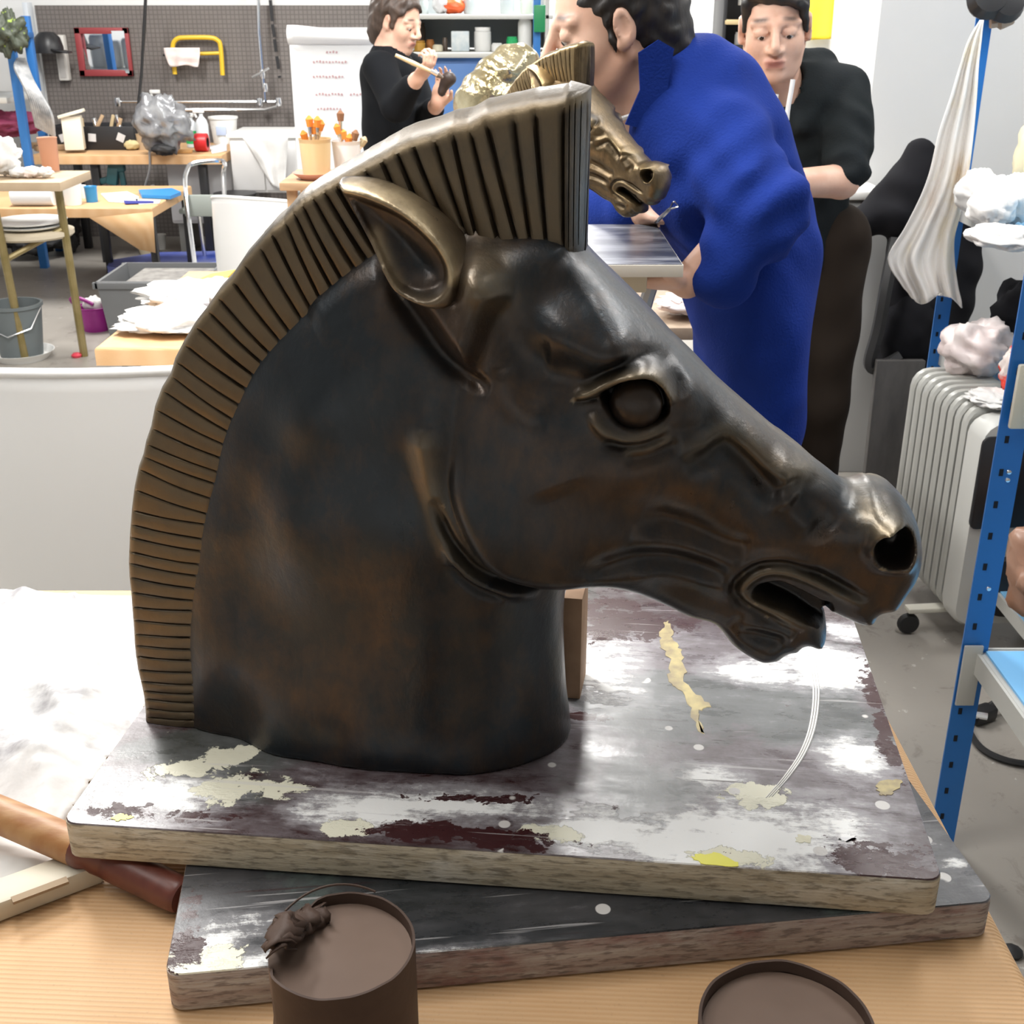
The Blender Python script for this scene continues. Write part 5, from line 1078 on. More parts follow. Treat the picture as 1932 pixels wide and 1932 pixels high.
jar(966, 70, 96, 22, mat('green_tin', (.02, .38, .12), .4), 'green tin on the cabinet top', yj, Zc, 'tin', 'tin'); jar(990, 38, 100, 26, m_jw, 'tall white canister near the right end of the cabinet top', yj, Zc, 'canister', 'canister'); jar(1012, 86, 100, 16, m_glassy, 'small glassy jar at the right end of the cabinet top', yj, Zc)
for k, (x, w_, h0, m, lab, cat) in enumerate(((803, 14, 2, m_glassy, 'glassy jar at the left end of the upper shelf', 'jar'), (832, 22, -8, mat('clear_bag', (.62, .62, .64), .25), 'clear bag left of the orange-red bag on the upper shelf', 'bag'), (858, 32, 0, mat('orange_red', (.75, .12, .03), .4), 'orange-red bag on the upper shelf', 'bag'), (890, 28, -14, m_glassy, 'large clear jar in the middle of the upper shelf', 'jar'), (925, 20, -10, m_jw, 'white jar on the upper shelf right of the clear jar', 'jar'), (957, 26, -16, m_glassy, 'clear tub on the upper shelf above the green tin', 'tub'), (992, 22, -8, mat('pale_green', (.55, .62, .55), .3), 'pale green jar at the right end of the upper shelf', 'jar'))):
    if cat == 'bag': s_ = Y_ = yj*.93/FPX; crumple('filled_bag', lab, 'bag', (aty(x, 20, yj).x, yj, Z2), (w_*s_*1.4, .1, (28-h0)*s_), m, k, .25, sub=12)
    else: jar(x, h0, 28, w_, m, lab, yj, Z2, cat)
# blue post with green tape right of the cabinet, blue post
r_ = thing('blue_post', 'blue steel post with green tape right of the shelves', 'post', (aty(1014, 60, 6.2).x, 6.2, 0)); x = aty(1013, 40, 6.2).x
MB().box((x, 6.2, 1.3), (.035, .035, 2.6), bev=.003).build('steel_post', m_bluerack, r_); MB().box((x+.012, 6.18, aty(1015, 35, 6.2).z), (.055, .06, .12), bev=.004).build('green_tape', mat('green_tape', (.01, .22, .08), .5), r_)
# gilded crumpled head behind the small bronze horse
g = NG('gilt'); n1 = g.noise(9, 5); m_gilt = g.out(g.mix(g.ramp(n1, .35, .65), (.30, .24, .12), (.62, .56, .38)), .24, .85, g.noise(14, 4), .012)
yb = 3.1; S = SDF((-.18, yb-.14, 1.10), (.14, yb+.16, 1.62), .006)
for (x, y, r0) in ((945, 165, .075), (915, 190, .06), (965, 140, .06), (985, 125, .04), (900, 200, .05)): p = aty(x, y, yb); S.ell(p, (r0, r0*.8, r0*1.15), .02, rot=(0, .5, 0))
S.chain([aty(880, 210, yb), aty(905, 155, yb), aty(935, 118, yb), aty(975, 108, yb), aty(1003, 112, yb)], [.02, .02, .016, .014, .012], .012)
S.chain([aty(905, 200, yb-.05), aty(925, 165, yb-.07), aty(955, 135, yb-.06)], [.016, .014, .012], .01); S.ell(aty(940, 152, yb-.09), (.03, .03, .045), .012, 'sub')
S.cone(aty(930, 200, yb), (aty(930, 200, yb).x, yb, 1.16), .09, .11, .03); S.folds(.004, 55, 2); S.cutz(1.150, False)
o = S.obj('gilded_relief', m_gilt); tag(o, 'shiny gold crumpled sculpture behind the small bronze horse head', 'sculpture')
x = o.location.x
r_ = thing('sculpture_stand', 'plain wooden stand under the shiny gold sculpture', 'stand', (x, yb+.12, zk)); MB().box((x, yb+.12, 1.135), (.34, .40, .03), bev=.003).build('stand_top', m_wood, r_)
for sx in (-1, 1):
    for sy_ in (-1, 1): MB().bar((x+sx*.13, yb+.12+sy_*.13, 1.12), (x+sx*.13, yb+.12+sy_*.13, zk+.002), .035, .035, bev=.003).build('leg', m_wood, r_)
# dark shelf unit and yellow poster on the far white wall
xs0 = aty(1366, 60, 7.2).x; xs1 = aty(1440, 60, 7.2).x; r_ = thing('dark_shelf', 'dark open shelf unit seen left of the person in the black hoodie', 'shelf', ((xs0+xs1)/2, 7.4, 0)); xm = (xs0+xs1)/2
MB().box((xm, 7.55, .95), (xs1-xs0, .02, 1.9)).build('back_panel', m_blackp, r_)
for sx in (xs0, xs1): MB().box((sx, 7.38, .95), (.02, .36, 1.9), bev=.002).build('side_panel', m_blackp, r_)
for z in (aty(1380, 42, 7.2).z, 1.15, .8, .4): MB().box((xm, 7.37, z), (xs1-xs0, .34, .025), bev=.002).build('shelf_board', mat('ply_shelf', (.55, .42, .22), .6), r_)
MB().box((xm, 7.24, .72), (xs1-xs0-.03, .02, 1.35), bev=.003).build('door', m_blackp, r_)
jar(1392, 48, 72, 16, m_jw, 'small white pot on the dark shelf unit', 7.3, aty(1380, 42, 7.2).z-.125, 'pot', 'pot'); jar(1396, -8, 5, 20, m_jw, 'white jar at the top of the dark shelf unit', 7.3, aty(1380, 10, 7.2).z)
x0, z0, x1, z1 = rectw(1516, -12, 1581, 77, 8.9); b = MB(); b.grid(lambda u, t: Vector((x0+(x1-x0)*u+.02*(1-t)*0, 8.985-.012*math.sin(u*9)*t-.006, z1+(z0-z1)*t+.01*u)), 14, 12); o = b.build('yellow_poster', mat('poster_yellow', (.88, .72, .04), .6, col2=(.92, .62, .03), scale=3), sharp=None); solid(o, .003); tag(o, 'bright yellow sheet pinned on the far white wall right of the hoodie wearer\'s head', 'poster')

# ================================================================== right side
# grey side panel cupboard, dark board, coat on the partition wall
a = atz(1541, 872, 0); b_ = atz(1618, 893, 0); yq = 4.14; xa = aty(1548, 800, yq).x; xb = aty(1628, 800, yq).x; zt = aty(1600, 372, yq).z
r_ = thing('grey_locker', 'waist-high grey cupboard with pale ledge beside the person in the hoodie', 'cupboard', ((xa+xb)/2+.1, yq+.2, 0))
MB().box(((xa+xb+.30)/2, yq+.11, zt/2-.01), (xb-xa+.30, .21, zt-.02), bev=.004).build('carcass', mat('locker_grey', (.34, .34, .335), .5), r_)
MB().box((xa+.005, yq-.006, zt/2-.01), (.03, .02, zt-.03), bev=.003).build('corner_strip', mat('pale_strip', (.62, .60, .57), .5), r_)
MB().box(((xa+xb)/2-.02, yq+.10, zt+.006), (xb-xa+.02, .23, .03), bev=.008).build('ledge', mat('ledge_pale', (.62, .61, .59), .45), r_)
m_cloth_blk = mat('black_fabric', (.010, .010, .012), .9)
def coat(label, top, w_, h_, seed):
    S = SDF((top.x-w_, top.y-.13, top.z-h_-.1), (top.x+w_, top.y+.13, top.z+.08), .009)
    S.cone(top, top+Vector((-.06, -.02, -.18)), .045, .09, .03); S.cone(top+Vector((-.02, 0, -.1)), top+Vector((-.22, -.01, -.26)), .06, .05, .04); S.cone(top+Vector((-.20, 0, -.24)), top+Vector((-.24, -.01, -.33)), .05, .03, .03)
    S.cone(top+Vector((.0, 0, -.1)), top+Vector((.05, 0, -h_*.6)), .09, .10, .04); S.cone(top+Vector((.05, 0, -h_*.5)), top+Vector((.06, 0, -h_+.05)), .10, .12, .04); S.ell(top+Vector((.12, 0, -.4)), (.13, .08, .32), .04)
    S.folds(.006, 30, seed); o = S.obj('black_coat', m_cloth_blk); return tag(o, label, 'coat')
coat('black coat hanging on the grey partition wall behind the stained white cloth', aty(1738, 288, 4.02), .42, .80, 1)
r_ = thing('black_backpack', 'black bag with dangling straps hanging below the coat', 'bag', aty(1720, 700, 3.95)); c = aty(1718, 625, 3.92)
S = SDF(c-Vector((.25, .2, .3)), c+Vector((.25, .2, .35)), .009); S.ell(c+Vector((.02, .05, -.02)), (.11, .08, .14), .02); S.cone(c+Vector((.03, .05, .05)), c+Vector((.05, .06, .28)), .07, .04, .04); S.folds(.003, 40, 3); S.obj('bag_body', m_cloth_blk, r_)
MB().tube(crsp([aty(1690, 450, 3.95), aty(1672, 540, 3.9), aty(1657, 620, 3.9), aty(1641, 680, 3.9), aty(1650, 695, 3.9), aty(1680, 684, 3.9), aty(1700, 672, 3.9)], 5), .022, 6).build('strap', m_black, r_)
# dark stained board leaning below
r_ = None; yb = 3.80; x0, z0, x1, z1 = rectw(1632, 690, 1752, 905, yb); g = NG('dark_stained_board'); n1 = g.noise(4, 6, .65); n2 = g.noise(16, 5, .6, vec=g.map((1, 1, .3)))
m_dkb = g.out(g.mix(g.ramp(n1, .60, .68), g.mix(g.ramp(n2, .3, .7), (.035, .033, .032), (.075, .07, .066)), (.17, .165, .16)), .5)
o = MB().box(((x0+x1)/2+.01, yb+.06, z1/2), (x1-x0, .03, z1), (R(-3), 0, 0), bev=.003).build('dark_board', m_dkb); tag(o, 'tall dark stained board leaning behind the radiator', 'board')
# oil radiator
r_ = thing('oil_radiator', 'grey finned oil radiator on wheels behind the blue post', 'radiator', (1.2, 3.05, 0)); m_rad = mat('radiator_grey', (.42, .42, .39), .4)
pN = atz(1795, 1170, .09); pF = atz(1700, 1112, .09); ax = Vector((pF.x-pN.x, pF.y-pN.y, 0)).normalized(); ax = Vector((-.10, .995, 0)).normalized(); sd = Vector((ax.y, -ax.x, 0))
zr = .66; L_ = .40; wR = .22
base = Vector((pN.x, pN.y, 0))
def rrect(cx, w_, z0, z1, rad, th, n=5):
    """rounded plate standing in the side/z plane at distance cx along ax"""
    pts = []
    for s1, s2, a0 in ((1, 1, 0), (-1, 1, 90), (-1, -1, 180), (1, -1, 270)):
        for k in range(n): a = R(a0+90*k/(n-1)); pts.append((w_/2+(w_/2-rad)*s1+rad*math.cos(a), (z0+z1)/2+((z1-z0)/2-rad)*s2+rad*math.sin(a)))
    m_ = len(pts); vs = []; 
    for t, k in ((-th/2, .97), (-th/2*.6, 1), (th/2*.6, 1), (th/2, .97)):
        for (s_, z) in pts: vs.append(base+ax*(cx+t)+sd*(w_/2+(s_-w_/2)*k)+Vector((0, 0, (z0+z1)/2+(z-(z0+z1)/2)*k)))
    fs = [(i*m_+j, i*m_+(j+1) % m_, (i+1)*m_+(j+1) % m_, (i+1)*m_+j) for i in range(3) for j in range(m_)]+[tuple(range(m_-1, -1, -1)), tuple(3*m_+j for j in range(m_))]
    return MB().add(vs, fs)
for k in range(9): rrect(.10+k*.041, wR, .08, zr, .05, .030).build('fin', m_rad, r_)
o = MB(); o.bar(base+ax*.08+sd*wR/2+Vector((0, 0, .16)), base+ax*.46+sd*wR/2+Vector((0, 0, .16)), .14, .10, bev=.02).bar(base+ax*.08+sd*wR/2+Vector((0, 0, .56)), base+ax*.46+sd*wR/2+Vector((0, 0, .56)), .14, .10, bev=.02).build('oil_tube', m_rad, r_)
hs = rrect(.035, wR+.01, .07, zr-.01, .05, .085).build('control_housing', mat('radiator_light', (.55, .55, .52), .4), r_)
rrect(-.010, wR*.72, .36, zr-.05, .02, .012).build('control_panel', m_blackp, hs); 
for z in (.48, .40): cK = base+ax*-.02+sd*(wR*.36)+Vector((0, 0, z)); MB().lathe([(0, .018), (.020, .016), (.024, 0), (0, 0)], cK, 18, M=ax.to_track_quat('-Z', 'Y').to_matrix().to_4x4()).build('knob', m_blackp, hs)
cK = base+ax*-.012+sd*(wR*.62)+Vector((0, 0, .19)); MB().lathe([(0, .02), (.06, .018), (.085, .012), (.09, 0), (0, 0)], cK, 28, M=ax.to_track_quat('-Z', 'Y').to_matrix().to_4x4()).build('cable_tray', m_blackp, hs)
MB().box(base+ax*-.012+sd*(wR*.28)+Vector((0, 0, .31)), (.05, .01, .035), (0, 0, math.atan2(sd.y, sd.x))).build('vent_grille', mat('vent', (.3, .3, .28), .6), hs)
for cx in (.10, .42):
    for s_ in (-.07, wR+.07): q = base+ax*cx+sd*s_; MB().lathe([(0, -.012), (.026, -.011), (.03, -.004), (.03, .004), (.026, .011), (0, .012)], q+Vector((0, 0, .031)), 18, M=Matrix.Rotation(R(90), 4, 'X')).build('wheel', m_black, r_)
    MB().bar(base+ax*cx-sd*.08+Vector((0, 0, .075)), base+ax*cx+sd*(wR+.08)+Vector((0, 0, .075)), .035, .014, bev=.003).build('foot_bar', mat('offwhite_bar', (.62, .60, .52), .4), r_)
# blue rack A (further) and B (nearer)
ya = 3.45; pa = aty(1812, 350, ya); xA_ = pa.x
g = NG('blue_post_paint'); m_bp = g.out((.02, .16, .50), .32)
m_hole = mat('punched_hole', (.005, .008, .015), .9)
def punched(r_, x, y, z0, z1, w_=.045, hz=.052, front=True, start=.03):
    p_ = MB().box((x, y, (z0+z1)/2), (w_, .004, z1-z0)).box((x+w_/2-.002, y+w_/2, (z0+z1)/2), (.004, w_, z1-z0)).build('angle_post', m_bp, r_, smooth=False)
    z = z0+start; b = MB()
    while z < z1-.01: b.box((x-w_*.16, y-.0025, z), (.007, .0015, .013)).box((x+w_/2+.0005, y+w_*.55, z), (.0015, .007, .013)); z += hz
    b.build('punched_holes', m_hole, p_, smooth=False)['kind'] = 'stuff'
    return p_
rA = thing('steel_shelving', 'further blue-posted shelving on the right, with the stained cloth hung on its post', 'shelving', (xA_+.3, ya-.35, 0))
punched(rA, xA_, ya, 0, 1.70); punched(rA, xA_+.75, ya, 0, 1.70)
zA1 = aty(1824, 424, ya-.25).z; zA2 = aty(1775, 668, ya).z; yN = 2.2
for z in (zA1, zA2, .18):
    ya_ = ya; ya = ya if z > .2 else 2.86
    MB().box((xA_+.40, (ya+yN)/2, z), (.78, ya-yN, .004)).box((xA_+.012, (ya+yN)/2, z-.014), (.006, ya-yN, .034)).box((xA_+.40, ya-.002, z-.014), (.78, .006, .034)).build('shelf', m_gshelf, rA, smooth=False)
    MB().box((xA_+.40, (ya+yN)/2, z+.004), (.765, ya-yN-.02, .004)).build('shelf_mat', m_ltshelf, rA); ya = ya_
for xx in (xA_+.75,): punched(rA, xx, yN, 0, 1.70)
punched(rA, xA_+.02, yN, 0, 1.0)if False else None
# white things on the shelves of rack A
for k, (x, y, Y, s_, h_, lab) in enumerate(((1845, 415, ya-.18, (.13, .18, .12), 0, 'white crumpled bag at the front corner of the upper right shelf'), (1870, 400, ya-.35, (.11, .16, .10), 0, 'white crumpled paper in the middle of the upper right shelf'), (1900, 425, ya-.62, (.17, .2, .05), 0, 'flat white cloth nearest the camera on the upper right shelf'), (1915, 380, ya-.30, (.10, .14, .12), 0, 'off-white bundle at the right edge of the upper right shelf'))):
    crumple('white_bundle', lab, 'bundle', (aty(x, y, Y).x, Y, zA1+.006), s_, m_wcloth, 20+k, .26, fq=2.0)
crumple('yellowish_bag', 'tall yellowish round-topped bag at the right edge of the upper shelf', 'bag', (aty(1935, 340, ya-.12).x+.03, ya-.12, zA1+.007), (.13, .13, .27), mat('yellowish', (.78, .70, .48), .7), 31, .2)
m_pbag = mat('pale_pink_bag', (.74, .62, .60), .35, col2=(.80, .74, .72), scale=5)
crumple('plastic_bag', 'pale pink crumpled plastic bag on the middle right shelf', 'bag', (aty(1848, 660, 3.2).x, 3.2, zA2+.006), (.19, .18, .15), m_pbag, 41, .40, fq=1.9)
crumple('red_print_bag', 'small bag with red print behind the near blue post', 'bag', (aty(1930, 640, 3.0).x, 3.0, zA2+.006), (.08, .10, .13), mat('red_print', (.70, .05, .03), .4, col2=(.75, .66, .62), scale=9, lo=.45, hi=.5), 43, .3)
crumple('white_rag', 'white flat rag on the middle right shelf in front of the pink bag', 'rag', (aty(1880, 715, 2.95).x, 2.95, zA2+.006), (.13, .16, .03), m_wcloth, 44, .35)
crumple('black_bag', 'black bag on the middle right shelf behind the pink bag', 'bag', (aty(1935, 570, 3.33).x, 3.3, zA2+.006), (.20, .20, .24), m_cloth_blk, 45, .2)
crumple('brown_sack', 'brown plastic sack on the bottom shelf behind the near blue post', 'bag', (aty(1975, 1080, 2.6).x+.02, 2.55, .1865), (.24, .3, .30), mat('brown_sack', (.30, .15, .09), .35, col2=(.38, .24, .18), scale=5), 46, .35)
r_ = thing('ear_defenders', 'black ear defenders hung on top of the further blue post', 'ear defenders', aty(1880, 12, ya-.02)); b = MB()
for (x, y, rr) in ((1862, -2, .055), (1897, 8, .05)): MB().lathe([(0, -.03), (rr*.8, -.025), (rr, 0), (rr*.8, .03), (0, .035)], aty(x, y, ya-.04), 20, M=Matrix.Rotation(R(70), 4, 'X')).build('ear_cup', m_blackp, r_)
MB().tube(crsp([aty(1862, -12, ya-.04), aty(1870, -50, ya-.03), aty(1890, -52, ya-.03), aty(1900, -5, ya-.04)], 5), .008, 6).build('headband', m_blackp, r_)
o = MB().tube(crsp([aty(1868, 45, ya-.01), aty(1885, 42, ya-.01), aty(1908, 32, ya-.01)], 4), [.012]*4+[.02]*5, 8).build('wooden_spoon', mat('spoon_wood', (.42, .28, .18), .5)); tag(o, 'small wooden spatula stuck behind the further blue post', 'spatula')
# hanging stained cloth
g = NG('stained_towel'); n1 = g.noise(3.2, 5, .6, dist=.4); n2 = g.noise(6, 6, .6, vec=g.map((1, 1, .35), (4, 2, 0))); m_towel = g.out(g.mix(g.ramp(n2, .60, .72, 0, .55), g.mix(g.ramp(n1, .5, .66, 0, .8), (.90, .87, .83), (.82, .70, .42)), (.55, .36, .24)), .85, 0., g.noise(60, 3), .0008)
yT = ya-.06; top = aty(1849, 38, yT); bl = [(1849, 38, 1856, 38), (1828, 75, 1852, 70), (1812, 120, 1846, 120), (1795, 180, 1842, 180), (1772, 250, 1836, 250), (1756, 320, 1826, 330), (1738, 370, 1812, 400), (1708, 430, 1800, 450), (1676, 488, 1802, 500), (1700, 535, 1808, 545), (1716, 556, 1815, 572)]
L2 = crsp([(a, b) for a, b, _, _ in bl], 5); R2 = crsp([(c_, d_) for _, _, c_, d_ in bl], 5)
def fn(u, t):
    i = min(len(L2)-1, int(round(t*(len(L2)-1)))); px_ = L2[i][0]*(1-u)+R2[i][0]*u; py_ = L2[i][1]*(1-u)+R2[i][1]*u
    if t > .97: py_ += 14*math.sin(u*7)*((t-.97)/.03)
    d_ = .024*math.sin(u*13+1+t*2)*min(1, t*3)*.8+.02*math.sin(u*27+t*5)*t; return aty(px_, py_, yT-.02-d_)
o = MB().grid(fn, 34, len(L2)).build('stained_towel', m_towel, sharp=None); solid(o, .004); tag(o, 'long white cloth with yellow and brown stains hanging from the further blue post', 'cloth')
# rack B: near post with light blue lower shelf
pb = aty(1855, 1130, 1.98); xB_ = pb.x; yB = 1.98
rB = thing('steel_shelving', 'nearer blue punched-angle post shelving with pale blue lower shelf at the right edge', 'shelving', (xB_+.4, yB-.3, 0))
punched(rB, xB_, yB, 0, 1.9, .05, .062); punched(rB, xB_+.8, yB, 0, 1.9, .05, .062)
zB1 = aty(1845, 1232, yB).z
for z in (zB1, 1.72): 
    MB().box((xB_+.42, yB-.36, z), (.82, .74, .004)).box((xB_+.005, yB-.36, z-.018), (.006, .74, .044)).box((xB_+.42, yB+.01, z-.018), (.82, .006, .044)).box((xB_+.42, yB-.73, z-.018), (.82, .006, .044)).build('shelf', m_gshelf, rB, smooth=False)
    MB().box((xB_+.42, yB-.36, z+.0045), (.80, .71, .005)).build('shelf_mat', mat('bright_blue_mat', (.20, .52, .88), .4), rB)
MB().box((xB_-.005, yB-.008, zB1-.045), (.035, .006, .13), bev=.001).build('gusset_plate', m_gshelf, rB)
for z in (aty(1850, 890, yB).z, aty(1850, 905, yB).z, aty(1850, 1110, yB).z): MB().lathe([(0, .003), (.004, .002), (.005, 0)], (xB_+.006, yB-.002, z), 10, M=Matrix.Rotation(R(90), 4, 'X')).build('rivet', m_chrome, rB)
o = MB().box((aty(1928, 745, yB-.02).x+.006, yB-.02, aty(1922, 742, yB).z), (.04, .012, .115), bev=.004).build('socket_plate', mat('beige_plate', (.66, .63, .52), .4), rB)
cable('floor_cable', 'black cable curving across the floor under the nearer shelving', [atz(1822, 1345, .01), atz(1828, 1375, .01), atz(1850, 1410, .01), atz(1890, 1432, .01), atz(1945, 1442, .01), atz(2050, 1445, .01)], .008, m_black)
r_ = thing('cable_plug', 'black plug with shiny pins lying on the floor by the near blue post', 'plug', atz(1855, 1345, 0)); c = atz(1853, 1347, .02); MB().box(c, (.07, .04, .035), (0, 0, .5), bev=.008).build('plug_body', m_blackp, r_); MB().tube([c+Vector((-.03, -.02, .012)), c+Vector((.0, -.03, .012))], .009, 8).build('pin', m_chrome, r_); MB().tube(crsp([c, c+Vector((.05, .03, .01)), c+Vector((.10, .02, -.005))], 5), .012, 8).build('strain_relief', m_black, r_)
o = MB().lathe([(0, 0), (.018, .001), (.02, .008), (.008, .014), (0, .014)], atz(1908, 1800, 0), 10).build('dark_crumb', m_black); tag(o, 'small dark crumb on the floor beside the table corner', 'crumb')
# ================================================================== people
g = NG('skin'); n1 = g.noise(14, 4); n2 = g.noise(90, 3)
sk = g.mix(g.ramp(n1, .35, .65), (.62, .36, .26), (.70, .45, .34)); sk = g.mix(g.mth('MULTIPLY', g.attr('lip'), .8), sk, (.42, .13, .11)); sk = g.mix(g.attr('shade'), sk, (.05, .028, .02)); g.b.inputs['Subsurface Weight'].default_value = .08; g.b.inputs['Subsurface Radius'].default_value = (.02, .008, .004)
m_skin = g.out(sk, .48, 0., n2, .0003, spec=.4)
m_hair = mat('black_hair', (.008, .007, .007), .55, col2=(.022, .017, .015), scale=60, stretch=(1, 1, .25), bump=.003); m_bhair = mat('dark_brown_hair', (.035, .022, .016), .5, col2=(.075, .05, .038), scale=50, stretch=(1, 1, .25), bump=.003)
m_eyew = mat('eye_white', (.62, .56, .52), .25); m_iris = mat('iris_dark', (.02, .012, .008), .15)
m_coat = mat('blue_coat_cloth', (.008, .028, .20), .85, col2=(.012, .036, .24), scale=7, bump=.0012, bscale=220); m_hood = mat('black_hoodie_cloth', (.010, .013, .014), .9, col2=(.015, .018, .020), scale=6, bump=.001, bscale=200)
m_trous = mat('dark_brown_trousers', (.022, .016, .012), .9); m_swtr = mat('black_sweater', (.008, .009, .011), .9); m_shoe = mat('black_shoe', (.012, .012, .013), .5); m_cord = mat('white_cord', (.72, .72, .72), .7)
def frame(o, fwd, up=(0, 0, 1), s_=1.):
    f = Vector(fwd).normalized(); l = Vector(up).cross(f).normalized(); u = f.cross(l); M = Matrix((f, l, u)).transposed(); return Vector(o), M, s_
def head_sdf(S, fr, female=False):
    o, M, k = fr
    W = lambda p: o+M @ (Vector(p)*k)
    E = lambda c, r, kk=.012, op='add', rot=(0, 0, 0): S.ell(W(c), tuple(q*k for q in r), kk*k, op, (M @ Euler(rot).to_matrix()))
    C = lambda a, b, ra, rb, kk=.01, op='add': S.cone(W(a), W(b), ra*k, rb*k, kk*k, op)
    jw = .052 if female else .058
    E((-.012, 0, .032), (.096, .075, .090), .0); E((.030, 0, -.030), (.060, .060, .078), .03); E((.030, 0, -.075), (.052, jw, .036), .025); E((.066, 0, -.098), (.022, .026, .018), .018)
    for s_ in (-1, 1):
        E((.050, s_*.042, -.030), (.030, .022, .030), .02); C((-.010, s_*.060, -.045), (.045, s_*.032, -.100), .014, .014, .02)
        C((.084, s_*.012, .022), (.070, s_*.052, .020), .009, .008, .012); E((.088, s_*.031, .000), (.018, .019, .013), .008, 'sub')
        E((.0730, s_*.031, .0016), (.0170, .0180, .0158), .003); C((.086, s_*.017, .004), (.078, s_*.048, .004), .0035, .003, .003)
        E((.092, s_*.014, -.036), (.013, .009, .009), .006)
        E((-.008, s_*.078, -.002), (.020, .009, .031), .006, rot=(0, .15, s_*.35)); E((-.004, s_*.086, .000), (.011, .006, .019), .004, 'sub', rot=(0, .15, s_*.35)); E((.0, s_*.078, -.028), (.010, .008, .010), .005)
    C((.090, 0, .018), (.113, 0, -.026), .0075, .011, .010); E((.106, 0, -.036), (.012, .012, .009), .006)
    C((.088, -.021, -.061), (.088, .021, -.061), .0055, .0055, .006); E((.094, 0, -.059), (.008, .018, .006), .005); C((.086, -.017, -.073), (.086, .017, -.073), .0068, .0068, .006); E((.100, 0, -.0660), (.010, .026, .0016), .002, 'sub')
    return W
def head_attrs(P, fr):
    o, M, k = fr; q = (P-np.array(o)) @ np.array(M)/k
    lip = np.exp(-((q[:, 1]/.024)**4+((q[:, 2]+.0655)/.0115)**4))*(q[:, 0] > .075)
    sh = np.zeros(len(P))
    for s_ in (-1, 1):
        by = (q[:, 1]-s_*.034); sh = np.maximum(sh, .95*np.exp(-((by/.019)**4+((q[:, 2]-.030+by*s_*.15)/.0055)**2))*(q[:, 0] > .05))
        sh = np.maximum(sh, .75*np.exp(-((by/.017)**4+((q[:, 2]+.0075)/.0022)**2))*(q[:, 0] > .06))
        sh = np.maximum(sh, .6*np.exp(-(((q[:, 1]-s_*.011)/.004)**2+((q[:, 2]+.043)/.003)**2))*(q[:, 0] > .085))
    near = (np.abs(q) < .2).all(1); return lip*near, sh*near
def eyes(fr, root, closed=False):
    o, M, k = fr
    for s_ in (-1, 1):
        c = o+M @ (Vector((.0745, s_*.031, -.002))*k); bm = bmesh.new(); bmesh.ops.create_uvsphere(bm, u_segments=16, v_segments=12, radius=.0142*k); mb = MB().add([c+v.co for v in bm.verts], [[v.index for v in f.verts] for f in bm.faces]); bm.free(); e = mb.build('eye', m_eyew, root, sharp=None)
        d = (M @ Vector((1, 0, -.62))).normalized(); c2 = c+d*.0125*k; MB().lathe([(0, .0028*k), (.004*k, .0020*k), (.0060*k, 0)], c2, 12, M=d.to_track_quat('Z', 'Y').to_matrix().to_4x4()).build('iris', m_iris, e)
def hand(S, w_, d, n, k=1., curl=.5, spread=.25, side=1):
    """w_ wrist, d direction of fingers, n palm normal; five fingers that curl towards n"""
    w_ = Vector(w_); d = Vector(d).normalized(); n = Vector(n); n = (n-d*n.dot(d)).normalized(); s_ = d.cross(n)*side
    S.ell(w_+d*.045*k, (.050*k, .040*k, .016*k), .012, rot=Matrix((d, s_, n)).transposed())
    for i, (off, ln, r_) in enumerate(((-.030, .070, .0085), (-.010, .080, .009), (.011, .074, .0085), (.030, .058, .0075))):
        p = w_+d*.085*k+s_*off*k; dd = (d+s_*off*spread*6).normalized(); a = 0
        for j, f in enumerate((.42, .32, .26)):
            a += curl*(.8+.12*i)*(.7 if j == 0 else 1.); v = dd*math.cos(a)+n*math.sin(a); q = p+v*ln*k*f; S.cone(p, q, r_*k*(1-.1*j), r_*k*(.92-.12*j), .004); p = q
    p = w_+d*.02*k-s_*.032*k; v1 = (d*.7-s_*.75+n*.35).normalized(); q = p+v1*.036*k; S.cone(p, q, .013*k, .010*k, .010); v2 = (d*.85-s_*.15+n*.5).normalized(); S.cone(q, q+v2*.034*k, .010*k, .008*k, .004)
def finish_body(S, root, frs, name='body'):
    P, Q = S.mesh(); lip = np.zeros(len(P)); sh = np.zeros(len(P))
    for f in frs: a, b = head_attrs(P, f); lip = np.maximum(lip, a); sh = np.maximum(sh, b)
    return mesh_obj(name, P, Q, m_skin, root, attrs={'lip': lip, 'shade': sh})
def shoes(root, pts, m):
    for p, d in pts:
        p = Vector(p); d = Vector(d).normalized(); s_ = Vector((-d.y, d.x, 0)); S = SDF(p-Vector((.2, .2, .01)), p+Vector((.2, .2, .16)), .008); S.cone(p+Vector((0, 0, .05))-d*.06, p+Vector((0, 0, .042))+d*.12, .045, .042, .02); S.cone(p+Vector((0, 0, .06))-d*.05, p+Vector((0, 0, .13))-d*.05, .045, .042, .03); S.cutz(.0, False); S.obj('shoe', m, root)

# ---- woman in the blue coat, bending over her small horse head
Yw = 2.25
root = thing('person', 'person with black hair in a blue work coat bending over the small bronze horse head', 'person', (aty(1440, 700, Yw).x, Yw, 0))
hc = aty(1152, 50, Yw-.02); frW = frame(hc, (-.95, -.10, -.20), (-.12, 0, 1), 1.06)
S = SDF((hc.x-.16, Yw-.50, .92), (aty(1540, 400, Yw).x+.02, Yw+.36, hc.z+.17), .0048)
Wd = head_sdf(S, frW, True); nb = aty(1230, 170, Yw)
S.cone(Wd((-.035, 0, -.05)), nb+Vector((.02, 0, -.03)), .054, .062, .03); S.cone(nb, aty(1300, 240, Yw), .07, .12, .05); S.cone(aty(1300, 260, Yw), aty(1400, 480, Yw), .12, .11, .05)
shN = aty(1342, 262, Yw)+Vector((0, -.15, 0)); elN = aty(1424, 400, Yw-.24); wrN = aty(1296, 532, Yw-.26)
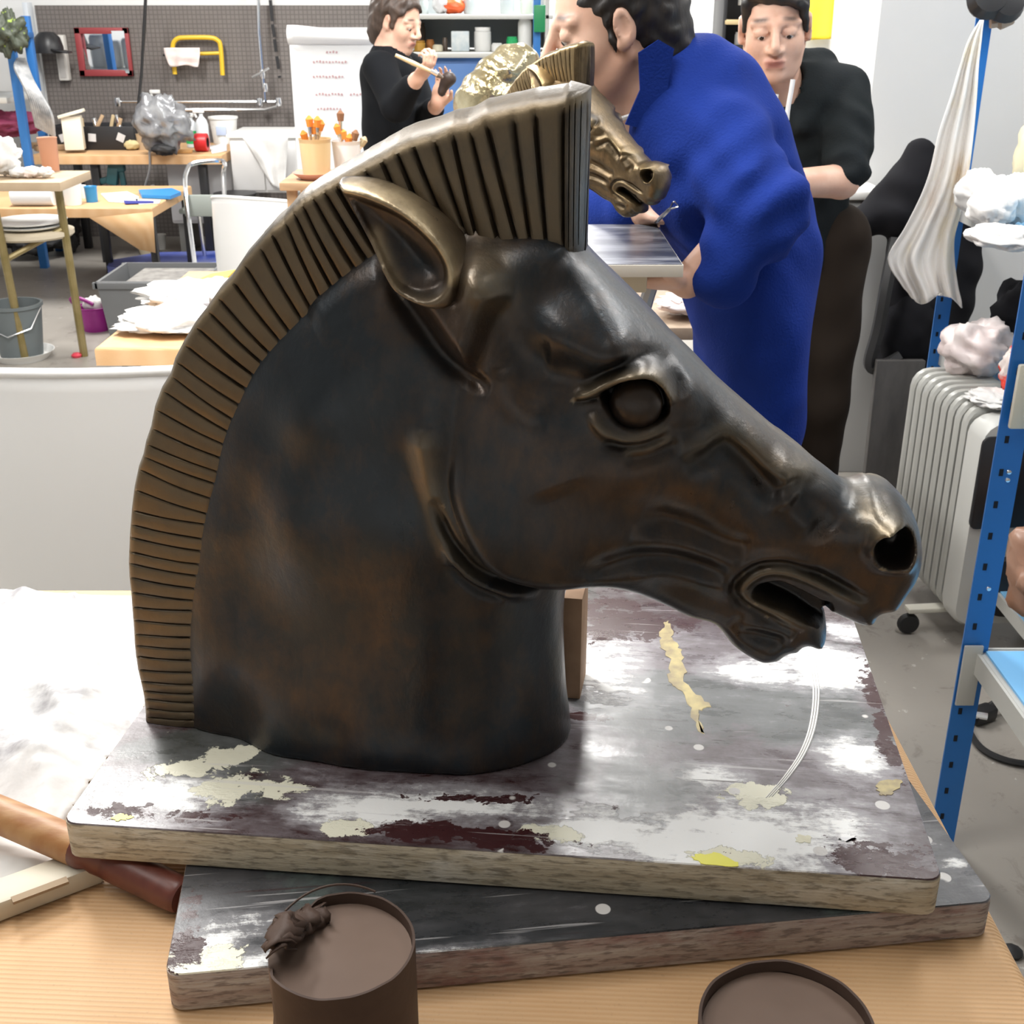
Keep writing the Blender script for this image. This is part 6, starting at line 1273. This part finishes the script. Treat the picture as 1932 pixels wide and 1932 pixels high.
S.cone(aty(1320, 250, Yw), shN, .10, .06, .05); S.chain([shN, elN, wrN], [.04, .036, .028], .02); hand(S, wrN, (-1, .05, .05), (0, .3, 1), 1., .35, side=1)
shF = aty(1290, 260, Yw)+Vector((0, .17, 0)); elF = aty(1170, 390, Yw+.12); wrF = aty(1222, 400, Yw-.02)+Vector((0, 0, 0))
S.cone(aty(1310, 250, Yw), shF, .10, .055, .05); S.chain([shF, elF, wrF], [.05, .04, .028], .02); hand(S, wrF, (.7, -.6, 0), (0, .2, -1), .95, .8, side=-1)
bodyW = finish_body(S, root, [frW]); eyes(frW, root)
S = SDF(hc-Vector((.22, .22, .26)), hc+Vector((.22, .22, .22)), .0045)
o_, M_, k_ = frW; Wl = lambda p: o_+M_ @ (Vector(p)*k_)
S.ell(Wl((-.028, 0, .045)), (.108, .092, .098), .0, rot=M_); S.ell(Wl((-.075, 0, -.02)), (.060, .075, .085), .03, rot=M_); S.cone(Wl((-.08, 0, -.06)), Wl((-.075, 0, -.12)), .05, .03, .03)
for s_ in (-1, 1): S.cone(Wl((.012, s_*.070, .03)), Wl((.010, s_*.072, -.035)), .012, .005, .012)
S.ell(Wl((.075, 0, -.03)), (.085, .085, .092), .012, 'sub', rot=M_); 
for s_ in (-1, 1): S.ell(Wl((-.002, s_*.092, -.002)), (.026, .022, .034), .008, 'sub', rot=M_)
S.folds(.0022, 120, 1); S.obj('hair', m_hair, root)
# coat
S = SDF((aty(1100, 300, Yw).x-.03, Yw-.46, .10), (aty(1560, 400, Yw).x+.12, Yw+.34, aty(1250, 60, Yw).z), .0085)
pB = [aty(1262, 185, Yw), aty(1330, 270, Yw), aty(1385, 400, Yw), aty(1410, 520, Yw), aty(1412, 650, Yw), aty(1416, 800, Yw)]
pB.append(Vector((pB[-1].x+.01, Yw, .42))); rs = [(.085, .10), (.125, .18), (.118, .17), (.108, .17), (.092, .175), (.085, .18), (.09, .19)]
for i in range(len(pB)-1):
    for t in (0, .25, .5, .75):
        c = pB[i].lerp(pB[i+1], t); ra = rs[i][0]*(1-t)+rs[i+1][0]*t; rb = rs[i][1]*(1-t)+rs[i+1][1]*t; S.ell(c, (ra, rb, ra*1.05), .04)
S.cone(aty(1240, 150, Yw), aty(1300, 200, Yw), .075, .11, .04); S.cone(aty(1300, 170, Yw), aty(1362, 282, Yw), .066, .075, .05)
S.folds(.008, 15, 2, .6); S.folds(.003, 37, 5, .8); S.chain([shN+Vector((.0, .02, .01)), elN+Vector((.0, 0, 0)), wrN+Vector((.055, 0, .012))], [.080, .074, .054], .014); S.ell(elN+Vector((.012, 0, .0)), (.075, .075, .072), .02)
S.chain([shF, elF+Vector((0, 0, 0)), elF.lerp(wrF, .55)], [.085, .07, .058], .03)
S.folds(.011, 38, 3, 1.3, c=elN, rad=.13); S.folds(.006, 30, 1, 1., c=elN.lerp(wrN, .5), rad=.12); S.folds(.006, 22, 4, .6, c=aty(1330, 470, Yw-.1), rad=.2)
S.cone(aty(1375, 205, Yw-.10), aty(1352, 360, Yw-.17), .010, .008, .014, 'sub'); 
S.cone(Wl((-.03, 0, -.10)), aty(1205, 215, Yw), .062, .060, .012, 'sub'); S.ell(aty(1185, 245, Yw), (.045, .05, .03), .01, 'sub')
S.folds(.0016, 34, 8, .7); coatW = S.obj('blue_work_coat', m_coat, root)
# collar flap, shirt, pocket flap
q = [(1243, 75), (1205, 100), (1208, 170), (1180, 235), (1235, 248), (1256, 215), (1262, 150), (1272, 92)]
C_ = [aty(x, y, Yw-.125+.0003*abs(y-150)) for x, y in q]; b = MB(); cen = sum(C_, Vector())/len(C_); b.add(C_+[c+Vector((0, .012, 0)) for c in C_], [tuple(range(8)), tuple(range(15, 7, -1))]+[(i, 8+i, 8+(i+1) % 8, (i+1) % 8) for i in range(8)]); b.build('collar_flap', m_coat, root)
S = SDF(aty(1190, 225, Yw)-Vector((.12, .12, .12)), aty(1190, 225, Yw)+Vector((.12, .12, .12)), .006); S.cone(aty(1222, 185, Yw), aty(1225, 260, Yw), .066, .072, .01); S.F = np.maximum(S.F, -(S.Z[None, None, :]*-1+aty(1190, 205, Yw).z)*1 if False else S.F); 
S.cutz(aty(1190, 212, Yw).z, True); S.obj('navy_shirt', mat('navy_shirt', (.008, .010, .022), .8), root)
MB().tube(crsp([aty(1163, 226, Yw-.045), aty(1182, 221, Yw-.075), aty(1202, 214, Yw-.082)], 5), .0042, 6).build('white_stripe', m_cord, root)
for k, yz in enumerate((.36,)):
    for sy_ in (-.09, .09):
        x = pB[-1].x; S = SDF((x-.14, Yw+sy_-.12, .03), (x+.14, Yw+sy_+.12, .72), .012); S.cone((x, Yw+sy_, .68), (x+.02, Yw+sy_, .09), .08, .058, .0); S.folds(.003, 25, 5); S.cutz(.085, False); S.obj('trouser_leg', m_trous, root)
x = pB[-1].x+.02; shoes(root, [((x, Yw-.09, 0), (-1, -.2, 0)), ((x, Yw+.09, 0), (-1, .2, 0))], m_shoe)
tl = thing('modelling_tool', 'thin metal loop tool held by the bending person above the small stand', 'tool', wrF+Vector((.02, -.03, 0))); a = aty(1243, 414, Yw-.16); b_ = aty(1264, 394, Yw-.18); MB().tube([wrF+Vector((.01, -.05, -.01)), a, b_], .0035, 6).build('shaft', m_chrome, tl); MB().tube(crsp([b_, b_+Vector((.006, 0, .012)), b_+Vector((.014, 0, .004)), b_], 4), .0018, 6).build('loop', m_chrome, tl)

# ---- small bronze horse head on its board
ys = 2.02; zsb = aty(1180, 492, ys-.14).z; m_smallb = bronze('golden_bronze', (.12, .085, .045), (.24, .165, .085), (.75, .56, .28), .34, .8)
BZ = atz(1288, 499, zsb); A_ = Vector((aty(1060, 470, ys).x, ys, 0))
fl_ = atz(1165, 497, zsb); fr_ = atz(1290, 499, zsb); br_ = atz(1302, 423, zsb)
g = NG('small_board_paint'); n1 = g.noise(6, 6, .65, vec=g.map((.7, 3, 1)), dist=.5); c = g.mix(g.ramp(n1, .42, .62), (.055, .06, .075), (.30, .31, .34)); m_sb = g.out(c, .3)
wB = .42; sb = thing('small_board', 'small board painted in blue-grey streaks carrying the small bronze horse head', 'board', (fr_.x-wB/2, (fr_.y+br_.y)/2, zsb-.02)); dB = br_.y-fr_.y
MB().box((fr_.x-wB/2, (fr_.y+br_.y)/2, zsb-.0105), (wB, dB, .019), bev=.001).build('core', mat('pale_edge', (.66, .62, .55), .6), sb); MB().box((fr_.x-wB/2, (fr_.y+br_.y)/2, zsb-.0005), (wB-.004, dB-.004, .001)).build('painted_face', m_sb, sb)
st_ = thing('sculpting_stand', 'pale wooden sculpting stand with metal crank under the small board', 'stand', (fr_.x-.2, ys, 0)); xs_ = fr_.x-.2; z_ = zsb-.0205
MB().box((xs_+.02, ys, z_-.018), (.26, .24, .034), bev=.003).build('stand_top', mat('pale_beech', (.62, .54, .40), .6), st_); MB().tube([(xs_, ys, z_-.03), (xs_, ys, .62)], .022, 12).build('column', m_chrome, st_)
MB().box((xs_, ys, .62), (.30, .30, .03), bev=.004).build('brace_plate', m_wood, st_)
for k in range(3): a = R(150+120*k); MB().bar((xs_+.08*math.cos(a), ys+.08*math.sin(a), z_-.25), (xs_+.20*math.cos(a), ys+.20*math.sin(a), 0), .04, .03, bev=.004).build('leg', m_wood, st_)
MB().tube([aty(1235, 520, ys), aty(1222, 560, ys), aty(1208, 610, ys)], .012, 8).build('crank', mat('grey_casting', (.40, .42, .45), .4, .4), st_)
# head copy
hs = dup(horse, label='smaller golden bronze horse head being worked on by the bending person')
hs.scale = (SM_S,)*3; hs.rotation_euler = (0, 0, SM_R); 
tgt = aty(1112, 82, ys); SM_S = (tgt.z-zsb)/fO[1]; hs.scale = (SM_S,)*3; print('small scale', SM_S); Mh = Matrix.LocRotScale(Vector((0, 0, 0)), hs.rotation_euler, hs.scale); ref = Mh @ Vector((fO[0], 0, fO[1])); hs.location = (tgt.x-ref.x, tgt.y-ref.y, zsb)
SM_z = tgt.z-ref.z
for ch in hs.children:
    ch.data = ch.data; ch.material_slots[0].link = 'OBJECT'; ch.material_slots[0].material = m_smallb
# pieces of cork and paper seen past the muzzle, behind the stand: low far table
kt = thing('cluttered_trolley', 'low wooden trolley with papers behind the stand', 'trolley', (aty(1290, 600, 2.9).x, 2.95, 0)); x = aty(1262, 600, 2.9).x; z = aty(1262, 590, 2.9).z
MB().box((x, 2.95, z-.015), (.34, .40, .03), bev=.003).build('upper_shelf', mat('worn_wood', (.24, .17, .12), .7, col2=(.36, .28, .2), scale=8), kt); MB().box((x, 2.95, z-.30), (.34, .40, .03), bev=.003).build('lower_shelf', m_wood, kt)
for sx in (-1, 1):
    for sy_ in (-1, 1): MB().box((x+sx*.15, 2.95+sy_*.18, (z-.03)/2), (.03, .03, z-.03), bev=.003).build('leg', m_gleg, kt)
crumple('paper_scraps', 'pale paper scraps on the low trolley behind the stand', 'paper', (x+.05, 2.86, z+.001), (.18, .14, .05), m_pcloth, 51, .4, sub=14)

# ---- person in the black hoodie
Yh = 3.35; root = thing('person', 'standing person with short dark hair and black zipped hoodie, looking down', 'person', (aty(1505, 400, Yh).x, Yh, 0))
hc = aty(1462, 50, Yh-.06); frH = frame(hc, (-.16, -.93, -.16), (-.06, 0, 1), 1.08)
S = SDF((aty(1400, 100, Yh).x-.06, Yh-.36, .86), (aty(1640, 100, Yh).x+.05, Yh+.20, hc.z+.16), .0055)
Wd = head_sdf(S, frH, False); nb = aty(1472, 175, Yh); S.cone(Wd((-.03, 0, -.05)), nb, .055, .06, .03); cx = aty(1508, 260, Yh)
S.cone(nb, cx, .055, .07, .03); S.cone(cx, Vector((cx.x, Yh, .92)), .07, .07, .03)
shR = aty(1595, 165, Yh)+Vector((0, .0, 0)); elR = aty(1588, 342, Yh-.17); wrR = aty(1500, 345, Yh-.27)
S.cone(nb+Vector((0, 0, -.08)), shR, .035, .035, .02); S.chain([shR, elR, wrR], [.036, .044, .034], .012); hand(S, wrR, (-1, -.15, -.05), (0, -.2, -1), 1., .6)
shL = aty(1420, 175, Yh); elL = aty(1405, 310, Yh+.02); wrL = aty(1425, 430, Yh-.03); S.cone(nb+Vector((0, 0, -.08)), shL, .035, .035, .02); S.chain([shL, elL, wrL], [.036, .036, .030], .02); hand(S, wrL, (0, -.2, -1), (.9, -.2, 0), 1., .6, side=-1)
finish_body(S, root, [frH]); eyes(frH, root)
S = SDF(hc-Vector((.2, .22, .2)), hc+Vector((.2, .22, .2)), .0055); o_, M_, k_ = frH; Wl = lambda p, o_=o_, M_=M_, k_=k_: o_+M_ @ (Vector(p)*k_)
S.ell(Wl((-.022, 0, .048)), (.104, .086, .092), .0, rot=M_); S.ell(Wl((-.06, 0, -.01)), (.06, .074, .07), .03, rot=M_); S.ell(Wl((.085, -.005, -.022)), (.075, .066, .094), .01, 'sub', rot=M_)
S.cone(Wl((.066, -.05, .088)), Wl((.078, .048, .066)), .020, .012, .02); S.cone(Wl((.06, .062, .05)), Wl((.045, .070, .0)), .014, .008, .015); S.cone(Wl((.045, -.068, .06)), Wl((.03, -.072, .0)), .014, .006, .015)
for s_ in (-1, 1): S.ell(Wl((-.002, s_*.090, -.006)), (.022, .018, .030), .006, 'sub', rot=M_)
S.folds(.0022, 110, 4); S.obj('hair', m_hair, root)
S = SDF((aty(1385, 100, Yh).x-.06, Yh-.30, .74), (aty(1650, 100, Yh).x+.06, Yh+.24, aty(1560, 70, Yh).z+.02), .0085)
zb_ = aty(1500, 505, Yh).z
for t in (0, .2, .4, .6, .8, 1): c = aty(1505, 200, Yh).lerp(Vector((aty(1510, 480, Yh).x, Yh, zb_+.04)), t); S.ell(c, (.140-.005*t, .095, .10), .03)
S.cone(aty(1430, 172, Yh), aty(1572, 160, Yh), .05, .062, .03); S.folds(.004, 22, 7, .8); S.chain([shR+Vector((.0, 0, -.01)), aty(1600, 245, Yh-.09), elR+Vector((.012, .01, .03))], [.066, .066, .060], .012)
S.chain([shL, elL, wrL.lerp(elL, .2)], [.065, .060, .05], .015)
S.chain([nb+Vector((-.06, -.06, .0)), nb+Vector((-.085, .02, .04)), nb+Vector((0, .10, .07)), nb+Vector((.11, .05, .065)), nb+Vector((.10, -.04, .01)), nb+Vector((.04, -.10, -.08))], [.022, .030, .045, .042, .030, .02], .02)
S.cone(Wl((-.02, 0, -.06)), nb+Vector((0, -.03, .0)), .060, .058, .01, 'sub'); S.cone(nb+Vector((-.012, -.08, .03)), nb+Vector((-.01, -.12, -.05)), .036, .008, .010, 'sub')
for k in range(0): a = elR+Vector((.07, -.045, .20-.04*k)); S.cone(a, a+Vector((-.12, -.022, -.03)), .006, .004, .012, 'sub')
S.folds(.008, 40, 3, 1.4, c=elR+Vector((0, 0, .06)), rad=.12); S.folds(.0018, 40, 3, .8); S.obj('black_hoodie', m_hood, root)
for pts in ([(1496, 150), (1493, 170), (1486, 210), (1482, 260), (1480, 300)], [(1419, 132), (1424, 150), (1428, 160)]): MB().tube(crsp([aty(x, y, Yh-.165) for x, y in pts], 5), .0062, 8).build('drawstring', m_cord, root)
MB().tube([aty(1466, 178, Yh-.142), aty(1464, 210, Yh-.142), aty(1462, 245, Yh-.142)], .004, 6).build('zip', m_cord, root)
for sx in (-1, 1):
    x = aty(1515, 520, Yh).x+sx*.085; S = SDF((x-.14, Yh-.16, .04), (x+.16, Yh+.16, zb_+.2), .011); S.cone((x-sx*.01, Yh, zb_+.08), (x, Yh-.02, .52), .105, .075, 0); S.cone((x, Yh-.02, .52), (x+.01, Yh+.02, .08), .075, .062, .03); S.folds(.0045, 23, 3+sx); S.cutz(.07, False); S.obj('trouser_leg', m_trous, root)
x = aty(1515, 520, Yh).x; shoes(root, [((x-.09, Yh-.02, 0), (-.1, -1, 0)), ((x+.10, Yh, 0), (.15, -1, 0))], m_shoe)

# ---- man in black with a brush, further back
Ym = 4.9; root = thing('person', 'man in a black sweater holding up a paintbrush, standing in front of the flip chart', 'person', (aty(738, 200, Ym).x, Ym, 0))
hc = aty(752, 42, Ym); frM = frame(hc, (.84, -.48, -.26), (.08, 0, 1), .90); x0 = aty(680, 100, Ym).x; x1 = aty(870, 100, Ym).x
S = SDF((x0-.04, Ym-.50, .95), (x1+.03, Ym+.24, hc.z+.16), .0062)
Wd = head_sdf(S, frM, False); nb = aty(735, 108, Ym); S.cone(Wd((-.03, 0, -.05)), nb, .055, .062, .03); cx = aty(728, 200, Ym); S.cone(nb, cx, .055, .07, .03); S.cone(cx, Vector((cx.x, Ym, 1.0)), .07, .07, .03)
shR = aty(718, 130, Ym-.14); elR = aty(748, 200, Ym-.26); wrR = aty(786, 150, Ym-.36); S.cone(nb+Vector((0, 0, -.07)), shR, .035, .035, .02); S.chain([shR, elR, wrR], [.036, .034, .028], .02); hand(S, wrR, (.6, -.3, .7), (-.7, .6, .5), .9, .95)
shL = aty(770, 135, Ym+.13); elL = aty(800, 225, Ym+.02); wrL = aty(826, 196, Ym-.24); S.cone(nb+Vector((0, 0, -.07)), shL, .035, .035, .02); S.chain([shL, elL, wrL], [.036, .034, .028], .02); hand(S, wrL, (.25, -.1, .9), (-.4, -.9, .1), .9, .35, side=-1)
finish_body(S, root, [frM]); eyes(frM, root)
S = SDF(hc-Vector((.2, .22, .22)), hc+Vector((.2, .22, .2)), .006); o_, M_, k_ = frM; Wl = lambda p, o_=o_, M_=M_, k_=k_: o_+M_ @ (Vector(p)*k_)
S.ell(Wl((-.026, 0, .045)), (.105, .086, .090), .0, rot=M_); S.ell(Wl((-.07, 0, -.03)), (.058, .072, .085), .03, rot=M_); S.ell(Wl((.082, 0, -.025)), (.080, .078, .092), .01, 'sub', rot=M_)
for s_ in (-1, 1): S.ell(Wl((.004, s_*.090, -.006)), (.026, .020, .034), .006, 'sub', rot=M_); S.cone(Wl((.025, s_*.070, .05)), Wl((.018, s_*.074, -.02)), .012, .006, .01)
S.folds(.003, 90, 6); S.obj('hair', m_bhair, root)
S = SDF((x0-.08, Ym-.42, .80), (x1+.05, Ym+.27, aty(735, 78, Ym).z), .009)
for t in (0, .2, .4, .6, .8, 1): c = aty(733, 145, Ym).lerp(Vector((aty(738, 260, Ym).x, Ym, .9)), t); S.ell(c, (.108, .15, .11), .03)
S.cone(nb+Vector((0, 0, -.0)), nb+Vector((.01, 0, -.08)), .072, .10, .03); S.chain([shR, elR, elR.lerp(wrR, .72)], [.070, .056, .042], .014); S.chain([shL, elL, elL.lerp(wrL, .7)], [.07, .056, .042], .014)
S.cone(Wl((-.03, 0, -.06)), nb+Vector((.01, 0, .01)), .060, .064, .008, 'sub'); S.folds(.0035, 24, 9, .8); S.obj('black_sweater', m_swtr, root)
for sy_ in (-.09, .09):
    x = aty(738, 260, Ym).x; S = SDF((x-.15, Ym+sy_-.13, .05), (x+.15, Ym+sy_+.13, .98), .012); S.cone((x, Ym+sy_, .90), (x, Ym+sy_, .09), .10, .062, 0); S.folds(.004, 22, 4); S.cutz(.075, False); S.obj('trouser_leg', m_swtr, root)
x = aty(738, 260, Ym).x; shoes(root, [((x, Ym-.09, 0), (1, -.3, 0)), ((x, Ym+.09, 0), (1, .1, 0))], m_shoe)
pb_ = thing('paintbrush', 'long pale-handled paintbrush held up by the man in black', 'brush', aty(790, 125, Ym-.40)); yb_ = Ym-.42
a = aty(746, 104, yb_-.02); b_ = aty(812, 134, yb_); c = aty(826, 141, yb_); d_ = aty(836, 147, yb_); MB().tube([a, a.lerp(b_, .5), b_], [.006, .0085, .006], 8).build('handle', mat('pale_handle', (.66, .52, .30), .5), pb_); MB().tube([b_, c], [.008, .009], 8).build('ferrule', m_chrome, pb_); MB().tube([c, d_], [.011, .004], 8).build('bristles', m_dkj, pb_)
S = SDF(aty(840, 160, yb_)-Vector((.1, .08, .1)), aty(840, 160, yb_)+Vector((.1, .08, .1)), .005); S.cone(aty(835, 172, Ym-.33), aty(846, 148, Ym-.34), .020, .026, 0); S.folds(.003, 60, 2); o = S.obj('small_dark_model', mat('dark_clay', (.035, .022, .018), .5)); tag(o, 'small dark lump of clay held in the man\'s other hand', 'model')
